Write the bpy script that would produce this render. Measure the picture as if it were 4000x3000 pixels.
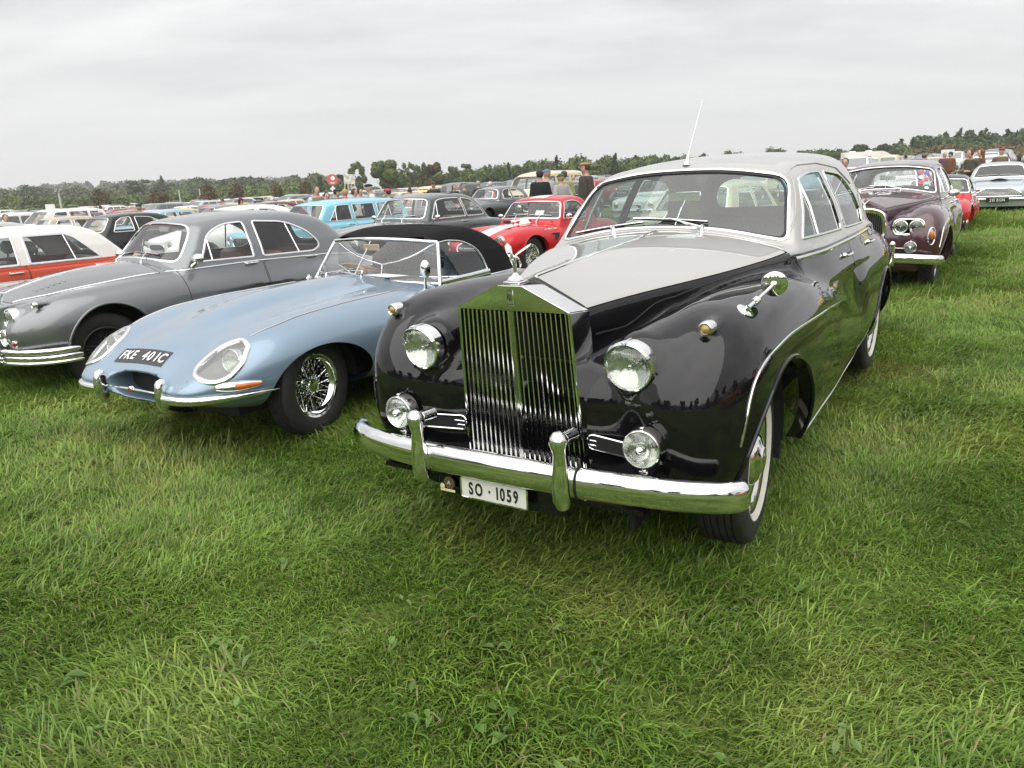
import bpy, bmesh, math, random
import numpy as np
from mathutils import Vector, Matrix

for o in list(bpy.data.objects):
    bpy.data.objects.remove(o)
SC = bpy.context.scene
COL = SC.collection
rad = math.radians
RND = random.Random(7)
RNG = np.random.default_rng(7)

# ------------------------------------------------------------------ camera
CAM_H, CAM_PITCH, CAM_ROLL, CAM_F = 1.5431, 14.653, 2.661, 3011.3
cam_data = bpy.data.cameras.new('camera')
cam = bpy.data.objects.new('camera', cam_data)
COL.objects.link(cam)
cam_data.sensor_width = 36.0
cam_data.sensor_fit = 'HORIZONTAL'
cam_data.lens = 36.0 * CAM_F / 4000.0
cam_data.clip_start = 0.05
cam_data.clip_end = 6000.0
def _cam_axes():
    cp, sp = math.cos(rad(CAM_PITCH)), math.sin(rad(CAM_PITCH))
    f = Vector((0, cp, -sp)); u = Vector((0, sp, cp)); r = Vector((1, 0, 0))
    cr, sr = math.cos(rad(CAM_ROLL)), math.sin(rad(CAM_ROLL))
    return cr * r - sr * u, sr * r + cr * u, f
_r, _u, _f = _cam_axes()
cam.matrix_world = Matrix(((_r.x, _u.x, -_f.x, 0), (_r.y, _u.y, -_f.y, 0), (_r.z, _u.z, -_f.z, CAM_H), (0, 0, 0, 1)))
SC.camera = cam
def ray_ground(u, v, z=0.0):
    """ground point under a pixel of the 4000 x 3000 photograph"""
    d = ((u - 2000) / CAM_F) * _r - ((v - 1500) / CAM_F) * _u + _f
    t = (z - CAM_H) / d.z
    return Vector((d.x * t, d.y * t, z))
def at_depth(u, v, dist):
    u, v, dist = float(u), float(v), float(dist)
    d = ((u - 2000) / CAM_F) * _r - ((v - 1500) / CAM_F) * _u + _f
    k = dist / math.hypot(d.x, d.y)
    return Vector((d.x * k, d.y * k, CAM_H + d.z * k))

# ------------------------------------------------------------------ sky, sun, exposure
world = bpy.data.worlds.new('World')
SC.world = world
world.use_nodes = True
SUN_EL, SUN_AZ = 50.0, 200.0
def build_world():
    nt = world.node_tree
    nt.nodes.clear()
    N, L = nt.nodes.new, nt.links.new
    out = N('ShaderNodeOutputWorld')
    sky = N('ShaderNodeTexSky'); sky.sky_type = 'NISHITA'; sky.sun_disc = False
    sky.sun_elevation = rad(SUN_EL); sky.sun_rotation = rad(SUN_AZ)
    bg1 = N('ShaderNodeBackground'); bg1.inputs[1].default_value = 0.05
    L(sky.outputs[0], bg1.inputs[0])
    tc = N('ShaderNodeTexCoord')
    sep = N('ShaderNodeSeparateXYZ'); L(tc.outputs['Generated'], sep.inputs[0])
    add = N('ShaderNodeMath'); add.operation = 'ADD'; add.inputs[1].default_value = 0.16
    mx = N('ShaderNodeMath'); mx.operation = 'MAXIMUM'; mx.inputs[1].default_value = 0.0
    L(sep.outputs[2], mx.inputs[0]); L(mx.outputs[0], add.inputs[0])
    dx = N('ShaderNodeMath'); dx.operation = 'DIVIDE'; L(sep.outputs[0], dx.inputs[0]); L(add.outputs[0], dx.inputs[1])
    dy = N('ShaderNodeMath'); dy.operation = 'DIVIDE'; L(sep.outputs[1], dy.inputs[0]); L(add.outputs[0], dy.inputs[1])
    cmb = N('ShaderNodeCombineXYZ'); L(dx.outputs[0], cmb.inputs[0]); L(dy.outputs[0], cmb.inputs[1])
    mp = N('ShaderNodeMapping'); mp.inputs['Rotation'].default_value = (0, 0, 0.25); mp.inputs['Scale'].default_value = (0.42, 0.95, 1)
    L(cmb.outputs[0], mp.inputs[0])
    n1 = N('ShaderNodeTexNoise'); n1.inputs['Scale'].default_value = 1.1; n1.inputs['Detail'].default_value = 6; n1.inputs['Roughness'].default_value = 0.52
    n1.inputs['Distortion'].default_value = 0.35
    L(mp.outputs[0], n1.inputs['Vector'])
    n2 = N('ShaderNodeTexNoise'); n2.inputs['Scale'].default_value = 3.6; n2.inputs['Detail'].default_value = 5; n2.inputs['Roughness'].default_value = 0.55
    L(mp.outputs[0], n2.inputs['Vector'])
    mxn = N('ShaderNodeMix'); mxn.data_type = 'FLOAT'; mxn.inputs[0].default_value = 0.3
    L(n1.outputs[0], mxn.inputs[2]); L(n2.outputs[0], mxn.inputs[3])
    ramp = N('ShaderNodeValToRGB')
    e = ramp.color_ramp.elements
    e[0].position = 0.35; e[0].color = (0.49, 0.487, 0.505, 1)
    e[1].position = 0.62; e[1].color = (0.80, 0.80, 0.80, 1)
    L(mxn.outputs[0], ramp.inputs[0])
    # near the horizon the layer thins to an even pale white
    hz = N('ShaderNodeMapRange'); hz.inputs[1].default_value = 0.0; hz.inputs[2].default_value = 0.22
    hz.inputs[3].default_value = 1.0; hz.inputs[4].default_value = 0.0; hz.interpolation_type = 'SMOOTHSTEP'
    L(mx.outputs[0], hz.inputs[0])
    mh = N('ShaderNodeMix'); mh.data_type = 'RGBA'
    L(hz.outputs[0], mh.inputs[0]); L(ramp.outputs[0], mh.inputs[6]); mh.inputs[7].default_value = (0.82, 0.82, 0.82, 1)
    # an overcast layer is brighter overhead than at the horizon
    gr = N('ShaderNodeMath'); gr.operation = 'MULTIPLY_ADD'; gr.inputs[1].default_value = 0.52; gr.inputs[2].default_value = 0.40; L(mx.outputs[0], gr.inputs[0])
    bg2 = N('ShaderNodeBackground'); L(gr.outputs[0], bg2.inputs[1])
    L(mh.outputs[2], bg2.inputs[0])
    mix = N('ShaderNodeMixShader'); mix.inputs[0].default_value = 0.97
    L(bg1.outputs[0], mix.inputs[1]); L(bg2.outputs[0], mix.inputs[2])
    L(mix.outputs[0], out.inputs[0])
build_world()
sun_data = bpy.data.lights.new('sun', 'SUN')
sun_data.energy = 1.5; sun_data.angle = rad(110); sun_data.color = (1.0, 0.97, 0.93)
sun = bpy.data.objects.new('sun', sun_data); COL.objects.link(sun)
_az = rad(SUN_AZ)
_sd = Vector((math.sin(_az) * math.cos(rad(SUN_EL)), math.cos(_az) * math.cos(rad(SUN_EL)), math.sin(rad(SUN_EL))))
sun.rotation_euler = _sd.to_track_quat('Z', 'Y').to_euler()
SC.view_settings.view_transform = 'Standard'
SC.view_settings.look = 'None'
SC.view_settings.exposure = 1.3
SC.view_settings.gamma = 1.0
SC.view_settings.use_curve_mapping = False
SC.render.engine = 'CYCLES'
SC.cycles.max_bounces = 10
SC.cycles.transparent_max_bounces = 24
SC.cycles.caustics_reflective = False
SC.cycles.caustics_refractive = False
SC.cycles.use_denoising = True
SC.cycles.denoising_input_passes = 'RGB_ALBEDO_NORMAL'
SC.cycles.denoising_prefilter = 'NONE'

# ------------------------------------------------------------------ materials
MATS = {}
def _principled(name):
    m = bpy.data.materials.new(name); m.use_nodes = True
    return m, m.node_tree, m.node_tree.nodes['Principled BSDF']
def mat(name, col, rough=0.5, metal=0.0, coat=0.0, spec=0.5, noise=0.0, nscale=20.0, bump=0.0, bscale=60.0, coat_rough=0.03, sheen=0.0, rvar=0.0, objcol=False, col2=None, trans=0.0, ior=1.5):
    if name in MATS: return MATS[name]
    m, nt, b = _principled(name)
    N, L = nt.nodes.new, nt.links.new
    b.inputs['Base Color'].default_value = (*col, 1)
    b.inputs['Roughness'].default_value = rough
    b.inputs['Metallic'].default_value = metal
    b.inputs['Coat Weight'].default_value = coat
    b.inputs['Coat Roughness'].default_value = coat_rough
    b.inputs['Specular IOR Level'].default_value = spec
    b.inputs['IOR'].default_value = ior
    b.inputs['Sheen Weight'].default_value = sheen
    b.inputs['Transmission Weight'].default_value = trans
    tc = N('ShaderNodeTexCoord')
    src = None
    if objcol:
        oi = N('ShaderNodeObjectInfo'); src = oi.outputs['Color']
        L(src, b.inputs['Base Color'])
    if noise > 0 or col2:
        n = N('ShaderNodeTexNoise'); n.inputs['Scale'].default_value = nscale; n.inputs['Detail'].default_value = 5
        L(tc.outputs['Object'], n.inputs['Vector'])
        if col2:
            r = N('ShaderNodeValToRGB'); r.color_ramp.elements[0].color = (*col, 1); r.color_ramp.elements[1].color = (*col2, 1)
            r.color_ramp.elements[0].position = 0.35; r.color_ramp.elements[1].position = 0.65
            L(n.outputs[0], r.inputs[0]); L(r.outputs[0], b.inputs['Base Color'])
        else:
            mr = N('ShaderNodeMapRange'); mr.inputs[1].default_value = 0.3; mr.inputs[2].default_value = 0.7
            mr.inputs[3].default_value = 1 - noise; mr.inputs[4].default_value = 1 + noise
            L(n.outputs[0], mr.inputs[0])
            vm = N('ShaderNodeVectorMath'); vm.operation = 'SCALE'
            if src: L(src, vm.inputs[0])
            else: vm.inputs[0].default_value = col
            L(mr.outputs[0], vm.inputs['Scale']); L(vm.outputs[0], b.inputs['Base Color'])
    if rvar > 0:
        n = N('ShaderNodeTexNoise'); n.inputs['Scale'].default_value = 7.0; n.inputs['Detail'].default_value = 6
        L(tc.outputs['Object'], n.inputs['Vector'])
        mr = N('ShaderNodeMapRange'); mr.inputs[1].default_value = 0.35; mr.inputs[2].default_value = 0.75
        mr.inputs[3].default_value = rough if coat == 0 else coat_rough
        mr.inputs[4].default_value = (rough if coat == 0 else coat_rough) + rvar
        L(n.outputs[0], mr.inputs[0])
        L(mr.outputs[0], b.inputs['Coat Roughness' if coat > 0 else 'Roughness'])
    if bump > 0:
        n = N('ShaderNodeTexNoise'); n.inputs['Scale'].default_value = bscale; n.inputs['Detail'].default_value = 3
        L(tc.outputs['Object'], n.inputs['Vector'])
        bm_ = N('ShaderNodeBump'); bm_.inputs['Strength'].default_value = bump; bm_.inputs['Distance'].default_value = 0.01
        L(n.outputs[0], bm_.inputs['Height']); L(bm_.outputs[0], b.inputs['Normal'])
        if coat > 0: L(bm_.outputs[0], b.inputs['Coat Normal'])
    MATS[name] = m
    return m
def paint(name, col, metal=0.0, rough=0.35, noise=0.0, objcol=False):
    return mat(name, col, rough=rough, metal=metal, coat=1.0, coat_rough=0.012, spec=(0.5 if metal else 0.0), noise=noise, nscale=260.0, bump=0.012, bscale=1.6, rvar=0.05, objcol=objcol)
def glass(name, tint=(0.9, 0.95, 0.93), rough=0.0, haze=0.0, ior=1.5):
    if name in MATS: return MATS[name]
    m = bpy.data.materials.new(name); m.use_nodes = True
    nt = m.node_tree; nt.nodes.clear(); N, L = nt.nodes.new, nt.links.new
    out = N('ShaderNodeOutputMaterial'); t = N('ShaderNodeBsdfTransparent'); g = N('ShaderNodeBsdfGlossy')
    t.inputs[0].default_value = (*tint, 1); g.inputs['Roughness'].default_value = rough
    ge = N('ShaderNodeNewGeometry'); dt = N('ShaderNodeVectorMath'); dt.operation = 'DOT_PRODUCT'
    L(ge.outputs['Normal'], dt.inputs[0]); L(ge.outputs['Incoming'], dt.inputs[1])
    ab = N('ShaderNodeMath'); ab.operation = 'ABSOLUTE'; L(dt.outputs['Value'], ab.inputs[0])
    om = N('ShaderNodeMath'); om.operation = 'SUBTRACT'; om.inputs[0].default_value = 1.0; L(ab.outputs[0], om.inputs[1])
    pw = N('ShaderNodeMath'); pw.operation = 'POWER'; pw.inputs[1].default_value = 4.0; L(om.outputs[0], pw.inputs[0])
    mul = N('ShaderNodeMath'); mul.operation = 'MULTIPLY_ADD'; mul.inputs[1].default_value = 0.85; mul.inputs[2].default_value = 0.085; mul.use_clamp = True   # both faces of the pane
    L(pw.outputs[0], mul.inputs[0])
    x = N('ShaderNodeMixShader'); L(mul.outputs[0], x.inputs[0])
    if haze > 0:
        d = N('ShaderNodeBsdfDiffuse'); d.inputs[0].default_value = (0.5, 0.5, 0.48, 1)
        y = N('ShaderNodeMixShader'); y.inputs[0].default_value = haze
        L(t.outputs[0], y.inputs[1]); L(d.outputs[0], y.inputs[2]); L(y.outputs[0], x.inputs[1])
    else:
        L(t.outputs[0], x.inputs[1])
    L(g.outputs[0], x.inputs[2]); L(x.outputs[0], out.inputs[0])
    MATS[name] = m
    return m

CHROME = mat('chrome', (0.80, 0.80, 0.80), rough=0.035, metal=1.0, rvar=0.05, bump=0.01, bscale=9)
CHROME_OLD = mat('worn_chrome', (0.68, 0.68, 0.66), rough=0.12, metal=1.0, rvar=0.12, bump=0.02, bscale=30)
STEEL = mat('polished_steel', (0.74, 0.74, 0.72), rough=0.07, metal=1.0, rvar=0.08)
RUBBER = mat('black_rubber', (0.012, 0.012, 0.012), rough=0.6, bump=0.05, bscale=200)
TYRE = mat('tyre_rubber', (0.018, 0.0175, 0.017), rough=0.72, noise=0.35, nscale=30, bump=0.12, bscale=120)
WHITEWALL = mat('whitewall_rubber', (0.62, 0.60, 0.53), rough=0.6, noise=0.08, nscale=40)
DARK = mat('underbody_dark', (0.010, 0.010, 0.010), rough=0.8)
LENS = glass('lamp_lens', (0.88, 0.91, 0.88), rough=0.02, haze=0.05)
REFLECTOR = mat('lamp_reflector', (0.62, 0.63, 0.60), rough=0.14, metal=1.0, bump=0.14, bscale=40)
AMBER = mat('amber_lens', (0.55, 0.13, 0.01), rough=0.12, coat=1.0, noise=0.25, nscale=90, bump=0.2, bscale=140)
REDLENS = mat('red_lens', (0.35, 0.02, 0.015), rough=0.12, coat=1.0, noise=0.2, nscale=90)
GLASS = glass('window_glass', (0.88, 0.91, 0.90))
GLASS_GREEN = glass('tinted_window_glass', (0.70, 0.82, 0.79), haze=0.05)
BLACKTXT = mat('black_lettering', (0.012, 0.012, 0.012), rough=0.45)
WHITETXT = mat('pale_lettering', (0.72, 0.72, 0.70), rough=0.4)

# ------------------------------------------------------------------ object helpers
def link(o, parent=None):
    COL.objects.link(o)
    if parent is not None: o.parent = parent
    return o
def empty(name, label=None, cat=None, group=None, mw=None):
    o = bpy.data.objects.new(name, None); o.empty_display_size = 0.2; COL.objects.link(o)
    if mw is not None: o.matrix_world = mw
    if label: o['label'] = label
    if cat: o['category'] = cat
    if group: o['group'] = group
    return o
def tag(o, label=None, cat=None, group=None, kind=None):
    if label: o['label'] = label
    if cat: o['category'] = cat
    if group: o['group'] = group
    if kind: o['kind'] = kind
    return o
def raw_mesh(name, V, F, mats, mi=None, normals=None, smooth=True, angle=None):
    V = np.asarray(V, np.float32); me = bpy.data.meshes.new(name)
    if isinstance(F, np.ndarray):
        k = F.shape[1]; n = len(F)
        me.vertices.add(len(V)); me.vertices.foreach_set('co', V.ravel())
        me.loops.add(n * k); me.loops.foreach_set('vertex_index', F.astype(np.int32).ravel())
        me.polygons.add(n); me.polygons.foreach_set('loop_start', np.arange(0, n * k, k, dtype=np.int32))
    else:
        me.vertices.add(len(V)); me.vertices.foreach_set('co', V.ravel())
        tot = np.array([len(f) for f in F], np.int32); st = np.concatenate([[0], np.cumsum(tot)[:-1]]).astype(np.int32)
        me.loops.add(int(tot.sum())); me.loops.foreach_set('vertex_index', np.concatenate([np.asarray(f, np.int32) for f in F]))
        me.polygons.add(len(F)); me.polygons.foreach_set('loop_start', st)
    me.update(calc_edges=True)
    if not isinstance(mats, (list, tuple)): mats = [mats]
    for m in mats: me.materials.append(m)
    if mi is not None: me.polygons.foreach_set('material_index', np.asarray(mi, np.int32))
    me.polygons.foreach_set('use_smooth', np.full(len(me.polygons), smooth))
    if angle is not None and smooth: me.set_sharp_from_angle(angle=rad(angle))
    if normals is not None: me.normals_split_custom_set_from_vertices([tuple(v) for v in np.asarray(normals, float)])
    return me
def obj(name, me, parent=None, loc=None):
    o = bpy.data.objects.new(name, me); link(o, parent)
    if loc is not None: o.location = loc
    return o
def frames(path, closed=False, up=None):
    P = np.asarray(path, float); n = len(P)
    T = (np.roll(P, -1, 0) - np.roll(P, 1, 0)) if closed else np.gradient(P, axis=0)
    T /= np.linalg.norm(T, axis=1, keepdims=True) + 1e-12
    if up is not None:
        U = np.broadcast_to(np.asarray(up, float), P.shape)
        A = np.cross(T, U); A /= np.linalg.norm(A, axis=1, keepdims=True) + 1e-12
        return A, np.cross(A, T)
    a = np.array([0, 0, 1.0]) if abs(T[0, 2]) < 0.9 else np.array([1.0, 0, 0])
    A = np.zeros_like(P); a = np.cross(T[0], a); a /= np.linalg.norm(a); A[0] = a
    for i in range(1, n):
        a = A[i - 1] - T[i] * np.dot(A[i - 1], T[i]); A[i] = a / (np.linalg.norm(a) + 1e-12)
    return A, np.cross(T, A)
class MB:
    """collects pieces of one part; build() links them as one mesh object"""
    def __init__(s): s.V = []; s.F = []; s.M = []; s.n = 0
    def add(s, V, F, m=0):
        V = np.asarray(V, float); s.V.append(V); o = s.n
        s.F += [[i + o for i in f] for f in F]; s.M += [m] * len(F); s.n += len(V); return s
    def box(s, c, d, m=0, R=None, bev=0.0):
        c = np.asarray(c, float); d = np.asarray(d, float) / 2
        if bev > 0:
            b = min(bev, d.min() * 0.95); vs = []
            for sx in (-1, 1):
                for sy in (-1, 1):
                    for sz in (-1, 1):
                        g = np.array([sx, sy, sz])
                        for ax in range(3):
                            q = g * (d - b); q[ax] = g[ax] * d[ax]; vs.append(q)
            V = np.array(vs)
            def id(sx, sy, sz, ax): return (((sx > 0) * 4) + ((sy > 0) * 2) + (sz > 0)) * 3 + ax
            F = []
            for ax in range(3):
                o1, o2 = [a for a in range(3) if a != ax]
                for sg in (-1, 1):
                    f = []
                    for a, b2 in ((-1, -1), (1, -1), (1, 1), (-1, 1)):
                        t = [0, 0, 0]; t[ax] = sg; t[o1] = a; t[o2] = b2; f.append(id(*t, ax))
                    F.append(f)
                for a in (-1, 1):
                    for b2 in (-1, 1):
                        t1 = [0, 0, 0]; t1[o1] = a; t1[o2] = b2; t2 = list(t1); t1[ax] = -1; t2[ax] = 1
                        F.append([id(*t1, o1), id(*t2, o1), id(*t2, o2), id(*t1, o2)])
            for sx in (-1, 1):
                for sy in (-1, 1):
                    for sz in (-1, 1): F.append([id(sx, sy, sz, a) for a in range(3)])
            cen = V.mean(0)
            F2 = []
            for f in F:
                nrm = np.cross(V[f[1]] - V[f[0]], V[f[2]] - V[f[0]])
                F2.append(f if np.dot(nrm, V[f].mean(0)) > 0 else f[::-1])
            F = F2
        else:
            V = np.array([[x, y, z] for x in (-d[0], d[0]) for y in (-d[1], d[1]) for z in (-d[2], d[2])])
            F = [[0, 1, 3, 2], [4, 6, 7, 5], [0, 4, 5, 1], [2, 3, 7, 6], [0, 2, 6, 4], [1, 5, 7, 3]]
        if R is not None: V = V @ np.asarray(R).T
        return s.add(V + c, F, m)
    def tube(s, path, r, n=8, m=0, closed=False, caps=True, prof=None, up=None):
        P = np.asarray(path, float); A, B = frames(P, closed, up)
        k = len(P); r = np.broadcast_to(np.asarray(r, float), (k,))
        if prof is None:
            a = np.linspace(0, 2 * np.pi, n, endpoint=False); pr = np.stack([np.cos(a), np.sin(a)], 1)
        else: pr = np.asarray(prof, float); n = len(pr)
        V = P[:, None] + r[:, None, None] * (pr[None, :, 0:1] * A[:, None] + pr[None, :, 1:2] * B[:, None])
        F = []
        for i in range(k if closed else k - 1):
            j = (i + 1) % k
            for q in range(n):
                w = (q + 1) % n; F.append([i * n + q, i * n + w, j * n + w, j * n + q])
        if caps and not closed: F += [list(range(n))[::-1], [(k - 1) * n + q for q in range(n)]]
        return s.add(V.reshape(-1, 3), F, m)
    def lathe(s, prof, n=24, m=0, axis='y', c=(0, 0, 0), closed=False, mi=None, R=None):
        """prof: (radius, along axis)"""
        prof = np.asarray(prof, float); a = np.linspace(0, 2 * np.pi, n, endpoint=False); k = len(prof)
        C, S = np.cos(a), np.sin(a); r = prof[:, 0:1]; h = np.broadcast_to(prof[:, 1:2], (k, n))
        if axis == 'y': V = np.stack([r * C, h, r * S], 2)
        elif axis == 'x': V = np.stack([h, r * C, r * S], 2)
        else: V = np.stack([r * C, r * S, h], 2)
        V = V.reshape(-1, 3)
        if R is not None: V = V @ np.asarray(R).T
        F = []; M = []
        for i in range(k if closed else k - 1):
            j = (i + 1) % k
            for q in range(n):
                w = (q + 1) % n; F.append([i * n + q, j * n + q, j * n + w, i * n + w]); M.append(m if mi is None else mi[i])
        o = len(s.M); s.add(V + np.asarray(c, float), F, m); s.M[o:] = M
        return s
    def grid(s, V, m=0, flip=False):
        V = np.asarray(V, float); a, b = V.shape[:2]
        F = []
        for i in range(a - 1):
            for j in range(b - 1):
                f = [i * b + j, (i + 1) * b + j, (i + 1) * b + j + 1, i * b + j + 1]
                F.append(f[::-1] if flip else f)
        return s.add(V.reshape(-1, 3), F, m)
    def ball(s, c, r, m=0, nu=12, nv=8, R=None):
        r = np.broadcast_to(np.asarray(r, float), (3,))
        ph = np.linspace(0, np.pi, nv + 1); th = np.linspace(0, 2 * np.pi, nu, endpoint=False)
        V = np.stack([np.sin(ph)[:, None] * np.cos(th), np.sin(ph)[:, None] * np.sin(th), np.broadcast_to(np.cos(ph)[:, None], (nv + 1, nu))], 2).reshape(-1, 3) * r
        if R is not None: V = V @ np.asarray(R).T
        F = []
        for i in range(nv):
            for q in range(nu):
                w = (q + 1) % nu; F.append([i * nu + q, (i + 1) * nu + q, (i + 1) * nu + w, i * nu + w])
        return s.add(V + np.asarray(c, float), F, m)
    def prism(s, poly, x0, x1, m=0, axis=0):
        """extrude a 2D polygon along an axis"""
        poly = np.asarray(poly, float); n = len(poly)
        o = [a for a in range(3) if a != axis]
        V = np.zeros((2 * n, 3)); V[:n, o[0]] = poly[:, 0]; V[:n, o[1]] = poly[:, 1]; V[n:, o[0]] = poly[:, 0]; V[n:, o[1]] = poly[:, 1]
        V[:n, axis] = x0; V[n:, axis] = x1
        F = [list(range(n))[::-1], list(range(n, 2 * n))] + [[i, (i + 1) % n, n + (i + 1) % n, n + i] for i in range(n)]
        return s.add(V, F, m)
    def mesh(s, name, mats, smooth=True, angle=40):
        V = np.concatenate(s.V); me = raw_mesh(name, V, s.F, mats, s.M, None, smooth, None)
        b = bmesh.new(); b.from_mesh(me); bmesh.ops.remove_doubles(b, verts=b.verts, dist=1e-5)
        bmesh.ops.recalc_face_normals(b, faces=b.faces); b.to_mesh(me); b.free()
        me.polygons.foreach_set('use_smooth', np.full(len(me.polygons), smooth))
        if smooth and angle is not None: me.set_sharp_from_angle(angle=rad(angle))
        return me
    def build(s, name, mats, parent=None, smooth=True, angle=40, loc=None):
        return obj(name, s.mesh(name, mats, smooth, angle), parent, loc)
def rot(axis, deg):
    return np.array(Matrix.Rotation(rad(deg), 3, axis))
def align(d, up=(0, 0, 1)):
    """3x3 whose x axis is d"""
    d = np.asarray(d, float); d = d / np.linalg.norm(d); u = np.asarray(up, float)
    y = np.cross(u, d); y /= np.linalg.norm(y) + 1e-12
    return np.stack([d, y, np.cross(d, y)], 1)
def crv(pts, n=6, closed=False):
    """smooth curve through points (Catmull-Rom)"""
    P = np.asarray(pts, float); k = len(P); out = []
    for i in range(k if closed else k - 1):
        p1, p2 = P[i], P[(i + 1) % k]
        p0 = P[i - 1] if (closed or i > 0) else 2 * p1 - p2
        p3 = P[(i + 2) % k] if (closed or i + 2 < k) else 2 * p2 - p1
        for t in np.linspace(0, 1, n, endpoint=False):
            out.append(0.5 * (2 * p1 + (p2 - p0) * t + (2 * p0 - 5 * p1 + 4 * p2 - p3) * t * t + (3 * p1 - p0 - 3 * p2 + p3) * t ** 3))
    if not closed: out.append(P[-1])
    return np.array(out)
def rpoly(pts, r, n=5):
    """polygon with rounded corners; r scalar or per corner"""
    P = np.asarray(pts, float); k = len(P); r = np.broadcast_to(np.asarray(r, float), (k,)); out = []
    for i in range(k):
        a, b, c = P[i - 1], P[i], P[(i + 1) % k]
        u = (a - b); lu = np.linalg.norm(u); u /= lu; w = (c - b); lw = np.linalg.norm(w); w /= lw
        d = min(r[i], lu * 0.48, lw * 0.48)
        if d < 1e-4: out.append(b); continue
        p, q = b + u * d, b + w * d
        for t in np.linspace(0, 1, n): out.append((1 - t) ** 2 * p + 2 * t * (1 - t) * b + t * t * q)
    return np.array(out)
def dense(P, step=0.03, closed=True):
    P = np.asarray(P, float); out = []
    k = len(P)
    for i in range(k if closed else k - 1):
        a, b = P[i], P[(i + 1) % k]; n = max(1, int(np.linalg.norm(b - a) / step))
        for t in range(n): out.append(a + (b - a) * t / n)
    if not closed: out.append(P[-1])
    return np.array(out)
def text_mesh(txt, h, mats, depth=0.002, sx=1.0, bold=0.0):
    """flat lettering in the XY plane, cap height h, centred"""
    cu = bpy.data.curves.new('lettering', 'FONT'); cu.body = txt; cu.size = h * 1.38; cu.extrude = depth / 2; cu.align_x = 'CENTER'; cu.offset = bold
    o = bpy.data.objects.new('lettering', cu); COL.objects.link(o)
    dg = bpy.context.evaluated_depsgraph_get(); ev = o.evaluated_get(dg)
    me = bpy.data.meshes.new_from_object(ev); bpy.data.objects.remove(o)
    n = len(me.vertices); co = np.zeros(n * 3, np.float32); me.vertices.foreach_get('co', co); co = co.reshape(-1, 3)
    if n:
        co[:, 1] -= (co[:, 1].min() + co[:, 1].max()) / 2; co[:, 0] -= (co[:, 0].min() + co[:, 0].max()) / 2; co[:, 0] *= sx
        me.vertices.foreach_set('co', co.ravel())
    me.materials.clear(); me.materials.append(mats)
    return me
def lettering(name, txt, h, m, parent, origin, xdir, ydir, sx=1.0, depth=0.002, bold=0.0, gap=None):
    """one mesh per character, laid along xdir"""
    xd = Vector(xdir).normalized(); yd = Vector(ydir).normalized(); zd = xd.cross(yd)
    ms = []; w = []
    for ch in txt:
        if ch == ' ': ms.append(None); w.append(h * 0.18); continue
        me = text_mesh(ch, h, m, depth, sx, bold); xs = [v.co.x for v in me.vertices]; ms.append((me, (min(xs) + max(xs)) / 2)); w.append(max(xs) - min(xs))
    g = h * 0.16 if gap is None else gap
    tot = sum(w) + g * (len(txt) - 1); x = -tot / 2
    for ch, me, ww in zip(txt, ms, w):
        if me is not None:
            o = obj(name, me[0], parent)
            c = Vector(origin) + xd * (x + ww / 2 - me[1])
            if ch == '-': pass
            o.matrix_local = Matrix(((xd.x, yd.x, zd.x, c.x), (xd.y, yd.y, zd.y, c.y), (xd.z, yd.z, zd.z, c.z), (0, 0, 0, 1)))
        x += ww + g

# ------------------------------------------------------------------ implicit surfaces for bodywork
def pch(xs, ys):
    """smooth monotone curve through points, as a fast lookup"""
    xs = np.asarray(xs, float); ys = np.asarray(ys, float)
    if xs[0] > xs[-1]: xs, ys = xs[::-1], ys[::-1]
    h = np.diff(xs); d = np.diff(ys) / h; m = np.zeros(len(xs))
    if len(xs) > 2:
        for i in range(1, len(xs) - 1):
            if d[i - 1] * d[i] > 0:
                w1, w2 = 2 * h[i] + h[i - 1], h[i] + 2 * h[i - 1]; m[i] = (w1 + w2) / (w1 / d[i - 1] + w2 / d[i])
    m[0], m[-1] = d[0], d[-1]
    X = np.linspace(xs[0], xs[-1], 900); i = np.clip(np.searchsorted(xs, X) - 1, 0, len(h) - 1)
    t = (X - xs[i]) / h[i]; t2, t3 = t * t, t ** 3
    Y = (2 * t3 - 3 * t2 + 1) * ys[i] + (t3 - 2 * t2 + t) * h[i] * m[i] + (-2 * t3 + 3 * t2) * ys[i + 1] + (t3 - t2) * h[i] * m[i + 1]
    k = 41; pad = np.concatenate([np.full(k // 2, Y[0]), Y, np.full(k // 2, Y[-1])])   # light smoothing: curvature continuity
    pad[:k // 2] = 2 * Y[0] - Y[1:k // 2 + 1][::-1]; pad[-(k // 2):] = 2 * Y[-1] - Y[-k // 2:-1][::-1][:k // 2]
    w = np.hanning(k + 2)[1:-1]; w /= w.sum(); Y = np.convolve(pad, w, 'valid')
    return lambda x: np.interp(x, X, Y)
def smin(a, b, k):
    h = np.maximum(k - np.abs(a - b), 0) / k
    return np.minimum(a, b) - h * h * h * k / 6
def smax(a, b, k): return -smin(-a, -b, k)
def seg(P, a, b, ra, rb):
    a = np.asarray(a, float); b = np.asarray(b, float); d = b - a
    t = np.clip((P - a) @ d / (d @ d), 0, 1)
    return np.linalg.norm(P - a - t[:, None] * d, axis=1) - (ra + (rb - ra) * t)
def sel(P, c, r, p=2.0):
    q = (np.abs((P - np.asarray(c, float)) / np.asarray(r, float)) ** p).sum(1) ** (1 / p)
    return (q - 1) * min(r)
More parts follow.
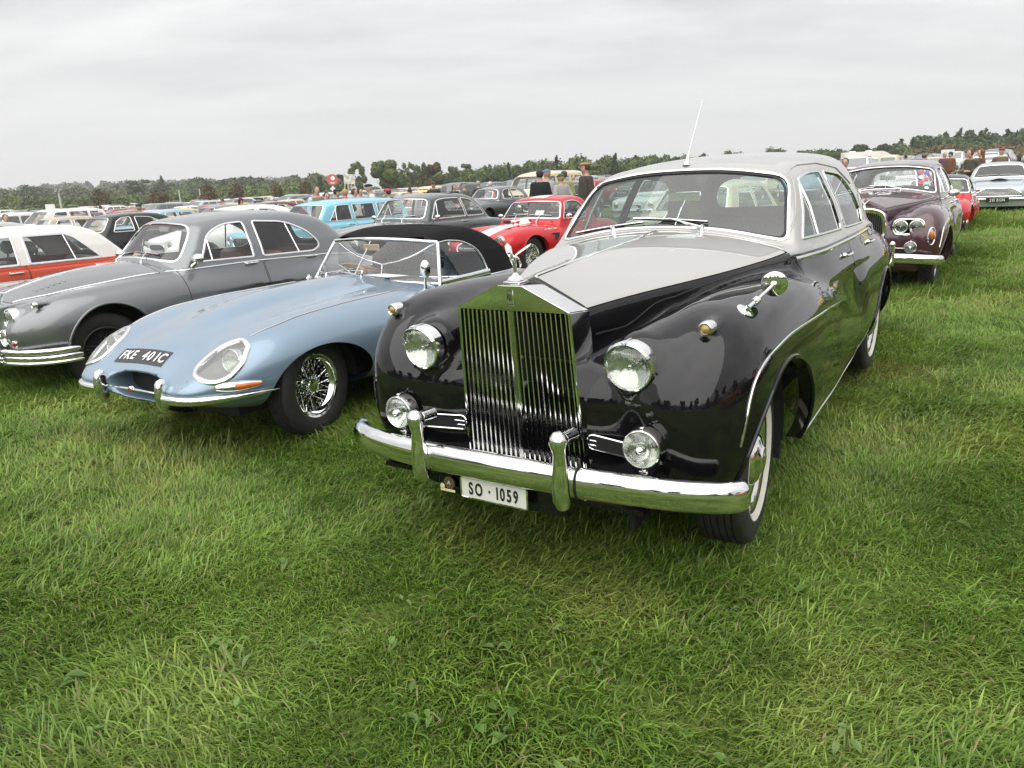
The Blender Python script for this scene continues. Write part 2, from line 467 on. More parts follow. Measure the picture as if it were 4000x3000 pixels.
class Tube:
    """superelliptic sweep along x: rows (x, yc, zc, ry, r_up, r_down); front and rear caps (x0, x1)"""
    def __init__(s, rows, p=2.5, front=None, rear=None, ryi=None):
        R = np.array(sorted(rows)); s.p = p
        s.yc, s.zc, s.ry, s.ru, s.rd = [pch(R[:, 0], R[:, i]) for i in range(1, 6)]
        s.front = front; s.rear = rear; s.ryi = ryi
    def __call__(s, P):
        x, y, z = P[:, 0], np.abs(P[:, 1]), P[:, 2]; p = s.p
        ry = s.ry(x); ru = s.ru(x); dy = y - s.yc(x); dz = z - s.zc(x)
        r2 = ry if s.ryi is None else np.where(dy > 0, ry, s.ryi)
        q = np.abs(dy / r2) ** p + np.abs(dz / np.where(dz > 0, ru, s.rd(x))) ** p
        if s.front is not None: q = q + np.clip((x - s.front[0]) / (s.front[1] - s.front[0]), 0, None) ** p
        if s.rear is not None: q = q + np.clip((x - s.rear[0]) / (s.rear[1] - s.rear[0]), 0, None) ** p
        return (q ** (1 / p) - 1) * np.minimum(ry, ru)
def snets(f, lo, hi, h, sym=True):
    """naive surface nets on a field symmetric in y"""
    ny = int(math.ceil(hi[1] / h)); ys = h * (np.arange(-ny, ny) + 0.5)
    xs = np.arange(lo[0], hi[0] + h, h); zs = np.arange(lo[2], hi[2] + h, h)
    G = np.stack(np.meshgrid(xs, ys[ny:] if sym else ys, zs, indexing='ij'), -1)
    v = f(G.reshape(-1, 3)).reshape(G.shape[:3])
    if sym: v = np.concatenate([v[:, ::-1], v], 1)
    o = np.array([xs[0], ys[0], zs[0]]); s = v < 0
    nx, nyy, nz = v.shape
    c = np.zeros((nx - 1, nyy - 1, nz - 1), np.int8)
    for a in (0, 1):
        for b in (0, 1):
            for d in (0, 1): c += s[a:nx - 1 + a, b:nyy - 1 + b, d:nz - 1 + d]
    act = (c > 0) & (c < 8); I, J, K = np.nonzero(act); idx = np.full(act.shape, -1, np.int64); idx[I, J, K] = np.arange(len(I))
    pos = np.zeros((len(I), 3)); cnt = np.zeros(len(I))
    for ax in range(3):
        o1, o2 = [a for a in range(3) if a != ax]
        for a in (0, 1):
            for b in (0, 1):
                st = np.zeros(3, int); st[o1] = a; st[o2] = b; en = st.copy(); en[ax] = 1
                v0 = v[I + st[0], J + st[1], K + st[2]]; v1 = v[I + en[0], J + en[1], K + en[2]]
                m = (v0 < 0) != (v1 < 0); t = np.where(m, v0 / np.where(m, v0 - v1, 1), 0)
                q = st[None] + np.zeros((len(I), 3)); q[:, ax] += t
                pos[m] += q[m]; cnt[m] += 1
    V = o + h * (np.stack([I, J, K], 1) + pos / cnt[:, None])
    Q = []
    for ax in range(3):
        o1, o2 = [a for a in range(3) if a != ax]
        sl0 = [slice(None)] * 3; sl1 = [slice(None)] * 3; sl0[ax] = slice(0, -1); sl1[ax] = slice(1, None)
        m = s[tuple(sl0)] != s[tuple(sl1)]; E = np.stack(np.nonzero(m), 1)
        ok = (E[:, o1] > 0) & (E[:, o2] > 0)
        for a in (o1, o2): ok &= E[:, a] < (act.shape[a])
        E = E[ok]; q = []
        for a, b in ((1, 1), (0, 1), (0, 0), (1, 0)):
            C = E.copy(); C[:, o1] -= a; C[:, o2] -= b; q.append(idx[C[:, 0], C[:, 1], C[:, 2]])
        q = np.stack(q, 1); Q.append(q[(q >= 0).all(1)])
    return V, np.concatenate(Q)
def fgrad(f, P, e=2e-3):
    g = np.zeros_like(P)
    for a in range(3):
        d = np.zeros(3); d[a] = e; g[:, a] = (f(P + d) - f(P - d)) / (2 * e)
    return g
def fproj(f, P, it=2, lim=0.03):
    for _ in range(it):
        g = fgrad(f, P); st = (f(P) / (np.einsum('ij,ij->i', g, g) + 1e-9))[:, None] * g
        n = np.linalg.norm(st, axis=1, keepdims=True); P = P - st * np.minimum(1, lim / (n + 1e-12))
    return P
def sdpoly(poly):
    A = np.asarray(poly, float); B = np.roll(A, -1, 0)
    def f(p):
        d = np.full(len(p), 1e9); s = np.zeros(len(p), bool)
        for a, b in zip(A, B):
            e = b - a; w = p - a; t = np.clip((w @ e) / (e @ e + 1e-15), 0, 1); q = w - t[:, None] * e
            d = np.minimum(d, (q * q).sum(1))
            c1 = a[1] <= p[:, 1]; c2 = p[:, 1] < b[1]; c3 = e[0] * w[:, 1] > e[1] * w[:, 0]
            s ^= (c1 & c2 & c3) | (~c1 & ~c2 & ~c3)
        return np.where(s, -1, 1) * np.sqrt(d)
    return f
class Shell:
    """triangle skin of a field, cut into tagged regions along exact curves"""
    def __init__(s, f, lo, hi, h, relax=3, sym=True):
        s.f = f; s.h = h
        V, Q = snets(f, lo, hi, h, sym); V = fproj(f, V, 2, h)
        E = np.concatenate([Q[:, [0, 1]], Q[:, [1, 2]], Q[:, [2, 3]], Q[:, [3, 0]]])
        for _ in range(relax):
            a = np.zeros_like(V); c = np.zeros(len(V))
            np.add.at(a, E[:, 0], V[E[:, 1]]); np.add.at(a, E[:, 1], V[E[:, 0]]); np.add.at(c, E[:, 0], 1); np.add.at(c, E[:, 1], 1)
            V = V + 0.6 * (a / np.maximum(c, 1)[:, None] - V); V = fproj(f, V, 1, h)
        n = np.cross(V[Q[:, 2]] - V[Q[:, 0]], V[Q[:, 3]] - V[Q[:, 1]]); g = fgrad(f, V[Q].mean(1))
        fl = np.einsum('ij,ij->i', n, g) < 0; Q[fl] = Q[fl][:, ::-1]
        s.V = V; s.F = np.concatenate([Q[:, [0, 1, 2]], Q[:, [0, 2, 3]]]); s.T = np.zeros(len(s.F), int); s.names = ['body']
    def tid(s, n):
        if n not in s.names: s.names.append(n)
        return s.names.index(n)
    def cut(s, d, where=None, neg=None, pos=None, src=None):
        """split faces along d(V)=0; faces with d<0 get tag neg"""
        m = np.ones(len(s.F), bool)
        if src is not None: m &= np.isin(s.T, [s.tid(q) for q in ([src] if isinstance(src, str) else src)])
        if where is not None: m &= where(s.V[s.F].mean(1))
        used = np.unique(s.F[m]); D = np.full(len(s.V), 1.0); D[used] = d(s.V[used])
        D[np.abs(D) < s.h * 0.02] = 0.0
        F = s.F; dv = D[F]; x = m & (dv.min(1) < 0) & (dv.max(1) > 0)
        keepF = F[~x]; keepT = s.T[~x]; km = m[~x]
        XF = F[x]; XT = s.T[x]
        if len(XF):
            e = np.concatenate([XF[:, [0, 1]], XF[:, [1, 2]], XF[:, [2, 0]]]); e.sort(1)
            dd = D[e]; cr = (dd[:, 0] * dd[:, 1]) < 0
            ue, inv = np.unique(e[cr], axis=0, return_inverse=True); inv = inv.ravel()
            da, db = D[ue[:, 0]], D[ue[:, 1]]; t = da / (da - db)
            P = s.V[ue[:, 0]] * (1 - t)[:, None] + s.V[ue[:, 1]] * t[:, None]
            P = fproj(s.f, P, 1, s.h * 0.3)
            base = len(s.V); s.V = np.concatenate([s.V, P]); D = np.concatenate([D, np.zeros(len(P))])
            em = {}
            for (a, b), i in zip(ue.tolist(), range(len(ue))): em[(a, b)] = base + i
            NF = []; NT = []
            for (a, b, c), t_ in zip(XF.tolist(), XT.tolist()):
                poly = []
                for p, q in ((a, b), (b, c), (c, a)):
                    poly.append(p); k = em.get((p, q) if p < q else (q, p))
                    if k is not None: poly.append(k)
                for sg in (-1, 1):
                    pl = [p for p in poly if D[p] * sg >= 0]
                    for i in range(1, len(pl) - 1): NF.append((pl[0], pl[i], pl[i + 1])); NT.append(t_)
            s.F = np.concatenate([keepF, np.array(NF)]); s.T = np.concatenate([keepT, np.array(NT)]); m = np.concatenate([km, np.ones(len(NF), bool)])
        else:
            s.F, s.T, m = keepF, keepT, km
        dm = D[s.F]; sg = dm[np.arange(len(dm)), np.abs(dm).argmax(1)]
        if neg is not None: s.T[m & (sg < 0)] = s.tid(neg)
        if pos is not None: s.T[m & (sg > 0)] = s.tid(pos)
        return s
    def gap(s, d, w, neg, where=None, src=None):
        """a shut line of half width w round the region d<0"""
        s.cut(lambda V: d(V) - w, where, neg='seam', src=src)
        s.cut(lambda V: d(V) + w, where, neg=neg, src='seam')
        return s
    def extract(s, names, offset=0.0):
        m = np.isin(s.T, [s.tid(n) for n in ([names] if isinstance(names, str) else names)])
        F = s.F[m]; u, inv = np.unique(F, return_inverse=True); F = inv.reshape(F.shape); V = s.V[u]
        if len(V) == 0: return V, F, V
        n = fgrad(s.f, V, 1.5e-3); n /= np.linalg.norm(n, axis=1, keepdims=True) + 1e-12
        return V + n * offset, F, n
    def part(s, name, names, mats, parent, offset=0.0, filt=None, seam=None, thick=0.0):
        V, F, n = s.extract(names, offset)
        if filt is not None:
            k = filt(V[F].mean(1)); F = F[k]; u, inv = np.unique(F, return_inverse=True); F = inv.reshape(F.shape); V = V[u]; n = n[u]
        if len(F) == 0: return None
        mi = np.zeros(len(F), int)
        if seam:
            V2, F2, n2 = s.extract('seam', -0.006); F = np.concatenate([F, F2 + len(V)]); V = np.concatenate([V, V2]); n = np.concatenate([n, n2]); mi = np.concatenate([mi, np.ones(len(F2), int)])
        return obj(name, raw_mesh(name, V, F.astype(np.int64), mats, mi, n), parent)
    # points on the skin
    def hit(s, P0, P1, it=40, steps=60):
        """first crossing from P0 (outside) towards P1"""
        P0 = np.asarray(P0, float); P1 = np.asarray(P1, float); lo = np.zeros(len(P0)); hi = np.ones(len(P0)); done = np.zeros(len(P0), bool)
        for k in range(steps + 1):
            t = k / steps; v = s.f(P0 + (P1 - P0) * t) < 0; new = v & ~done
            hi[new] = t; lo[new] = max(0, t - 1 / steps); done |= v
        for _ in range(18):
            mi = (lo + hi) / 2; v = s.f(P0 + (P1 - P0) * mi[:, None]) < 0; hi = np.where(v, mi, hi); lo = np.where(v, lo, mi)
        return P0 + (P1 - P0) * hi[:, None]
    def side(s, xz, sg=1, y0=1.4):
        xz = np.asarray(xz, float); a = np.stack([xz[:, 0], np.full(len(xz), sg * y0), xz[:, 1]], 1); b = a.copy(); b[:, 1] = 0
        return s.hit(a, b)
    def top(s, xy, z0=2.2, z1=0.3):
        xy = np.asarray(xy, float); a = np.concatenate([xy, np.full((len(xy), 1), z0)], 1); b = a.copy(); b[:, 2] = z1
        return s.hit(a, b)
    def front(s, yz, x0=1.6, x1=-3.0):
        yz = np.asarray(yz, float); a = np.concatenate([np.full((len(yz), 1), x0), yz], 1); b = a.copy(); b[:, 0] = x1
        return s.hit(a, b, steps=120)
    def rear(s, yz, x0=-6.0, x1=0.0): return s.front(yz, x0, x1)
    def nrm(s, P):
        n = fgrad(s.f, P); return n / (np.linalg.norm(n, axis=1, keepdims=True) + 1e-12)
def strip(mb, shell, path, w=0.006, hgt=0.004, m=0, closed=True, off=0.0):
    """raised half-round trim that follows a curve lying on the skin"""
    P = np.asarray(path, float); n = shell.nrm(P)
    T = (np.roll(P, -1, 0) - np.roll(P, 1, 0)) if closed else np.gradient(P, axis=0); T /= np.linalg.norm(T, axis=1, keepdims=True) + 1e-12
    B = np.cross(n, T); B /= np.linalg.norm(B, axis=1, keepdims=True) + 1e-12
    w = np.broadcast_to(np.asarray(w, float), (len(P),))[:, None]
    prof = [(-1, -0.6), (-0.9, 0.55), (-0.45, 1.0), (0.45, 1.0), (0.9, 0.55), (1, -0.6)]
    V = np.stack([P + B * (w * a) + n * (hgt * b + off) for a, b in prof], 1)
    k, q = V.shape[:2]; F = []
    for i in range(k if closed else k - 1):
        j = (i + 1) % k
        for t in range(q - 1): F.append([i * q + t, j * q + t, j * q + t + 1, i * q + t + 1])
    if not closed: F += [list(range(q)), [(k - 1) * q + t for t in range(q)][::-1]]
    mb.add(V.reshape(-1, 3), F, m)
def patch(mb, S, poly, off=.004, m=0, rings=6):
    """fills an outline (front view) with a sheet that follows the skin"""
    poly = np.asarray(poly, float); c = poly.mean(0); V = []
    for t in np.linspace(1, .02, rings): q = c + (poly - c) * t; P = S.front(np.concatenate([q, q[:1]])); V.append(P + S.nrm(P) * off)
    mb.grid(np.stack(V), m)
def car_matrix(x, y, yaw, dz=0.0, roll=0.0, pitch=0.0):
    return Matrix.Translation((x, y, dz)) @ Matrix.Rotation(rad(yaw), 4, 'Z') @ Matrix.Rotation(rad(-pitch), 4, 'Y') @ Matrix.Rotation(rad(roll), 4, 'X')
def copy_tree(o, parent=None):
    c = o.copy(); COL.objects.link(c); c.parent = parent
    for ch in o.children: copy_tree(ch, c)
    return c
# ------------------------------------------------------------------ ground
def sstep(a, b, x):
    t = np.clip((np.asarray(x, float) - a) / (b - a), 0, 1); return t * t * (3 - 2 * t)
def gz(x, y):
    """height of the field: level near the front row, tilting up gently to the right further off"""
    x = np.asarray(x, float); y = np.asarray(y, float); d = np.hypot(x, y)
    return sstep(7, 19, d) * 1.2 * np.tanh(.020 * x / 1.2) * (1 - .4 * sstep(60, 200, d))
def grass_color_nodes(nt, vec_out, dark, mid, yel):
    N, L = nt.nodes.new, nt.links.new
    n1 = N('ShaderNodeTexNoise'); n1.inputs['Scale'].default_value = 1.15; n1.inputs['Detail'].default_value = 6; n1.inputs['Roughness'].default_value = .62; L(vec_out, n1.inputs['Vector'])
    r1 = N('ShaderNodeValToRGB'); e = r1.color_ramp.elements; e[0].position = .38; e[0].color = (*dark, 1); e[1].position = .60; e[1].color = (*mid, 1); L(n1.outputs[0], r1.inputs[0])
    n2 = N('ShaderNodeTexNoise'); n2.inputs['Scale'].default_value = .55; n2.inputs['Detail'].default_value = 7; n2.inputs['Roughness'].default_value = .7; L(vec_out, n2.inputs['Vector'])
    m2 = N('ShaderNodeMapRange'); m2.inputs[1].default_value = .50; m2.inputs[2].default_value = .66; m2.inputs[3].default_value = 0; m2.inputs[4].default_value = .75; L(n2.outputs[0], m2.inputs[0])
    mx = N('ShaderNodeMix'); mx.data_type = 'RGBA'; L(m2.outputs[0], mx.inputs[0]); L(r1.outputs[0], mx.inputs[6]); mx.inputs[7].default_value = (*yel, 1)
    return mx.outputs[2]
def ground_material():
    m = bpy.data.materials.new('turf'); m.use_nodes = True; nt = m.node_tree; b = nt.nodes['Principled BSDF']; N, L = nt.nodes.new, nt.links.new
    g = N('ShaderNodeNewGeometry'); c = grass_color_nodes(nt, g.outputs['Position'], (.060, .100, .016), (.095, .150, .026), (.17, .165, .055))
    n = N('ShaderNodeTexNoise'); n.inputs['Scale'].default_value = 38; n.inputs['Detail'].default_value = 4; L(g.outputs['Position'], n.inputs['Vector'])
    mr = N('ShaderNodeMapRange'); mr.inputs[1].default_value = .3; mr.inputs[2].default_value = .7; mr.inputs[3].default_value = .55; mr.inputs[4].default_value = 1.35; L(n.outputs[0], mr.inputs[0])
    vm = N('ShaderNodeVectorMath'); vm.operation = 'SCALE'; L(c, vm.inputs[0]); L(mr.outputs[0], vm.inputs['Scale']); L(vm.outputs[0], b.inputs['Base Color'])
    b.inputs['Roughness'].default_value = .95; b.inputs['Specular IOR Level'].default_value = .15
    bp = N('ShaderNodeBump'); bp.inputs['Strength'].default_value = .7; bp.inputs['Distance'].default_value = .04; L(n.outputs[0], bp.inputs['Height']); L(bp.outputs[0], b.inputs['Normal'])
    return m
def build_ground():
    gx = np.unique(np.concatenate([np.linspace(-30, 40, 90), np.linspace(-900, -30, 30), np.linspace(40, 900, 30)])); gy = np.unique(np.concatenate([np.linspace(-12, 40, 70), np.linspace(40, 300, 40), np.linspace(300, 960, 12), [-70]]))
    X, Y = np.meshgrid(gx, gy, indexing='ij'); V = np.stack([X, Y, gz(X, Y)], 2)
    o = MB().grid(V).build('ground', ground_material(), smooth=True, angle=None); tag(o, 'green grass field sloping gently up to the right', None, kind='structure')
build_ground()

# ------------------------------------------------------------------ grass
def blade_material(name, dark, mid, yel, hue=.12):
    m = bpy.data.materials.new(name); m.use_nodes = True; nt = m.node_tree; nt.nodes.clear(); N, L = nt.nodes.new, nt.links.new
    out = N('ShaderNodeOutputMaterial'); g = N('ShaderNodeNewGeometry'); c = grass_color_nodes(nt, g.outputs['Position'], dark, mid, yel)
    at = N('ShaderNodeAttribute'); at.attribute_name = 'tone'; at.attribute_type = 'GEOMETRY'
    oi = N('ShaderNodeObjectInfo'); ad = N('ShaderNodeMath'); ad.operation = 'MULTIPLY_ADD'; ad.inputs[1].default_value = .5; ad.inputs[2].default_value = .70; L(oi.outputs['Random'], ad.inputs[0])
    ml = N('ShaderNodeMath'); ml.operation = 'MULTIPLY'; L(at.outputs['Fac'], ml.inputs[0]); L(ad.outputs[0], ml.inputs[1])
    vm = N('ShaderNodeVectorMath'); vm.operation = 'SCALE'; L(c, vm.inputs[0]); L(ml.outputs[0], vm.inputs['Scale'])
    # dry straw blades by tone
    gt = N('ShaderNodeMath'); gt.operation = 'GREATER_THAN'; gt.inputs[1].default_value = 1.42; L(at.outputs['Fac'], gt.inputs[0])
    mx = N('ShaderNodeMix'); mx.data_type = 'RGBA'; L(gt.outputs[0], mx.inputs[0]); L(vm.outputs[0], mx.inputs[6]); mx.inputs[7].default_value = (.30, .25, .12, 1)
    d = N('ShaderNodeBsdfDiffuse'); t = N('ShaderNodeBsdfTranslucent'); gl = N('ShaderNodeBsdfGlossy'); gl.inputs['Roughness'].default_value = .42; gl.inputs[0].default_value = (.8, .85, .75, 1)
    L(mx.outputs[2], d.inputs[0]); L(mx.outputs[2], t.inputs[0]); x = N('ShaderNodeMixShader'); x.inputs[0].default_value = .35; L(d.outputs[0], x.inputs[1]); L(t.outputs[0], x.inputs[2])
    y = N('ShaderNodeMixShader'); y.inputs[0].default_value = .03; L(x.outputs[0], y.inputs[1]); L(gl.outputs[0], y.inputs[2]); L(y.outputs[0], out.inputs[0])
    return m
GRASS = blade_material('grass_blades', (.115, .205, .028), (.215, .340, .056), (.36, .365, .10))
def clump(n, rad_, hmin, hmax, lean_dir, lean, wid, rng):
    V = []; F = []; T = []
    for i in range(n):
        r = rad_ * math.sqrt(rng.random()); a = rng.random() * 6.283; bx, by = r * math.cos(a), r * math.sin(a)
        L = hmin + (hmax - hmin) * rng.random() ** 1.3; az = lean_dir + rng.normal(0, .6); ln = np.clip(lean + rng.normal(0, .28), .05, 1.45); w = wid * (.6 + .7 * rng.random()); tn = .62 + .62 * rng.random()
        if rng.random() < .05: tn = 1.5
        dx, dy = math.cos(az), math.sin(az); sx, sy = -dy, dx; k = len(V); z = -.01; x, y = bx, by; ang = ln * .35; seg_ = L / 3
        for s in range(4):
            ww = w * (1, .95, .7, .05)[s]
            if s < 3: V += [(x - sx * ww, y - sy * ww, z), (x + sx * ww, y + sy * ww, z)]
            else: V.append((x, y, max(z, .004)))
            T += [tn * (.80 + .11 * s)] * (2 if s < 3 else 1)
            x += dx * math.sin(ang) * seg_; y += dy * math.sin(ang) * seg_; z += math.cos(ang) * seg_; ang = min(ang + ln * .55, 1.95)
            z = max(z, .006)
        F += [(k, k + 1, k + 3, k + 2), (k + 2, k + 3, k + 5, k + 4), (k + 4, k + 5, k + 6)]
    return V, F, T
def scatter(name, sources, pts, scl, rz, idx, mat_=None):
    """one stuff object: points carrying source meshes"""
    me = bpy.data.meshes.new(name); me.vertices.add(len(pts)); me.vertices.foreach_set('co', np.asarray(pts, np.float32).ravel())
    for nm, dat, ty in (('scl', scl, 'FLOAT'), ('rotz', rz, 'FLOAT'), ('pick', idx, 'INT')):
        a = me.attributes.new(nm, ty, 'POINT'); a.data.foreach_set('value', np.asarray(dat, np.int32 if ty == 'INT' else np.float32))
    o = bpy.data.objects.new(name, me); COL.objects.link(o); o['kind'] = 'stuff'
    coll = bpy.data.collections.new(name + '_sources')
    for i, s in enumerate(sources):
        q = bpy.data.objects.new('%s_%02d' % (name, i), s); coll.objects.link(q)
    ng = bpy.data.node_groups.new(name, 'GeometryNodeTree'); ng.interface.new_socket('Geometry', in_out='INPUT', socket_type='NodeSocketGeometry'); ng.interface.new_socket('Geometry', in_out='OUTPUT', socket_type='NodeSocketGeometry')
    N, L = ng.nodes.new, ng.links.new; gi = N('NodeGroupInput'); go = N('NodeGroupOutput'); m2p = N('GeometryNodeMeshToPoints'); L(gi.outputs[0], m2p.inputs['Mesh'])
    ci = N('GeometryNodeCollectionInfo'); ci.inputs['Collection'].default_value = coll; ci.inputs['Separate Children'].default_value = True; ci.inputs['Reset Children'].default_value = True
    ip = N('GeometryNodeInstanceOnPoints'); ip.inputs['Pick Instance'].default_value = True
    def at(nm, ty): n = N('GeometryNodeInputNamedAttribute'); n.data_type = ty; n.inputs['Name'].default_value = nm; return n.outputs[0]
    L(m2p.outputs[0], ip.inputs['Points']); L(ci.outputs[0], ip.inputs['Instance']); L(at('pick', 'INT'), ip.inputs['Instance Index'])
    cx = N('ShaderNodeCombineXYZ'); L(at('rotz', 'FLOAT'), cx.inputs[2]); L(cx.outputs[0], ip.inputs['Rotation']); sc = at('scl', 'FLOAT'); L(sc, ip.inputs['Scale']); L(ip.outputs[0], go.inputs[0])
    md = o.modifiers.new('scatter', 'NODES'); md.node_group = ng
    return o
def in_view(x, y, pad=.10, near=1.0, grow=1.0):
    d0 = np.maximum(x * _f.x + y * _f.y - CAM_H * _f.z, .01); u = (x * _r.x + y * _r.y - CAM_H * _r.z) / d0 * CAM_F / 4000; v = -(x * _u.x + y * _u.y - CAM_H * _u.z) / d0 * CAM_F / 3000
    pad = pad + np.where(d0 < 16, 1.9 / np.maximum(d0, 1) * CAM_F / 4000, 0) * grow
    return (np.abs(u) < .5 + pad) & (v < .5 + pad * 1.6) & (y > near)
def build_grass():
    rng = np.random.default_rng(11); src = []
    for k in range(14):
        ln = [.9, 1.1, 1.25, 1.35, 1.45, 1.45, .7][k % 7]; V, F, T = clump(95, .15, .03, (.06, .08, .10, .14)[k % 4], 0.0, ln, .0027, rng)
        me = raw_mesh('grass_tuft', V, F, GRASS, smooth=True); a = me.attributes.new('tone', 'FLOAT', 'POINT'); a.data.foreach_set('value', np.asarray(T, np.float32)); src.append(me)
    pts = []; scl = []
    for y0, y1, den, s in ((.9, 4.2, 150, .95), (4.2, 8, 75, 1.25), (8, 15, 34, 1.6), (15, 32, 12, 2.1), (32, 60, 3.0, 3.0)):
        w = y1 * 1.0 + 2; n = int((y1 - y0) * 2 * w * den); x = rng.uniform(-w, w, n); y = rng.uniform(y0, y1, n); k = in_view(x, y)
        x, y = x[k], y[k]; pts.append(np.stack([x, y, gz(x, y)], 1)); scl.append(s * rng.uniform(.7, 1.3, len(x)))
    P = np.concatenate(pts); S_ = np.concatenate(scl)
    # tufts lie in swathes: direction from a smooth random field
    ang = 1.3 * np.sin(P[:, 0] * 1.7 + 1.1 * np.sin(P[:, 1] * 1.3)) + 1.5 * np.sin(P[:, 1] * 1.9 + 1.4 * np.sin(P[:, 0] * .9 + 2)) + rng.normal(0, .55, len(P)) - .5
    patch = np.sin(P[:, 0] * 2.3 + 2 * np.sin(P[:, 1] * 1.1)) * np.sin(P[:, 1] * 2.9 + 1.5 * np.sin(P[:, 0] * 1.4 + 1)) ; S_ = S_ * (1 + .22 * patch)
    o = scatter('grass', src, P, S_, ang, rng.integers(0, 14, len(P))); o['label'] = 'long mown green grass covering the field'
    # broad-leaved weeds among the grass
    wm = blade_material('weed_leaves', (.12, .21, .045), (.17, .28, .07), (.20, .27, .09)); ws = []
    for k in range(8):
        V = []; F = []; T = []; n = 1 + k % 4
        for i in range(n):
            a = rng.uniform(0, 6.28); L = rng.uniform(.05, .10); w = L * rng.uniform(.18, .30); tl = rng.uniform(-.1, .5); ox, oy = rng.normal(0, .035, 2); b = len(V); bend = rng.normal(0, .25)
            for s, ww in ((0, .12), (.25, .7), (.5, 1.0), (.75, .8), (1, .06)):
                r = L * s; z = .012 + r * tl - .5 * r * r / L; aa = a + bend * s; dx, dy = math.cos(aa), math.sin(aa); V += [(ox + dx * r - dy * w * ww, oy + dy * r + dx * w * ww, z + .008 * ww), (ox + dx * r, oy + dy * r, z), (ox + dx * r + dy * w * ww, oy + dy * r - dx * w * ww, z + .006 * ww)]; T += [1.05, .8, .95]
            F += [(b + 3 * q + e, b + 3 * q + e + 1, b + 3 * q + e + 4, b + 3 * q + e + 3) for q in range(4) for e in (0, 1)]
        me = raw_mesh('weed', V, F, wm); a = me.attributes.new('tone', 'FLOAT', 'POINT'); a.data.foreach_set('value', np.asarray(T, np.float32)); ws.append(me)
    n = 2600; x = rng.uniform(-8, 8, n); y = rng.uniform(1.2, 10, n); k = in_view(x, y) & (np.sin(x * 1.1 + 2) * np.sin(y * .9) + rng.normal(0, .6, n) > .35); x, y = x[k], y[k]
    o = scatter('weeds', ws, np.stack([x, y, gz(x, y) + .03], 1), rng.uniform(.28, .7, len(x)), rng.uniform(0, 6.28, len(x)), rng.integers(0, 8, len(x))); o['label'] = 'scattered broad leaved weeds among the grass'
build_grass()

# ------------------------------------------------------------------ trees
def leaf_mat(name, a, b, scale=.35):
    m = bpy.data.materials.new(name); m.use_nodes = True; nt = m.node_tree; p = nt.nodes['Principled BSDF']; N, L = nt.nodes.new, nt.links.new
    tc = N('ShaderNodeTexCoord'); n = N('ShaderNodeTexNoise'); n.inputs['Scale'].default_value = scale; n.inputs['Detail'].default_value = 4; L(tc.outputs['Object'], n.inputs['Vector'])
    r = N('ShaderNodeValToRGB'); r.color_ramp.elements[0].position = .35; r.color_ramp.elements[1].position = .65; r.color_ramp.elements[0].color = (*a, 1); r.color_ramp.elements[1].color = (*b, 1); L(n.outputs[0], r.inputs[0])
    at = N('ShaderNodeAttribute'); at.attribute_name = 'tone'; vm = N('ShaderNodeVectorMath'); vm.operation = 'SCALE'; L(r.outputs[0], vm.inputs[0]); L(at.outputs['Fac'], vm.inputs['Scale']); L(vm.outputs[0], p.inputs['Base Color'])
    p.inputs['Roughness'].default_value = .8; p.inputs['Specular IOR Level'].default_value = .2
    return m
LEAF = {'green': leaf_mat('green_leaves', (.075, .105, .030), (.115, .155, .050)), 'dark': leaf_mat('dark_green_leaves', (.045, .064, .026), (.072, .096, .038)), 'rust': leaf_mat('rust_brown_leaves', (.095, .070, .030), (.125, .10, .042)),
        'pale': leaf_mat('pale_olive_leaves', (.10, .125, .045), (.14, .16, .065)), 'conifer': leaf_mat('conifer_needles', (.030, .045, .022), (.050, .065, .030)), 'wood': leaf_mat('far_wood_leaves', (.060, .080, .036), (.105, .118, .054), .05)}
BARK = mat('bark', (.085, .070, .055), rough=.9, bump=.4, bscale=20)
def leaf_cloud(lobes, n, size, rng, hollow=.55):
    """small faces spread through lobes (centre, radii); lighter ones and darker ones mixed"""
    w = np.array([r[0] * r[1] * r[2] for c, r in lobes]) ** .67; w /= w.sum(); pick = rng.choice(len(lobes), n, p=w); C = np.array([c for c, r in lobes])[pick]; R = np.array([r for c, r in lobes])[pick]
    d = rng.normal(size=(n, 3)); d /= np.linalg.norm(d, axis=1, keepdims=True); rr = (hollow + (1 - hollow) * rng.random(n) ** .6) * (1 + rng.normal(0, .07, n)); P = C + R * d * rr[:, None]
    nn = d + rng.normal(0, .55, (n, 3)); nn /= np.linalg.norm(nn, axis=1, keepdims=True); a = np.cross(nn, rng.normal(size=(n, 3))); a /= np.linalg.norm(a, axis=1, keepdims=True); b = np.cross(nn, a)
    s = size * rng.uniform(.6, 1.4, n)[:, None]
    V = np.stack([P - a * s, P + b * s * .55, P + a * s, P - b * s * .55], 1).reshape(-1, 3); F = np.arange(4 * n).reshape(n, 4); T = np.repeat(rng.uniform(.65, 1.3, n), 4)
    return V, F, T
def foliage_mesh(name, lobes, n, size, m, seed, hollow=.55):
    rng = np.random.default_rng(seed); V, F, T = leaf_cloud(lobes, n, size, rng, hollow); me = raw_mesh(name, V, F, m, smooth=False); a = me.attributes.new('tone', 'FLOAT', 'POINT'); a.data.foreach_set('value', T.astype(np.float32)); return me
def round_lobes(w, h, base, k, rng, flat=1.0):
    L = []
    for i in range(k):
        a = rng.random() * 6.283; r = w * .5 * rng.random() ** .6 * .75; z = base + (h - base) * rng.uniform(.12, .85); f = 1 - abs(z - base - (h - base) * .45) / (h - base) * .9
        q = w * .5 * rng.uniform(.28, .46) * max(.45, f); L.append(((r * f * math.cos(a), r * f * math.sin(a), z), (q, q, q * .8 * flat)))
    return L
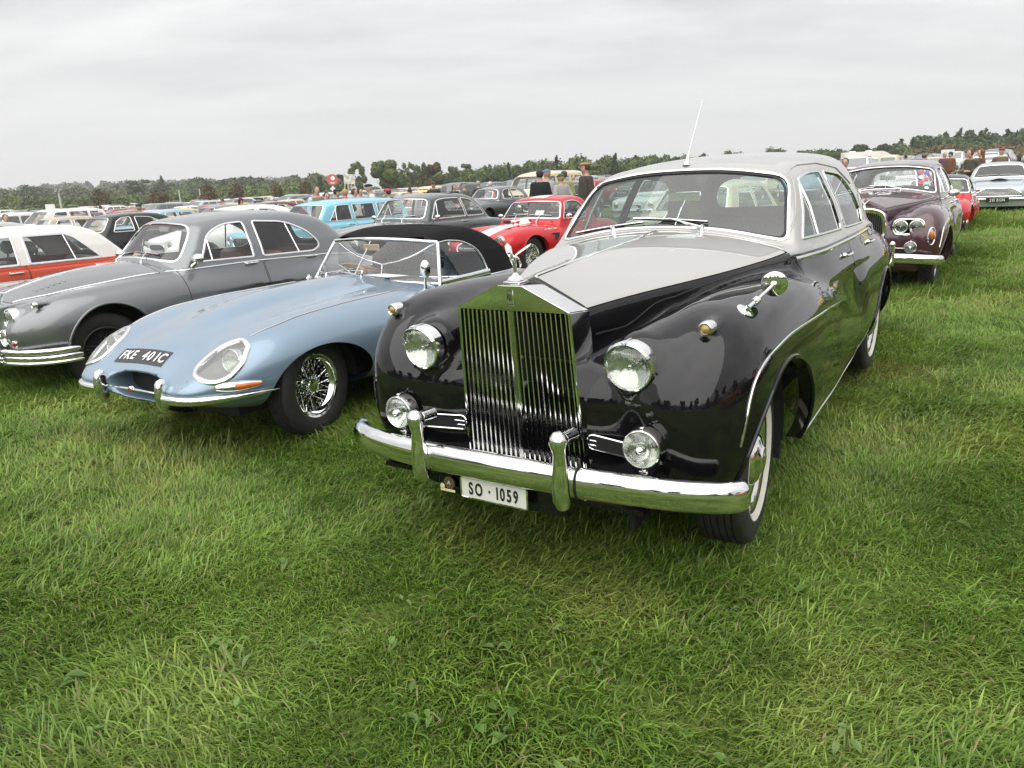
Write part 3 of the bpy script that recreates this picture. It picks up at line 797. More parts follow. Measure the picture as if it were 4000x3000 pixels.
def trunk_mesh(h, r, base, w, rng, k=6):
    m = MB(); P = crv([(0, 0, -.2), (.05 * w * rng.normal(), .05 * w * rng.normal(), h * .3), (.08 * w * rng.normal(), .08 * w * rng.normal(), h * .62), (0, 0, h * .85)], 3); m.tube(P, np.linspace(r, r * .2, len(P)), 7)
    for i in range(k):
        a = rng.random() * 6.283; z = base + (h - base) * rng.uniform(.0, .5); q = w * rng.uniform(.25, .42); m.tube([(0, 0, z), (q * .5 * math.cos(a), q * .5 * math.sin(a), z + q * .35), (q * math.cos(a), q * math.sin(a), z + q * .75)], [r * .4, r * .25, r * .08], 5)
    return m.mesh('trunk', BARK)
_TREES = {}
def tree(kind, x, y, h, w, label, group=None, name=None, leaf='green', n=1500, size=.30, base=.18, lobes=14):
    z = float(gz(x, y)); key = (kind, leaf, round(h, 1), round(w, 1)); rng = np.random.default_rng(abs(hash((kind, leaf, int(h * 10), int(w * 10)))) % 99999 if False else int(h * 137 + w * 971 + len(leaf) * 17 + len(kind)))
    o = empty(name or 'tree', label, 'tree', group, Matrix.Translation((x, y, z)) @ Matrix.Rotation(rng.random() * 6.28, 4, 'Z'))
    if key not in _TREES:
        if kind == 'round': Lb = round_lobes(w, h, h * base, lobes, rng)
        elif kind == 'conifer':
            Lb = [((rng.normal(0, .06 * w), rng.normal(0, .06 * w), h * t), (w * .5 * (1.02 - t) + .12, w * .5 * (1.02 - t) + .12, h * .09)) for t in np.linspace(base, .97, 11)]
        elif kind == 'flat': Lb = [((w * .38 * math.cos(a) * q, w * .38 * math.sin(a) * q, h * (.93 - .16 * j + .04 * rng.normal())), (w * .2, w * .2, h * .05)) for j in range(3) for a, q in [(rng.random() * 6.28, rng.random() ** .5) for _ in range(5)]]
        elif kind == 'sparse': Lb = [((w * .3 * rng.normal(), w * .3 * rng.normal(), h * rng.uniform(.35, .95)), (w * .13, w * .13, h * .10)) for _ in range(lobes)]
        else: Lb = [((w * .2 * rng.normal(), w * .2 * rng.normal(), h * rng.uniform(.3, .7)), (w * .34, w * .34, h * .34)) for _ in range(7)]
        _TREES[key] = (foliage_mesh('crown', Lb, n, size, LEAF[leaf], int(h * 31 + w * 7)), trunk_mesh(h, max(.08, h * .028), h * base, w, rng))
    obj('crown', _TREES[key][0], o); obj('trunk', _TREES[key][1], o)
    return o
def tree_at(kind, u, vtop, dist, wpx, label, **k):
    """tree whose crown top stands at photo pixel (u, vtop) at a distance"""
    p = at_depth(u, vtop, dist); h = p.z - float(gz(p.x, p.y)); return tree(kind, p.x, p.y, h, wpx / CAM_F * dist, label, **k)
# ------------------------------------------------------------------ wheels and shared car parts
_WHEEL_CACHE = {}
def tyre_mesh(R, rr, w, white=None, n=64):
    key = ('tyre', R, rr, w, white, n)
    if key in _WHEEL_CACHE: return _WHEEL_CACHE[key]
    h = R - rr; m = MB()
    prof = [(rr - .012, w * .62), (rr, w * .74), (rr + .12 * h, w * .86), (rr + .3 * h, w * .97), (rr + .5 * h, w), (rr + .72 * h, w * .97), (rr + .88 * h, w * .9),
            (R - .006, w * .80), (R, w * .70)]
    mi = [0] * 8
    if white:
        a, b = white
        f = lambda r: np.interp(r, [p[0] for p in prof], [p[1] for p in prof])
        pr = sorted(prof[:-2] + [(a, f(a)), (a + .001, f(a) + .0025), (b - .001, f(b) + .0025), (b, f(b))]) + prof[-2:]
        mi = [1 if a - 1e-6 <= pr[i][0] and pr[i + 1][0] <= b + 1e-6 else 0 for i in range(len(pr) - 1)]; prof = pr
    tread = []
    for g in (.52, .26, 0.0, -.26, -.52):     # circumferential grooves
        tread += [(R, w * (g + .035)), (R - .007, w * (g + .02)), (R - .007, w * (g - .02)), (R, w * (g - .035))]
    back = [(r, -y) for r, y in prof[::-1]]
    full = prof + tread + back
    mi = mi + [0] * (len(full) - 1 - len(mi))
    m.lathe(full, n, mi=mi)
    _WHEEL_CACHE[key] = me = m.mesh('tyre', [TYRE, WHITEWALL], angle=35)
    return me
def rim_mesh(rr, w, kind, n=48, mats=None):
    key = ('rim', rr, w, kind, n, tuple(m.name for m in mats) if mats else None)
    if key in _WHEEL_CACHE: return _WHEEL_CACHE[key]
    m = MB()
    if kind == 'dish':      # pressed steel disc with bright trim ring
        m.lathe([(rr - .004, w * .60), (rr + .004, w * .76), (rr - .004, w * .79), (rr - .02, w * .74), (rr - .032, w * .62), (rr - .045, w * .60)], n, 0)
        m.lathe([(rr - .043, w * .60), (rr - .06, w * .56), (rr * .6, w * .50), (rr * .5, w * .52), (.02, w * .52), (.001, w * .52)], n, 1)
        m.lathe([(rr, -w * .7), (rr - .004, -w * .6), (.05, -w * .2), (.001, -w * .2)], n, 2)
    elif kind == 'wire':
        m.lathe([(rr + .006, w * .70), (rr + .010, w * .80), (rr + .002, w * .83), (rr - .008, w * .76), (rr - .012, w * .55), (rr - .030, w * .30), (rr - .032, -w * .2), (rr - .014, -w * .5), (rr + .008, -w * .78)], n, 0)
        m.lathe([(.001, w * .52), (.030, w * .52), (.045, w * .47), (.048, w * .40), (.060, w * .36), (.062, w * .30), (.055, w * .1), (.070, -w * .35), (.072, -w * .45), (.05, -w * .5)], 28, 0)
        m.lathe([(.14, -w * .5), (.13, -w * .52), (.001, -w * .52)], 24, 2)
    me = m.mesh('wheel', mats or [CHROME, CHROME, DARK], angle=30)
    _WHEEL_CACHE[key] = me
    return me
def spoke_lines(rr, w, n):
    L = []
    for i in range(n):
        a = 2 * math.pi * i / n; k = i % 4; tw = rad(26) * (1 if i % 2 else -1)
        if k < 2: r0, y0, y1, r1 = .052, w * .42, w * .12, rr - .030
        else: r0, y0, y1, r1 = .068, -w * .34, w * .22, rr - .029
        L.append(((r0 * math.cos(a + tw), y0, r0 * math.sin(a + tw)), (r1 * math.cos(a), y1, r1 * math.sin(a))))
    return L
def wheel(parent, pos, R, rr, w, kind='dish', steer=0.0, white=None, cap=None, n=64, mats=None, spokes=0, single_spokes=False, camber=0.0):
    """a wheel > tyre, hubcap or spokes; outboard side is +y of the wheel"""
    sg = 1 if pos[1] > 0 else -1
    mw = Matrix.Translation(pos) @ Matrix.Rotation(rad(steer), 4, 'Z') @ Matrix.Rotation(rad(RND.uniform(0, 90)), 4, 'Y')
    if sg < 0: mw = Matrix.Translation(pos) @ Matrix.Rotation(rad(steer + 180), 4, 'Z') @ Matrix.Rotation(rad(RND.uniform(0, 90)), 4, 'Y')
    o = obj('wheel', rim_mesh(rr, w, kind, n, mats), parent); o.matrix_local = mw
    obj('tyre', tyre_mesh(R, rr, w, white, n), o)
    if cap is not None: obj('hubcap', cap, o)
    if spokes:
        if single_spokes:
            for a, b in spoke_lines(rr, w, spokes):
                obj('spoke', MB().tube([a, b], .0021, 5).mesh('spoke', CHROME), o)
        else:
            key = ('spk', rr, w, spokes, bool(mats))
            if key not in _WHEEL_CACHE:
                m = MB()
                for a, b in spoke_lines(rr, w, spokes): m.tube([a, b], .0024, 4)
                _WHEEL_CACHE[key] = m.mesh('spokes', mats[0] if mats else CHROME_OLD)
            q = obj('spokes', _WHEEL_CACHE[key], o); q['kind'] = 'stuff'
    return o
def arch_liner(parent, shell_y, cx, cz, R, yi, yo, mat_=None):
    """dark inner wheel arches, one part for both sides"""
    m = MB()
    for sg in (-1, 1):
        a = np.linspace(-9, 189, 24); P = np.stack([cx + (R + .012) * np.cos(np.radians(a)), cz + (R + .012) * np.sin(np.radians(a))], 1)
        V = np.stack([np.stack([P[:, 0], np.full(24, sg * yi), P[:, 1]], 1), np.stack([P[:, 0], np.full(24, sg * yo), P[:, 1]], 1)], 1)
        m.grid(V)
        m.box((cx - R - .005, sg * (yi + yo) / 2 - sg * .12, .36), (.02, yo - yi + .22, .34)); m.box((cx, sg * (yi - .01), .30), (2 * R, .02, .30))
        c = np.array([[cx, sg * yi, cz]]); F = []
        m.add(np.concatenate([c, V[:, 0]]), [[0, i + 1, i + 2] for i in range(23)])
    return m.build('wheel_arch_liner', mat_ or DARK, parent, smooth=False)
def lamp(parent, name, c, d, r, rim=.012, depth=.05, bulge=.25, lensmat=None, rimmat=None, hood=0.0, up=(0, 0, 1), flutes=True):
    """round lamp facing d: rim > reflector, lens"""
    R = align(d, up)
    m = MB()
    m.lathe([(r + .002, -depth), (r + rim, -depth), (r + rim + .002, -.010), (r + rim * .7, .006), (r + .002, .008), (r - .002, .002)], 40, axis='x')
    if hood > 0:     # peaked hood over the upper half
        a = np.linspace(-8, 188, 26); V = []
        for t in a:
            ct, st = math.cos(rad(t)), math.sin(rad(t)); k = max(0, math.sin(rad(t))) ** .6
            V.append([(-depth * .8, (r + rim + .004) * ct, (r + rim + .004) * st), (.004 + hood * k * .7, (r + rim + .005) * ct, (r + rim + .005) * st),
                      (.008 + hood * k, (r + rim * .6) * ct, (r + rim * .6) * st), (.004, (r + .002) * ct, (r + .002) * st)])
        m.grid(V)
        m.box((hood * .5, 0, r + rim + .005), (hood + .05, .012, .008), bev=.002)
    o = m.build(name, rimmat or CHROME, parent); o.matrix_local = Matrix.Translation(c) @ Matrix(R.tolist()).to_4x4()
    # lens, fluted like pressed glass
    n = 21; g = np.linspace(-1, 1, n); V = np.zeros((12, 40, 3)); rr_ = np.linspace(0.02, 1, 12)
    th = np.linspace(0, 2 * np.pi, 40)
    Y = rr_[:, None] * np.cos(th) * r; Z = rr_[:, None] * np.sin(th) * r
    V[..., 0] = bulge * r * (1 - rr_[:, None] ** 2); V[..., 1] = Y; V[..., 2] = Z
    MB().grid(V).build('lens', lensmat or LENS, o)
    V2 = V.copy(); V2[..., 0] = -depth * .95 * (1 - rr_[:, None] ** 2) - .002
    q = MB().grid(V2)
    q.tube([(-depth * .9, 0, 0), (-depth * .35, 0, 0)], r * .12, 10); q.ball((-depth * .3, 0, 0), r * .14)
    if flutes:
        for k in range(-5, 6):
            y = k * r * .085
            if abs(y) < r * .9:
                z1 = math.sqrt(max(0, r * r * .9 - y * y)); q.tube([(bulge * r * .35, y, z1 * .15), (bulge * r * .5, y, z1 * .5), (bulge * r * .1, y, z1 * .93)], .0012, 4)
    q.build('reflector', REFLECTOR, o)
    return o
def seat_bench(mb, x, z, w, wy=1.25, cy=0.0, back=.55, lean=14, m=0):
    """bench or bucket: cushion and backrest"""
    mb.box((x, cy, z), (.52, wy, .17), m, bev=.05)
    R = rot('Y', -lean); mb.box((x - .30 - back * .12, cy, z + back * .5), (.15, wy, back), m, R=R, bev=.05)
def steering_wheel(parent, c, r=.2, tilt=55, m=None, hub=None):
    q = MB(); R = rot('Y', -(90 - tilt))
    a = np.linspace(0, 2 * np.pi, 40, endpoint=False); P = np.stack([r * np.cos(a), r * np.sin(a), 0 * a], 1) @ R.T
    q.tube(P, .011, 8, closed=True)
    for t in (90, 210, 330): q.tube([np.zeros(3), np.array([r * math.cos(rad(t)), r * math.sin(rad(t)), 0]) @ R.T], .008, 6)
    q.lathe([(.001, .02), (.035, .015), (.04, -.02)], 16, axis='z', R=R)
    q.tube([(0, 0, 0), np.array([0, 0, -.35]) @ R.T], .018, 8)
    return q.build('steering_wheel', m or RUBBER, parent, loc=c)
def wiper(parent, shell, base, tip_a, tip_b, lift=.012, m=None):
    """arm from base to the middle of a blade lying between two points on the glass"""
    q = MB(); base = np.asarray(base, float); a = np.asarray(tip_a, float); b = np.asarray(tip_b, float); mid = (a + b) / 2
    n = shell.nrm(mid[None])[0]
    q.tube([base, base + n * .02, mid + n * .022], [.009, .007, .004], 8)
    q.lathe([(.001, .028), (.012, .026), (.014, 0), (.017, -.01)], 14, axis='z', c=base)
    q.tube([a + n * .012, mid + n * .018, b + n * .012], .004, 6)
    q.tube([a + n * .004, b + n * .004], .004, 6, m=1)
    return q.build('wiper', [m or STEEL, RUBBER], parent)
def door_handle(parent, c, L=.17, sg=1, out=.03, m=None):
    q = MB(); y = sg * out
    q.tube([(-L / 2, 0, 0), (-L / 2 + .01, y * .8, 0), (-L / 4, y, 0), (L / 3, y, 0), (L / 2, y * .75, 0)], [.008, .010, .010, .009, .007], 8)
    q.lathe([(.016, 0), (.014, y * .5), (.001, y * .5)], 14, axis='y', c=(L * .42, 0, 0))
    q.tube([(L / 2 - .015, 0, 0), (L / 2 - .012, y, 0)], .009, 8)
    return q.build('handle', m or CHROME, parent, loc=c)
# ------------------------------------------------------------------ the black and silver limousine
BLACKPAINT = paint('black_gloss_paint', (0.006, 0.0055, 0.0065))
SILVERPAINT = paint('silver_grey_paint', (0.36, 0.355, 0.335), metal=0.25, rough=0.38, noise=0.04)
LEATHER = mat('grey_green_leather', (0.10, 0.115, 0.105), rough=0.5, bump=0.1, bscale=60)
HEADLINING = mat('grey_headlining', (0.30, 0.31, 0.29), rough=0.9)
WALNUT = mat('walnut_veneer', (0.12, 0.055, 0.022), rough=0.2, coat=0.8, noise=0.3, nscale=15)
def limo_field(four_lamp=False):
    ridge = pch([.62, .44, -.09, -.51, -.98, -1.6], [1.135, 1.143, 1.172, 1.190, 1.212, 1.215])
    edge_z = pch([.62, .41, .1, -.2, -.55, -.75, -.96, -1.5], [1.005, 1.018, 1.036, 1.050, 1.070, 1.083, 1.096, 1.10])
    edge_y = pch([.62, .41, -.96, -1.5, -3.2, -4.0, -4.6], [.20, .245, .70, .755, .74, .60, .42])
    crown = pch([.6, .2, -.3, -1.0, -1.6], [1.0, 1.05, 1.35, 1.9, 2.2])
    deck = pch([-5, -4.5, -4.2, -3.8, -3.4, -3.0, -1.5, 0], [.62, .78, .90, 1.0, 1.06, 1.085, 1.09, 1.09])
    hull = Tube([(.50, 0, .60, .52, .18, .26), (.2, 0, .62, .56, .26, .32), (-.3, 0, .64, .64, .36, .36), (-1.0, 0, .66, .775, .42, .40), (-2.0, 0, .66, .825, .42, .40), (-3.0, 0, .66, .80, .42, .38),
                 (-3.9, 0, .64, .70, .38, .32), (-4.5, 0, .62, .60, .30, .28)], p=4.0, rear=(-3.7, -4.5), front=(.2, .53))
    wing = Tube([(.62, .66, .63, .235, .38, .42), (.3, .665, .63, .25, .405, .42), (-.1, .675, .62, .258, .425, .42), (-.6, .685, .60, .252, .415, .40), (-1.1, .685, .57, .235, .34, .36),
                 (-1.7, .655, .52, .225, .235, .32), (-2.4, .58, .45, .26, .16, .25)], p=2.35, front=(.17, .595), rear=(-2.0, -2.75), ryi=.255)
    rwing = Tube([(-1.9, .62, .62, .24, .30, .35), (-2.5, .63, .62, .25, .35, .37), (-3.1, .635, .62, .25, .375, .38), (-3.8, .59, .62, .25, .35, .34), (-4.4, .50, .62, .22, .28, .28)],
                 p=2.4, front=(-2.4, -1.95), rear=(-3.7, -4.5))
    roof_z = pch([-.9, -1.2, -1.45, -1.9, -2.5, -3.0, -3.4, -3.8, -4.2, -4.5], [1.52, 1.535, 1.553, 1.585, 1.602, 1.588, 1.545, 1.46, 1.33, 1.2])
    cab_y = pch([-.8, -1.1, -1.6, -2.3, -2.9, -3.4, -3.9, -4.3], [.70, .715, .745, .755, .735, .68, .58, .45])
    def f(P):
        x, y, z = P[:, 0], np.abs(P[:, 1]), P[:, 2]
        ye = edge_y(x); t = np.clip(y / ye, 0, 1.6); zr = ridge(x); ze = edge_z(x); yy = np.sqrt(t * t + .0016) - .04
        top = np.where(x > -1.25, zr - (zr - ze) * yy ** crown(x), deck(x))
        top = np.where(x > -1.25, top, np.minimum(deck(x), 1.1))
        bon = smax(z - top, (y - ye - .004) * .95, .05)
        bon = smax(bon, x - .43, .03); bon = smax(bon, -(x + 4.0 - .35 * (1.1 - z)), .2); bon = smax(bon, .5 - z, .05)
        body = smin(hull(P), wing(P), .17)
        body = smin(body, rwing(P), .08)
        body = smin(body, bon, .045)
        # lower nose panel between the wings
        q = smax(smax(x - (.50 - .10 * np.clip(z - .45, 0, 1)), y - .62, .1), smax(z - .82 + .25 * np.clip(y - .3, 0, 1), .36 - z, .06), .08)
        body = smin(body, q, .10)
        Y = P.copy(); Y[:, 1] = y
        if four_lamp:
            for yy_, xx_ in ((.43, .53), (.60, .50)): body = smin(body, seg(Y, (xx_ - .085, yy_, .835), (.05, yy_ + .02, .845), .112, .12), .05)
        else:
            body = smin(body, seg(Y, (.445, .483, .852), (.0, .51, .87), .112, .11), .075)
            body = smin(body, seg(Y, (.415, .725, .982), (.16, .725, .985), .026, .012), .03)
        # cabin
        w = cab_y(x) - .36 * np.clip(z - 1.10, -.3, 1) ** 1.0 - .15 * np.clip(z - 1.28, 0, 1)
        rz = roof_z(x) - .10 * y * y - .25 * y ** 4
        c = smax(z - rz, (y - w) * .93, .13)
        xw = -.975 - 1.08 * (z - 1.21) - .32 * y * y
        c = smax(c, (x - xw) * .70, .05)
        xr = -3.62 - .62 * (1.42 - z) + .35 * y * y
        c = smax(c, -(x - xr) * .78, .22)
        c = smax(c, .9 - z, .02)
        body = smin(body, c, .035)
        return smax(body, .262 - z, .03)
    return f, edge_y
def build_limo(name, label, mw, group=None, four_lamp=False, top=SILVERPAINT, low=BLACKPAINT, h=.021, flag_plate=None, hero=True, glassm=GLASS_GREEN):
    root = empty(name, label, 'car', group, mw)
    f, edge_y = limo_field(four_lamp)
    S = Shell(f, (-4.75, 0, .2), (.75, 1.05, 1.68), h)
    WC = [(0.0, .352, .437), (-3.124, .352, .40)]
    for cx, cz, R in WC:
        S.cut(lambda V: np.hypot(V[:, 0] - cx, (V[:, 2] - cz) * (1 if hero else 1)) - R, lambda c: (np.abs(c[:, 1]) > .42) & (c[:, 2] < 1.0), neg='hole')
    S.cut(lambda V: V[:, 2] - .275, None, neg='hole', src='body')
    if not four_lamp: S.cut(lambda V: np.hypot(np.abs(V[:, 1]) - .481, V[:, 2] - .850) - .092, lambda c: (c[:, 0] > .40) & (np.abs(c[:, 1]) < .62) & (c[:, 2] > .7) & (c[:, 2] < .99), neg='hole', src='body')
    # windows
    W1 = rpoly([(-1.155, 1.146), (-1.995, 1.126), (-2.015, 1.468), (-1.75, 1.470), (-1.495, 1.442)], [.02, .02, .03, .1, .05])
    W2 = rpoly([(-2.115, 1.124), (-2.80, 1.104), (-2.90, 1.18), (-2.80, 1.34), (-2.60, 1.435), (-2.13, 1.470)], [.02, .04, .05, .1, .12, .03])
    side = lambda c: (np.abs(c[:, 1]) > .42) & (c[:, 2] > 1.09) & (c[:, 2] < 1.56) & (c[:, 0] < -1.05) & (c[:, 0] > -3.1)
    for nm, W in (('win_f', W1), ('win_r', W2)):
        d = sdpoly(W); S.cut(lambda V: d(V[:, [0, 2]]), side, neg=nm)
    ws = [(-.655, 1.145), (-.3, 1.215), (0, 1.228), (.3, 1.215), (.655, 1.145), (.575, 1.462), (.28, 1.512), (0, 1.520), (-.28, 1.512), (-.575, 1.462)]
    WS = rpoly(ws, [.05, .3, .3, .3, .05, .085, .3, .3, .3, .085])
    d = sdpoly(WS); S.cut(lambda V: d(V[:, [1, 2]]), lambda c: (c[:, 0] > -1.75) & (c[:, 2] > 1.12), neg='windscreen', src='body')
    WR = rpoly([(-.56, 1.17), (.56, 1.17), (.50, 1.38), (.30, 1.43), (-.30, 1.43), (-.50, 1.38)], .09)
    d2 = sdpoly(WR); S.cut(lambda V: d2(V[:, [1, 2]]), lambda c: (c[:, 0] < -3.3) & (c[:, 2] > 1.12), neg='rear_window', src='body')
    # bonnet: plan outline
    xb = np.linspace(.405, -.915, 24); BO = np.concatenate([np.stack([xb, edge_y(xb) - .012], 1), np.stack([xb[::-1], -(edge_y(xb[::-1]) - .012)], 1)])
    d3 = sdpoly(BO); S.gap(lambda V: d3(V[:, :2]), .0028, 'bonnet', lambda c: (c[:, 2] > .97) & (c[:, 0] > -1.05), src='body')
    # two-tone line
    beltz = pch([.45, -.9, -1.5, -2.9, -3.3, -3.9, -4.6], [1.02, 1.086, 1.078, 1.068, 1.062, .98, .80])
    S.cut(lambda V: np.where(V[:, 0] > -.93, edge_y(V[:, 0]) - .008 - np.abs(V[:, 1]), V[:, 2] - beltz(V[:, 0])), lambda c: c[:, 2] > .62, pos='roof', src='body')
    S.T[(S.T == S.tid('roof')) & (S.V[S.F].mean(1)[:, 0] > -.90)] = S.tid('body')
    m_ = (S.T == S.tid('roof')) & (S.V[S.F].mean(1)[:, 0] < -3.2) & (S.V[S.F].mean(1)[:, 2] < 1.09) & (np.abs(S.V[S.F].mean(1)[:, 1]) > .62); S.T[m_] = S.tid('body')
    # doors
    D1 = rpoly([(-.965, 1.10), (-.965, .95), (-1.02, .70), (-1.05, .40), (-1.04, .305), (-2.02, .305), (-2.055, .6), (-2.065, 1.10)], [0, .2, .3, .1, .03, .03, .2, 0])
    D2 = rpoly([(-2.075, 1.10), (-2.065, .6), (-2.03, .305), (-2.62, .305), (-2.66, .48), (-2.86, .74), (-2.93, .9), (-2.93, 1.10)], [0, .2, .03, .05, .15, .2, .1, 0])
    sb = lambda c: (np.abs(c[:, 1]) > .55) & (c[:, 2] < 1.12)
    dd1, dd2 = sdpoly(D1), sdpoly(D2)
    S.gap(lambda V: dd1(V[:, [0, 2]]), .0028, 'door_f', sb, src='body'); S.gap(lambda V: dd2(V[:, [0, 2]]), .0028, 'door_r', sb, src='body')
    S.part('body', 'body', [low, RUBBER], root, seam=True)
    S.part('bonnet', 'bonnet', top, root)
    S.part('roof', 'roof', top, root)
    L = lambda c: c[:, 1] > 0
    Rr = lambda c: c[:, 1] < 0
    for flt in (L, Rr):
        sg = 1 if flt is L else -1
        for nm, hx, hz in (('door_f', -1.90, .985), ('door_r', -2.80, .975)):
            do = S.part('door', nm, low, root, filt=flt)
            hp = S.side(np.array([[hx, hz]]), sg)[0]
            if do: door_handle(do, hp, .17, sg)
        for nm in ('win_f', 'win_r'): S.part('side_window', nm, glassm, root, offset=-.008, filt=flt)
    wsg = S.part('windscreen', 'windscreen', glassm, root, offset=-.006)
    S.part('rear_window', 'rear_window', glassm, root, offset=-.006)
    # bright frames
    m = MB(); P = S.front(dense(WS, .035)); strip(m, S, P, .0105, .007); m.build('windscreen_frame', CHROME, wsg)
    m = MB(); P = S.front(dense(rpoly([(y * .975, 1.325 + (z - 1.325) * .93) for y, z in ws], [.05, .3, .3, .3, .05, .08, .3, .3, .3, .08]), .035)); strip(m, S, P, .006, .004, off=-.002); m.build('rubber_seal', RUBBER, wsg)
    for sg in (1, -1):
        m = MB()
        for W in (W1, W2): strip(m, S, S.side(dense(W, .03), sg), .0085, .006)
        a = S.side(np.array([[-1.44, 1.137], [-1.47, 1.30], [-1.50, 1.444]]), sg); m.tube(a - S.nrm(a) * .004, .009, 8)
        m.build('window_frame', CHROME, root)
        m = MB(); xs = np.linspace(-.97, -2.92, 30); P = S.side(np.stack([xs, beltz(xs) - .022], 1), sg); strip(m, S, P, .011, .009, closed=False); m.build('waist_moulding', CHROME, root)
        m = MB(); xs = np.linspace(.38, -.93, 24); P = S.top(np.stack([xs, sg * (edge_y(xs) + .004)], 1)); strip(m, S, P, .004, .003, closed=False); m.build('bonnet_edge_bead', RUBBER, root)
        m = MB(); P = S.side(np.stack([np.linspace(-.56, -2.62, 20), np.full(20, .292)], 1), sg); P = np.where(np.isfinite(P), P, 0); strip(m, S, P, .012, .010, closed=False); m.build('sill_strip', CHROME, root)
        # raised swage round the front wheel running back along the doors
        SW = crv([(.452, .56), (.431, .647), (.404, .728), (.352, .792), (.255, .838), (.066, .860), (-.139, .868), (-.5, .855), (-.98, .824), (-1.4, .784), (-1.80, .738)], 5); P = S.side(SW, sg)
        wd = np.interp(np.arange(len(P)), [0, 3, len(P) * .75, len(P) - 1], [.003, .007, .0065, .001]); m = MB(); strip(m, S, P, wd, .006, closed=False)
        m.build('swage_moulding', CHROME, root)
        an = np.linspace(-14, 194, 50)
        for cx, cz, R in WC:
            m = MB()
            A = np.stack([cx + R * np.cos(np.radians(an)), cz + R * np.sin(np.radians(an))], 1); A = A[A[:, 1] > .28]
            P = S.side(A, sg); P = P[np.abs(P[:, 1]) > .5]; m.tube(P, .010, 8)
            V = np.stack([P, P * [1, 0, 1] + np.stack([0 * P[:, 0], np.abs(P[:, 1]) - .06, 0 * P[:, 0]], 1) * [1, sg, 1]], 1); m.grid(V); m.build('arch_lip', low, root)
    for cx, cz, R in WC: arch_liner(root, None, cx, cz, R + .02, .45, .80)
    # roof gutter
    m = MB(); xs = np.concatenate([np.linspace(-1.06, -1.5, 8), np.linspace(-1.6, -2.9, 14)]); zs = np.interp(xs, [-3.2, -2.9, -2.6, -2.1, -1.7, -1.45, -1.06], [1.15, 1.36, 1.475, 1.515, 1.512, 1.487, 1.165])
    for sg in (1, -1):
        P = S.side(np.stack([xs, zs], 1), sg); mm = MB(); strip(mm, S, P, .005, .006, closed=False); mm.build('roof_gutter', top, root)
    # inside
    m = MB(); m.box((-2.3, 0, .40), (3.0, 1.35, .06), 0); m.box((-1.0, 0, .72), (.10, 1.30, .60), 0); m.box((-3.42, 0, .80), (.10, 1.2, .50), 0)
    for sg in (1, -1): m.box((-2.2, sg * .70, .78), (2.4, .03, .56), 0)
    m.build('floor_pan', DARK, root, smooth=False)
    m = MB(); m.box((-1.06, 0, 1.085), (.22, 1.26, .10), 0, bev=.03); m.box((-1.17, 0, 1.02), (.03, 1.2, .16), 0, bev=.01); m.build('dashboard', WALNUT, root)
    m = MB(); seat_bench(m, -1.75, .62, 1, 1.22, back=.52); m.build('front_seat', LEATHER, root)
    m = MB(); seat_bench(m, -2.75, .62, 1, 1.20, back=.50); m.box((-3.35, 0, 1.06), (.35, 1.1, .04), 0); m.build('rear_seat', LEATHER, root)
    m = MB(); xs = np.linspace(-1.42, -3.3, 14); g = np.array([[(x, y, 1.485 + .07 * math.sin(math.pi * (x + 1.42) / -1.88) - .16 * y * y) for y in np.linspace(-.5, .5, 9)] for x in xs]); m.grid(g); m.build('headlining', HEADLINING, root)
    steering_wheel(root, (-1.42, .36, 1.03), .215, 60, RUBBER)
    m = MB(); m.box((-1.33, 0, 1.37), (.02, .20, .065), bev=.008); m.tube([(-1.325, 0, 1.35), (-1.10, 0, 1.15)], .006, 6); m.build('interior_mirror', CHROME, root)
    # glass-side things
    if hero:
        b1, b2 = S.front(np.array([[-.20, 1.205], [.20, 1.205]])); b1 = b1 + [.03, 0, -.02]; b2 = b2 + [.03, 0, -.02]
    else:
        b1, b2 = S.front(np.array([[-.20, 1.205], [.20, 1.205]]))
    tips = S.front(np.array([[-.56, 1.185], [-.12, 1.245], [-.16, 1.255], [.30, 1.232]]))
    bb = S.top(np.array([[-1.0, -.30], [-.985, .22]])) if True else None
    wiper(root, S, bb[0], tips[0], tips[1]); wiper(root, S, bb[1], tips[2] + [0, -.03, .01], tips[3] + [0, -.06, .01])
    # bonnet centre strip
    m = MB(); P = S.top(np.stack([np.linspace(.39, -.91, 24), np.zeros(24)], 1)); strip(m, S, P, .008, .007, closed=False); m.build('bonnet_strip', CHROME, root)
    # bumper: blade, overriders
    bp = crv([(.530, .897), (.560, .885), (.615, .830), (.69, .70), (.745, .52), (.778, .30), (.79, 0)], 5); bp = np.concatenate([bp, bp[::-1][1:] * [1, -1]])
    zz = .459 - .046 * np.abs(bp[:, 1] / .9) ** 3; P = np.column_stack([bp, zz]); n = len(P)
    a = np.linspace(0, 2 * np.pi, 22, endpoint=False); sp = lambda t: np.sign(t) * np.abs(t) ** .9
    prof = np.stack([.040 * sp(np.cos(a)), .059 * sp(np.sin(a))], 1); prof[:, 1] = np.where(np.abs(prof[:, 0]) < .04, prof[:, 1], prof[:, 1])
    sc = np.ones(n); ends = [.62, .84, .94, .98, 1]
    sc[:5] = ends; sc[-5:] = ends[::-1]
    bum = MB().tube(P, sc, prof=prof, up=(0, 0, 1)).build('front_bumper', CHROME, root)
    for sg in (1, -1):
        oy = .39 if four_lamp else .325
        m = MB(); zs = np.array([.362, .375, .405, .46, .53, .575, .60, .62, .64, .655, .664]); rw = np.array([.012, .030, .036, .034, .029, .027, .030, .036, .034, .024, .006])
        xo = np.array([.80, .808, .822, .826, .823, .822, .826, .830, .828, .824, .82])
        m.tube(np.column_stack([xo, np.full(11, sg * oy), zs]), rw, 18)
        m.box((.775, sg * oy, .455), (.06, .07, .10), bev=.02); m.tube([(.72, sg * oy, .62), (.80, sg * oy, .625)], .026, 12)
        m.build('overrider', CHROME, bum)
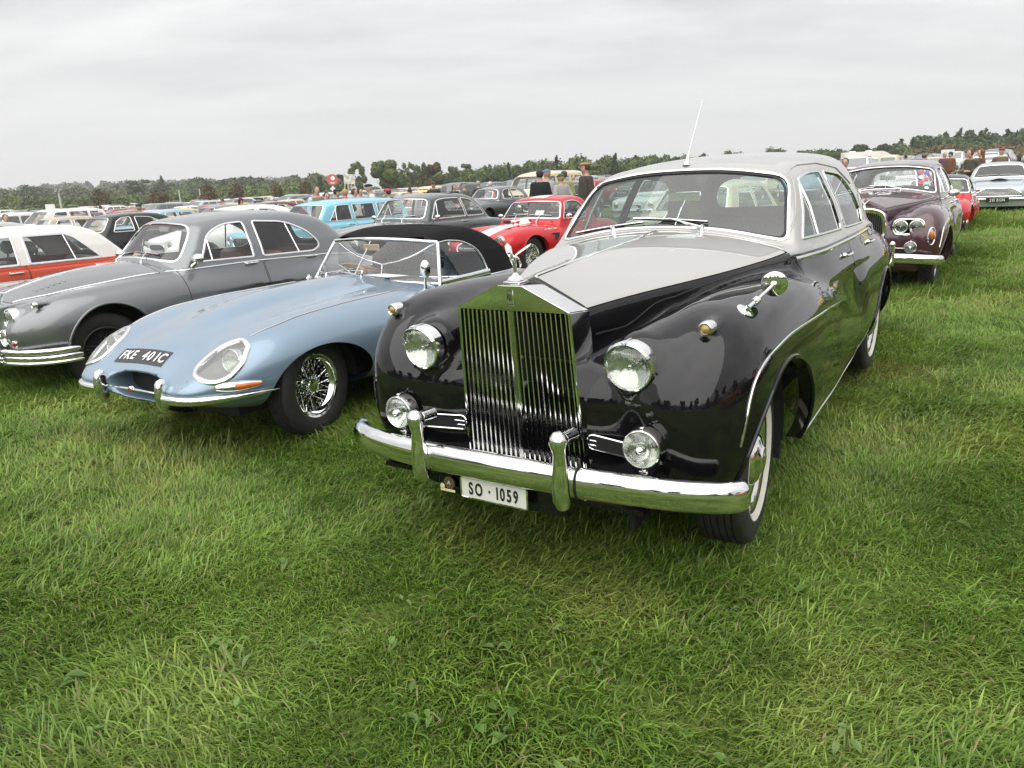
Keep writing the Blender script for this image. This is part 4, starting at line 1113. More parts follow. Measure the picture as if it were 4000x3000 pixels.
        m = MB(); q = bp[np.abs(bp[:, 1] - sg * .36).argmin()]; ang = np.linspace(0, 2 * np.pi, 22); m.tube(np.stack([q[0] + .043 * np.cos(ang), np.full(22, sg * .372), .457 + .062 * np.sin(ang)], 1), .004, 6); m.build('bumper_seam', RUBBER, bum)
    m = MB(); m.box((.735, 0, .365), (.025, .60, .15), bev=.006); m.box((.55, 0, .36), (.36, 1.2, .02)); m.box((.52, 0, .33), (.02, 1.3, .10)); m.build('front_valance', low, root)
    # radiator grille
    Wt, Wb, zt, zb = .258, .285, 1.043, .40
    g = MB(); xf = lambda z: .590 - .045 * (1.045 - z) / .64
    out = [(-Wb, zb), (-Wt, zt), (-.056, 1.139), (.056, 1.139), (Wt, zt), (Wb, zb)]; inn = [(-Wb + .013, zb + .012), (-Wt + .013, zt - .006), (Wt - .013, zt - .006), (Wb - .013, zb + .012)]
    V = []; vo = [(xf(z), y, z) for y, z in out]; vi = [(xf(z), y, z) for y, z in inn]; vb = [(.405, y * (.245 / .258 if z > .9 else 1), z - (.022 if z > 1 else 0)) for y, z in out]
    vi2 = [(xf(z) - .05, y, z) for y, z in inn]
    V = vo + vi + vb + vi2
    F = [[0, 1, 7, 6], [1, 2, 3, 4, 8, 7], [4, 5, 9, 8], [5, 0, 6, 9]]
    for i in range(6): j = (i + 1) % 6; F.append([i, 10 + i, 10 + j, j])
    for i in range(4): j = (i + 1) % 4; F.append([6 + i, 6 + j, 16 + j, 16 + i])
    gme = raw_mesh('radiator_grille', V, F, [CHROME], smooth=False)
    b = bmesh.new(); b.from_mesh(gme); bmesh.ops.recalc_face_normals(b, faces=b.faces)
    bmesh.ops.bevel(b, geom=[e for e in b.edges if e.is_manifold and e.calc_face_angle(0) > .4], offset=.004, segments=2, affect='EDGES', clamp_overlap=True); b.to_mesh(gme); b.free()
    gme.polygons.foreach_set('use_smooth', np.full(len(gme.polygons), True)); gme.set_sharp_from_angle(angle=rad(25))
    gr = obj('radiator_grille', gme, root)
    m = MB(); m.box((.50, 0, .70), (.02, .50, .62)); m.build('radiator_core', DARK, gr, smooth=False)
    for k in range(23):
        t = (k - 11) / 11.0; yt = t * (Wt - .024); yb = t * (Wb - .024)
        an = -33 if k < 11 else (34 if k > 11 else 0)
        R = rot('Z', an if k != 11 else 0)
        V = []
        for y, z in ((yb, zb + .012), (yt, zt - .008)):
            for dx, dy in ((0, -.0020), (0, .0020), (-.036, .0014), (-.036, -.0014)):
                p = R @ np.array([dx, dy, 0]); V.append((xf(z) - .006 + p[0], y + p[1], z))
        obj('slat', raw_mesh('slat', V, [[0, 1, 5, 4], [1, 2, 6, 5], [2, 3, 7, 6], [3, 0, 4, 7], [4, 5, 6, 7], [3, 2, 1, 0]], [STEEL], smooth=False), gr)
    for z in (.84, .60): MB().box((xf(z) - .05, 0, z), (.006, .5, .014)).build('grille_crossbar', CHROME_OLD, gr)
    m = MB(); m.box((.568, 0, .398), (.055, .56, .010), bev=.003); m.build('grille_sill', CHROME, gr)
    bd = MB().box((.5935, -.0, 1.092), (.004, .032, .066), bev=.0012).build('grille_badge', CHROME_OLD, gr)
    if hero:
        yd, zd = (0, 1, 0), (0, 0, 1); x0 = .5962
        lettering('letter', 'R', .026, BLACKTXT, bd, (x0, -.0035, 1.094), yd, zd, sx=.75, depth=.001); lettering('letter', 'R', .026, BLACKTXT, bd, (x0, .0045, 1.089), yd, zd, sx=.75, depth=.001)
        lettering('letter', 'ROLLS', .0062, BLACKTXT, bd, (x0, 0, 1.1185), yd, zd, depth=.001); lettering('letter', 'ROYCE', .0062, BLACKTXT, bd, (x0, 0, 1.0645), yd, zd, depth=.001)
    # mascot: a leaning winged figure on a round plinth
    m = MB(); m.box((.545, 0, 1.143), (.075, .075, .012), bev=.003); m.lathe([(.034, 1.148), (.034, 1.153), (.031, 1.156), (.027, 1.164), (.014, 1.170), (.008, 1.180)], 24, axis='z', c=(.545, 0, 0))
    m.tube(crv([(.545, 0, 1.175), (.546, 0, 1.20), (.550, 0, 1.222), (.562, 0, 1.243), (.574, 0, 1.255)], 4), np.interp(np.arange(17), [0, 4, 8, 12, 16], [.006, .008, .0085, .0095, .006]), 12)
    m.ball((.583, 0, 1.262), (.0085, .0075, .0095)); m.tube([(.576, 0, 1.266), (.569, 0, 1.262)], .004, 6)
    for sg in (1, -1):
        w = crv([(.562, sg * .006, 1.242), (.546, sg * .022, 1.258), (.525, sg * .040, 1.274), (.508, sg * .054, 1.288)], 4)
        m.tube(w, np.interp(np.arange(len(w)), [0, 4, 9, 12], [.006, .012, .013, .003]), 10, prof=[(1 * math.cos(t), .32 * math.sin(t)) for t in np.linspace(0, 2 * np.pi, 10, endpoint=False)])
        m.tube(crv([(.562, sg * .006, 1.244), (.548, sg * .016, 1.235), (.534, sg * .018, 1.215), (.528, sg * .012, 1.196)], 3), [.004, .005, .006, .006, .006, .005, .005, .004, .003, .002], 8)
    m.build('bonnet_mascot', CHROME, root)
    # lamps
    for sg in (1, -1):
        if four_lamp:
            m = MB(); c = [rpoly([(-.17, -.09), (.17, -.09), (.17, .09), (-.17, .09)], .088, 8)]
            P = np.stack([np.full(len(c[0]), .565), sg * .52 + c[0][:, 0], .812 + c[0][:, 1]], 1); m.tube(P, .012, 8, closed=True); m.add(P, [list(range(len(P)))], 0); m.build('headlight_surround', CHROME, root)
            for yy in (.435, .605): lamp(root, 'headlight', (.575, sg * yy, .812), (1, sg * .05, 0), .072, .009, .03)
            ic = S.front(np.array([[sg * .775, .72]]))[0]; q = MB(); q.ball(ic, (.030, .030, .060)); q.build('indicator', AMBER, root)
            tt = np.linspace(0, 2 * np.pi, 20, endpoint=False); q = MB(); q.tube(S.front(np.stack([sg * .775 + .034 * np.cos(tt), .70 + .10 * np.sin(tt)], 1)), .009, 6, closed=True); q.build('indicator_rim', CHROME, root)
        else:
            lamp(root, 'headlight', (.566, sg * .481, .850), (1, sg * .03, 0), .085, .010, .04, hood=.032)
            o = lamp(root, 'sidelight', (.452, sg * .725, .983), (1, 0, 0), .021, .006, .05, bulge=.6, lensmat=mat('old_amber_lens', (.30, .20, .055), rough=.25, coat=1), flutes=False)
        o = lamp(root, 'fog_lamp', (.655, sg * .565, .575), (1, sg * .02, .02), .066, .008, .05, bulge=.35, rimmat=CHROME_OLD)
        q = MB(); q.lathe([(.001, .030), (.010, .027), (.016, .018), (.022, .0)], 16, axis='x', c=(.006, 0, 0)); q.build('bulb_shield', CHROME, o)
        MB().box((-.02, 0, .076), (.045, .014, .014), bev=.003).build('lamp_clip', CHROME, o); q = MB(); q.tube([(-.03, 0, -.07), (-.03, 0, -.115)], .009, 10); q.box((-.03, 0, -.095), (.03, .034, .012), bev=.003); q.lathe([(.030, -.118), (.028, -.112), (.012, -.108)], 16, axis='z', c=(-.03, 0, 0)); q.build('lamp_bracket', CHROME, o)
        q = MB(); pl = rpoly([(-.135, -.03), (.135, -.03), (.135, .03), (-.135, .03)], .029, 6); P = S.front(np.stack([sg * .425 + pl[:, 0], .525 + pl[:, 1]], 1)) + [.006, 0, 0]; q.tube(P, .0045, 6, closed=True)
        for zz_ in (.533, .515): q.tube(S.front(np.array([[sg * .425 - .125, zz_], [sg * .425, zz_], [sg * .425 + .125, zz_]])) + [.006, 0, 0], .003, 6)
        q.add(P - [.004, 0, 0], [list(range(len(P)))], 1); q.build('horn_vent', [CHROME, DARK], root)
    # door mirror on the wing
    for sg in ((1, -1) if not hero else (1,)):
        b0 = S.top(np.array([[.19, sg * .79]]))[0]; c = np.array([.0, sg * .848, 1.082]) if hero else b0 + np.array([-.12, .03 * sg, .10])
        m = MB(); nn = S.nrm(b0[None])[0]; m.lathe([(.036, 0), (.034, .004), (.012, .007), (.009, .02)], 20, axis='x', R=align(nn), c=b0)
        mid = b0 + (c - b0) * .36; m.tube([b0, mid], .0085, 10); m.lathe([(.010, -.014), (.015, -.012), (.016, .012), (.010, .014)], 16, axis='x', R=align(c - b0), c=mid); m.tube([mid, c + [.012, 0, 0]], .007, 10); m.ball(c + np.array([.010, 0, 0]), .015)
        Rm = align((-.93, -.25, .16)); m.lathe([(.001, -.011), (.025, -.0095), (.042, -.005), (.050, .0), (.051, .004), (.049, .005), (.001, .005)], 36, axis='x', R=Rm, c=c); m.build('wing_mirror', CHROME, root)
    if hero:
        a0 = S.top(np.array([[-1.355, 0]]))[0]; m = MB(); m.lathe([(.022, -.002), (.021, .012), (.012, .022), (.009, .05), (.004, .06)], 16, axis='x', R=align((-.35, 0, 1)), c=a0); m.tube([a0 + [-.018, 0, .05], a0 + np.array([-.262, 0, .372])], [.0020, .0008], 6); m.build('aerial', CHROME, root)
        pl = MB().box((.784, 0, .354), (.006, .306, .084), bev=.0025); po = pl.build('number_plate', mat('pale_plate', (.66, .66, .60), rough=.35, coat=.4), root)
        m = MB(); P = rpoly([(-.154, -.043), (.154, -.043), (.154, .043), (-.154, .043)], .010); m.tube(np.stack([np.full(len(P), .787), P[:, 0], .354 + P[:, 1]], 1), .0035, 6, closed=True); m.build('plate_frame', CHROME, po)
        lettering('character', 'SO · 1059', .052, BLACKTXT, po, (.7885, 0, .354), (0, 1, 0), (0, 0, 1), sx=.62, bold=.0018, gap=.010)
        # club badges beside the plate
        m = MB(); c = (.772, -.222, .352); th = np.linspace(0, 2 * np.pi, 48, endpoint=False); rr = np.where(np.arange(48) % 3 == 0, .029, .025); P = np.stack([np.full(48, c[0]), c[1] + rr * np.cos(th), c[2] + rr * np.sin(th)], 1)
        m.add(np.concatenate([P, P + [.005, 0, 0]]), [list(range(48, 96))] + [[i, (i + 1) % 48, 48 + (i + 1) % 48, 48 + i] for i in range(48)], 0); m.tube(np.stack([np.full(24, .771), c[1] + .019 * np.cos(th[::2]), c[2] + .019 * np.sin(th[::2])], 1), .002, 5, closed=True)
        m.box((.776, -.232, .318), (.005, .075, .012), 1, bev=.004); m.ball((.776, -.258, .332), (.004, .012, .014), 1)
        bo = m.build('club_badge', [mat('badge_bronze', (.20, .15, .09), rough=.4, metal=.7), mat('badge_cream', (.62, .55, .32), rough=.4)], root)
        lettering('letter', 'A', .018, mat('badge_pale', (.6, .58, .52), rough=.4), bo, (.779, -.222, .354), (0, 1, 0), (0, 0, 1), depth=.002)
    # wheels
    cap = MB().lathe([(.001, .124), (.020, .123), (.028, .118), (.034, .119), (.052, .117), (.060, .108), (.090, .100), (.112, .082), (.122, .060), (.124, .050)], 48).mesh('hubcap', CHROME)
    disc = [CHROME, CHROME if hero else low, DARK]
    for cx in (0, -3.124):
        for sg in (1, -1): wheel(root, (cx, sg * .715, .348), .362, .222, .105, 'dish', steer=(5 if cx == 0 and hero else 0), white=(.234, .262) if hero else None, cap=cap, mats=disc)
    m = MB(); m.box((-1.9, 0, .30), (4.6, 1.1, .10)); m.tube([(0, -.6, .34), (0, .6, .34)], .05, 8); m.tube([(-3.124, -.6, .34), (-3.124, .6, .34)], .07, 8); m.build('chassis', DARK, root, smooth=False)
    return root, S
# ------------------------------------------------------------------ generic builder for the other cars
SEAT_DARK = mat('dark_seat_cloth', (0.035, 0.035, 0.038), rough=.8)
SEAT_BROWN = mat('brown_leather', (0.17, 0.095, 0.07), rough=.5)
SEAT_TAN = mat('tan_leather', (0.32, 0.24, 0.16), rough=.55)
SEAT_GREY = mat('grey_leather', (0.20, 0.20, 0.19), rough=.55)
GLASS_CLEAR = glass('clear_glass', (0.93, 0.95, 0.94))
def cabin(P, roof, hw, z0, tum, ws, rw, k=(.1, .05, .15), crown=.10):
    """cabin volume; ws/rw = (x at z0 on the centre line, dx per dz, dx per y*y)"""
    x, y, z = P[:, 0], np.abs(P[:, 1]), P[:, 2]
    w = hw(x) - tum * (z - z0) - tum * .5 * np.clip(z - z0 - .18, 0, 1)
    c = smax(z - (roof(x) - crown * y * y - crown * 2 * y ** 4), (y - w) * .93, k[0])
    c = smax(c, (x - (ws[0] + ws[1] * (z - z0) + ws[2] * y * y)) * .7, k[1])
    c = smax(c, -(x - (rw[0] + rw[1] * (z - z0) + rw[2] * y * y)) * .75, k[2])
    return smax(c, (z0 - .2) - z, .02)
def blade(pts, z, prof, sc=None, n=5):
    """bumper path from one end to the middle, mirrored"""
    b = crv(pts, n); b = np.concatenate([b, b[::-1][1:] * [1, -1]])
    P = np.column_stack([b, np.full(len(b), z)]) if np.isscalar(z) else np.column_stack([b, np.interp(np.abs(b[:, 1]), *z)])
    return P
def oval(a, b, p=2.0, n=16):
    t = np.linspace(0, 2 * np.pi, n, endpoint=False); e = 2.0 / p
    return np.stack([a * np.sign(np.cos(t)) * np.abs(np.cos(t)) ** e, b * np.sign(np.sin(t)) * np.abs(np.sin(t)) ** e], 1)
def build_car(name, label, mw, f, lo, hi, h, paint_, group=None, zmin=.24, wheels=None, arches=(), sides=(), ws=None, ws_x=(-2.2, 0), rw=None, rw_x=-2.0, bonnet=None, doors=(), roof=None, roof_z=None,
              glassm=GLASS_CLEAR, seats=SEAT_DARK, seat_x=(-1.45, -2.35), seat_z=.48, dash_x=-.95, dash_z=.88, frame_w=.009, frame=CHROME, handles=(), steer=None, interior=True, cabin_hw=.62, divs=(), lip=None, head=None, floor=(-1.5, 2.6), two_seats=True, seat_back=.5, cat='car', liners=True, holes=()):
    root = empty(name, label, cat, group, mw)
    S = Shell(f, lo, hi, h); S.root = root
    for (cx, cz, a, b, ymin) in arches:
        S.cut(lambda V: (np.where(V[:, 2] > cz, np.hypot((V[:, 0] - cx) / a, (V[:, 2] - cz) / b), np.abs(V[:, 0] - cx) / a) - 1) * min(a, b),
              lambda c: (np.abs(c[:, 1]) > ymin) & (c[:, 2] < cz + b + .08) & (np.abs(c[:, 0] - cx) < a + .15), neg='hole')
    for H_ in holes: dh = sdpoly(H_); S.cut(lambda V: dh(np.stack([np.abs(V[:, 1]), V[:, 2]], 1)), lambda c: c[:, 0] > .2, neg='hole', src='body')
    S.cut(lambda V: V[:, 2] - zmin, None, neg='hole', src='body')
    zb = min([min(p[1] for p in W) for W in sides]) - .03 if sides else 0
    for i, W in enumerate(sides):
        d = sdpoly(W); S.cut(lambda V: d(V[:, [0, 2]]), lambda c: (np.abs(c[:, 1]) > .30) & (c[:, 2] > zb), neg='win%d' % i, src='body')
    if ws is not None:
        d = sdpoly(ws); z0 = min(p[1] for p in ws) - .05
        S.cut(lambda V: d(V[:, [1, 2]]), lambda c: (c[:, 0] > ws_x[0]) & (c[:, 0] < ws_x[1]) & (c[:, 2] > z0), neg='windscreen', src='body')
    if rw is not None:
        d = sdpoly(rw); z1 = min(p[1] for p in rw) - .05
        S.cut(lambda V: d(V[:, [1, 2]]), lambda c: (c[:, 0] < rw_x) & (c[:, 2] > z1), neg='rear_window', src='body')
    if bonnet is not None:
        d = sdpoly(bonnet[0]); bz = bonnet[1]; S.gap(lambda V: d(V[:, :2]), bonnet[2] if len(bonnet) > 2 else .003, 'bonnet', lambda c: c[:, 2] > bz, src='body')
    if roof is not None:
        S.cut(lambda V: roof_z - V[:, 2], lambda c: c[:, 2] > roof_z - .15, neg='roof', src='body')
    for i, D in enumerate(doors):
        d = sdpoly(D); S.gap(lambda V: d(V[:, [0, 2]]), .003, 'door%d' % i, lambda c: (np.abs(c[:, 1]) > .42), src='body')
    S.part('body', 'body', [paint_, RUBBER], root, seam=('seam' in S.names))
    if bonnet is not None: S.part('bonnet', 'bonnet', paint_, root)
    if roof is not None: S.part('roof', 'roof', roof, root)
    for sg in (1, -1):
        flt = (lambda c: c[:, 1] > 0) if sg > 0 else (lambda c: c[:, 1] < 0)
        for i, D in enumerate(doors):
            do = S.part('door', 'door%d' % i, paint_, root, filt=flt)
            if do is not None and i < len(handles):
                hp = S.side(np.array([handles[i]]), sg)[0]; door_handle(do, hp, .15, sg)
        for i, W in enumerate(sides):
            g = S.part('side_window', 'win%d' % i, glassm, root, offset=-.007, filt=flt)
            if g is None: continue
            m = MB(); strip(m, S, S.side(dense(W, .045), sg), frame_w, .005)
            for dv in divs:
                if sdpoly(W)(np.array([np.mean(dv, 0)]))[0] < 0: q = S.side(np.array(dv), sg); m.tube(q - S.nrm(q) * .003, .008, 6)
            m.build('window_frame', frame, g)
    if ws is not None:
        g = S.part('windscreen', 'windscreen', glassm, root, offset=-.006); m = MB(); strip(m, S, S.front(dense(ws, .05), ws_x[1] + .3, ws_x[0]), frame_w * 1.2, .006); m.build('windscreen_frame', frame, g)
    if rw is not None:
        g = S.part('rear_window', 'rear_window', glassm, root, offset=-.006)
        if g is not None: m = MB(); strip(m, S, S.rear(dense(rw, .06), lo[0] - .2, -.5), frame_w, .005); m.build('rear_window_frame', frame, g)
    if lip:
        m = None
        for (cx, cz, a, b, ymin) in arches:
            for sg in (1, -1):
                an = np.linspace(0, 180, 40); A = np.stack([cx + a * np.cos(np.radians(an)), cz + b * np.sin(np.radians(an))], 1); P = S.side(A, sg); ok = np.abs(P[:, 1]) > ymin; P = P[ok]
                if len(P) > 3:
                    m = MB(); m.tube(P, lip, 8); V = np.stack([P, np.stack([P[:, 0], sg * (np.abs(P[:, 1]) - .07), P[:, 2]], 1)], 1); m.grid(V); m.build('arch_lip', paint_, root)
    if liners:
        for (cx, cz, a, b, ymin) in arches:
            m = MB()
            for sg in (-1, 1):
                an = np.linspace(-8, 188, 20); P = np.stack([cx + (a + .02) * np.cos(np.radians(an)), cz + (b + .02) * np.sin(np.radians(an))], 1); P[:, 1] = np.maximum(P[:, 1], zmin + .01)
                V = np.stack([np.stack([P[:, 0], np.full(20, sg * (ymin - .06)), P[:, 1]], 1), np.stack([P[:, 0], np.full(20, sg * (ymin + .24)), P[:, 1]], 1)], 1); m.grid(V)
                m.add(np.concatenate([[[cx, sg * (ymin - .06), cz]], V[:, 0]]), [[0, i + 1, i + 2] for i in range(19)])
            m.build('wheel_arch_liner', DARK, root, smooth=False)
    if interior:
        m = MB(); m.box((floor[0], 0, zmin + .08), (floor[1], cabin_hw * 2, .05)); m.box((dash_x + .12, 0, dash_z - .25), (.08, cabin_hw * 1.9, .50)); m.box((floor[0] - floor[1] / 2, 0, dash_z - .28), (.06, cabin_hw * 1.8, .48))
        for sg in (1, -1): m.box((floor[0], sg * (cabin_hw + .01), dash_z - .30), (floor[1], .025, .46))
        m.build('floor_pan', DARK, root, smooth=False)
        m = MB(); m.box((dash_x, 0, dash_z), (.16, cabin_hw * 1.86, .09), bev=.03); m.build('dashboard', mat('dashboard_black', (.02, .02, .02), rough=.5), root)
        for i, sx in enumerate(seat_x):
            if i == 0 and two_seats:
                for sg in (1, -1):
                    m = MB(); seat_bench(m, sx, seat_z, 1, .50, sg * .31, back=seat_back)
                    if head: m.box((sx - .42, sg * .31, seat_z + seat_back + .17), (.10, .24, .16), bev=.04); m.tube([(sx - .40, sg * .31, seat_z + seat_back), (sx - .42, sg * .31, seat_z + seat_back + .15)], .01, 6)
                    m.build('seat', seats, root)
            else: m = MB(); seat_bench(m, sx, seat_z, 1, cabin_hw * 1.75, back=seat_back); m.build('rear_seat', seats, root)
        if steer: steering_wheel(root, steer, .19, 62, RUBBER)
    if wheels:
        for w in wheels: wheel(root, **w)
        xs = sorted({w['pos'][0] for w in wheels}); m = MB(); m.box(((xs[0] + xs[-1]) / 2, 0, zmin + .03), (xs[-1] - xs[0] + .9, .95, .08))
        for x in xs: m.tube([(x, -.55, wheels[0]['R'] - .02), (x, .55, wheels[0]['R'] - .02)], .045, 8)
        m.build('chassis', DARK, root, smooth=False)
    return root, S
def wheel_set(wb, track, R, rr, w, kind, **k):
    st = k.pop('steer', 0); sp = k.pop('singles', ())
    return [dict(pos=(x, sg * track, R - .012), R=R, rr=rr, w=w, kind=kind, steer=(st if x == 0 else 0), single_spokes=((x, sg) in sp), **k) for x in (0, -wb) for sg in (1, -1)]
DISC_CAP = MB().lathe([(.001, .108), (.03, .107), (.06, .100), (.085, .085), (.095, .06), (.096, .05)], 28).mesh('hubcap', CHROME)

# ------------------------------------------------------------------ pale blue open two-seater with a black hood
BLUEPAINT = paint('pale_blue_metallic_paint', (0.205, 0.285, 0.365), metal=.5, rough=.34, noise=.05)
HOODCLOTH = mat('black_hood_cloth', (0.009, 0.009, 0.010), rough=.9, spec=.15, bump=.15, bscale=400)
def roadster_field():
    top = pch([.9, .84, .80, .74, .66, .5, .3, 0, -.5, -1.1, -1.35, -2.0, -2.6, -3.0, -3.4, -3.6], [.40, .45, .50, .562, .622, .70, .757, .818, .868, .888, .878, .80, .795, .755, .65, .56])
    hull = Tube([(.86, 0, .415, .34, .06, .10), (.8, 0, .42, .42, .085, .115), (.66, 0, .43, .54, .165, .15), (.5, 0, .44, .625, .225, .17), (.3, 0, .46, .70, .265, .20), (0, 0, .48, .755, .30, .24), (-.6, 0, .49, .785, .34, .27), (-1.2, 0, .50, .79, .36, .28), (-2.0, 0, .50, .80, .33, .28), (-2.6, 0, .52, .78, .30, .26),
                 (-3.2, 0, .52, .66, .23, .22), (-3.6, 0, .52, .45, .12, .15)], p=2.4, front=(.50, .862), rear=(-2.9, -3.68))
    wing = Tube([(.80, .50, .44, .15, .10, .12), (.6, .52, .46, .20, .18, .18), (.3, .535, .48, .24, .245, .22), (0, .545, .49, .262, .285, .24), (-.5, .55, .49, .265, .305, .25), (-1.2, .55, .49, .265, .30, .27), (-2.2, .5, .49, .26, .26, .26)], p=2.2, front=(.22, .755), rear=(-1.6, -2.6), ryi=.22)
    haunch = Tube([(-1.5, .52, .5, .25, .29, .26), (-2.44, .545, .5, .268, .315, .26), (-3.2, .46, .52, .22, .22, .2), (-3.5, .4, .52, .2, .15, .15)], p=2.2, front=(-2.0, -1.4), rear=(-2.7, -3.55), ryi=.22)
    bulge = Tube([(.5, 0, .55, .20, .145, .2), (.2, 0, .6, .235, .195, .2), (-.3, 0, .65, .25, .222, .2), (-1.0, 0, .66, .26, .235, .2), (-1.3, 0, .66, .26, .215, .2)], p=2.2, front=(-.1, .55), rear=(-1.15, -1.5))
    def f(P):
        b = smin(hull(P), wing(P), .14); b = smin(b, haunch(P), .14)
        x, y, z = P[:, 0], np.abs(P[:, 1]), P[:, 2]
        b = smax(b, z - top(x) - .02, .06)
        b = smin(b, bulge(P), .05)
        # air intake, cut into the nose and lipped
        m = (((y / .255) ** 2.4 + (np.abs(z - .420) / .080) ** 2.4) ** (1 / 2.4) - 1) * .085
        b = smax(b, -smax(m, .60 - x, .02), .035)
        # cockpit floor under the hood
        return smax(b, .20 - z, .03)
    return f
def build_roadster(mw):
    f = roadster_field()
    arches = [(0, .33, .425, .272, .40), (-2.438, .33, .40, .25, .40)]
    HL = crv([(.552, .686), (.615, .664), (.642, .638), (.668, .580), (.662, .525), (.636, .496), (.597, .493), (.528, .512), (.474, .530), (.443, .564), (.460, .636), (.495, .669)], 4, closed=True)
    root, S = build_car('roadster', 'pale blue low roadster with black cloth hood and oval nose intake', mw, f, (-3.8, 0, .15), (1.0, .9, 1.0), .019, BLUEPAINT, zmin=.215, arches=arches, holes=[HL],
        wheels=wheel_set(2.438, .625, .328, .205, .085, 'wire', steer=6, spokes=60, singles=((0, 1),)), interior=False,
        doors=[rpoly([(-1.30, .84), (-1.26, .50), (-1.24, .32), (-1.98, .32), (-2.08, .84)], [.02, .1, .04, .1, .02])], lip=None)
    # teardrop headlamp covers
    for sg in (1, -1):
        P = S.front(np.stack([sg * HL[:, 0], HL[:, 1]], 1)); n = S.nrm(P)
        fr = MB(); strip(fr, S, P, .017, .012); fo = fr.build('headlight_frame', CHROME, root)
        m = MB(); c = P.mean(0); rings = [P + (c - P) * t + n.mean(0) * (.012 + .035 * (1 - (1 - t) ** 2)) for t in np.linspace(0, .98, 7)]; m.grid(np.stack([np.concatenate([r, r[:1]]) for r in rings], 0)); m.build('headlight_cover', glass('lamp_cover_glass', (.80, .82, .80), haze=.22), fo)
        rings = [P + (c - P) * t - n.mean(0) * (.09 * (1 - (1 - t) ** 3)) for t in np.linspace(0, .98, 7)]; MB().grid(np.stack([np.concatenate([r, r[:1]]) for r in rings], 0)).build('headlight_bucket', mat('grey_bucket', (.16, .17, .17), rough=.35), fo)
        lamp(root, 'headlight', (.545, sg * .575, .585), (.9, sg * .1, .15), .062, .008, .05, flutes=False)
    # intake, bar and badge
    m = MB(); a = np.linspace(0, 2 * np.pi, 40); m.add(np.stack([np.full(40, .64), .27 * np.cos(a), .42 + .085 * np.sin(a)], 1), [list(range(40))[:-1]]); m.build('intake_duct', DARK, root)
    m = MB(); m.tube([(.80, -.27, .405), (.815, -.14, .412), (.822, 0, .416), (.815, .14, .412), (.80, .27, .405)], [.006, .0055, .009, .0055, .006], 8); bar = m.build('intake_bar', CHROME, root)
    m = MB(); m.lathe([(.001, .012), (.016, .010), (.020, .006), (.0205, -.01)], 24, axis='x', c=(.827, 0, .416), mi=[1, 0, 0]); bo = m.build('nose_badge', [CHROME, mat('badge_red', (.35, .03, .03), rough=.2, coat=1)], root)
    for sg in (1, -1):
        yy = np.linspace(.325, .760, 26); P = S.front(np.stack([sg * yy, np.interp(yy, [.3, .76], [.392, .399])], 1)); P = P + S.nrm(P) * [1, 1, 0] * .016; n = len(P)
        sc = np.interp(np.arange(n), [0, 4, n * .6, n - 3, n - 1], [.9, 1, .9, .5, .05]); m = MB(); m.tube(P, sc, prof=oval(.030, .027, 2.6), up=(0, 0, 1)); bl = m.build('quarter_bumper', CHROME, root)
        m = MB(); zs = np.linspace(.315, .505, 13); t = np.linspace(0, 1, 13); rw = .030 * np.clip(np.minimum(t, 1 - t) * 9, .15, 1) ** .5; xo = .835 - .02 * (2 * t - 1) ** 2
        m.tube(np.column_stack([xo, np.full(13, sg * .297), zs]), rw, prof=oval(.95, 1.25, 3), up=None); m.tube([(.74, sg * .297, .41), (.83, sg * .297, .41)], .03, 10); m.build('overrider', CHROME, bl)
        # flasher and side lamp below the headlamp
        c = S.front(np.array([[sg * .615, .458], [sg * .665, .452], [sg * .715, .440], [sg * .745, .430]])) if True else None
        Pp = S.front(np.stack([sg * np.linspace(.618, .738, 12), np.linspace(.461, .455, 12)], 1)); nn = S.nrm(Pp); Pc = Pp + nn * .006
        tt = np.linspace(0, 1, 12); rr = .026 * np.clip(np.sin(np.pi * np.clip(tt * .86 + .07, 0, 1)), .1, 1) ** .6
        mi = 5; m = MB(); m.tube(Pc[:mi + 1], rr[:mi + 1], prof=oval(1.2, 1.0), n=16); lo_ = m.build('sidelight', LENS, root)
        m = MB(); m.tube(Pc[:mi + 1] - nn[:mi + 1] * .006, rr[:mi + 1] * .9, prof=oval(1.2, 1.0)); m.build('reflector', REFLECTOR, lo_)
        m = MB(); m.tube(Pc[mi:], rr[mi:], prof=oval(1.2, 1.0)); m.build('indicator', AMBER, root)
        m = MB(); m.tube(Pc - nn * .009, rr + .006, prof=oval(1.2, 1.0)); m.build('lamp_plinth', CHROME, root)
        # bright bead along the wing seam
        xs = np.linspace(.385, -1.14, 40); ys = np.interp(xs, [-1.14, -.55, -.25, .176, .40], [.60, .612, .618, .612, .572]); P = S.top(np.stack([xs, sg * ys], 1)); m = MB(); strip(m, S, P, .0045, .005, closed=False); m.build('wing_bead', CHROME, root)
        # louvres in the bonnet
        for k in range(14):
            x0 = -.46 - k * .040; P = S.top(np.array([[x0, sg * .255], [x0 - .01, sg * .33], [x0 - .02, sg * .40]])); m = MB(); m.tube(P + [0, 0, -.001], [.0035, .006, .0035], prof=oval(1.6, .8, n=8)); m.build('louvre', BLUEPAINT, root)
    m = MB(); P = S.front(np.stack([.46 * np.ones(6), np.linspace(.5, .33, 6)], 1)); strip(m, S, P, .002, .0005, closed=False); m.build('nose_seam', DARK, root)
    # stick-on number plate following the nose
    g = np.array([[(y, x) for y in np.linspace(-.318, .148, 14)] for x in np.linspace(.712, .612, 6)])
    P = S.top(g.reshape(-1, 2)[:, ::-1]).reshape(6, 14, 3); nn = S.nrm(P.reshape(-1, 3)).reshape(P.shape)
    # tilt outline into a parallelogram as in life
    pl = MB().grid(P + nn * .002).build('number_plate', mat('plate_grey_black', (.030, .031, .033), rough=.5), root)
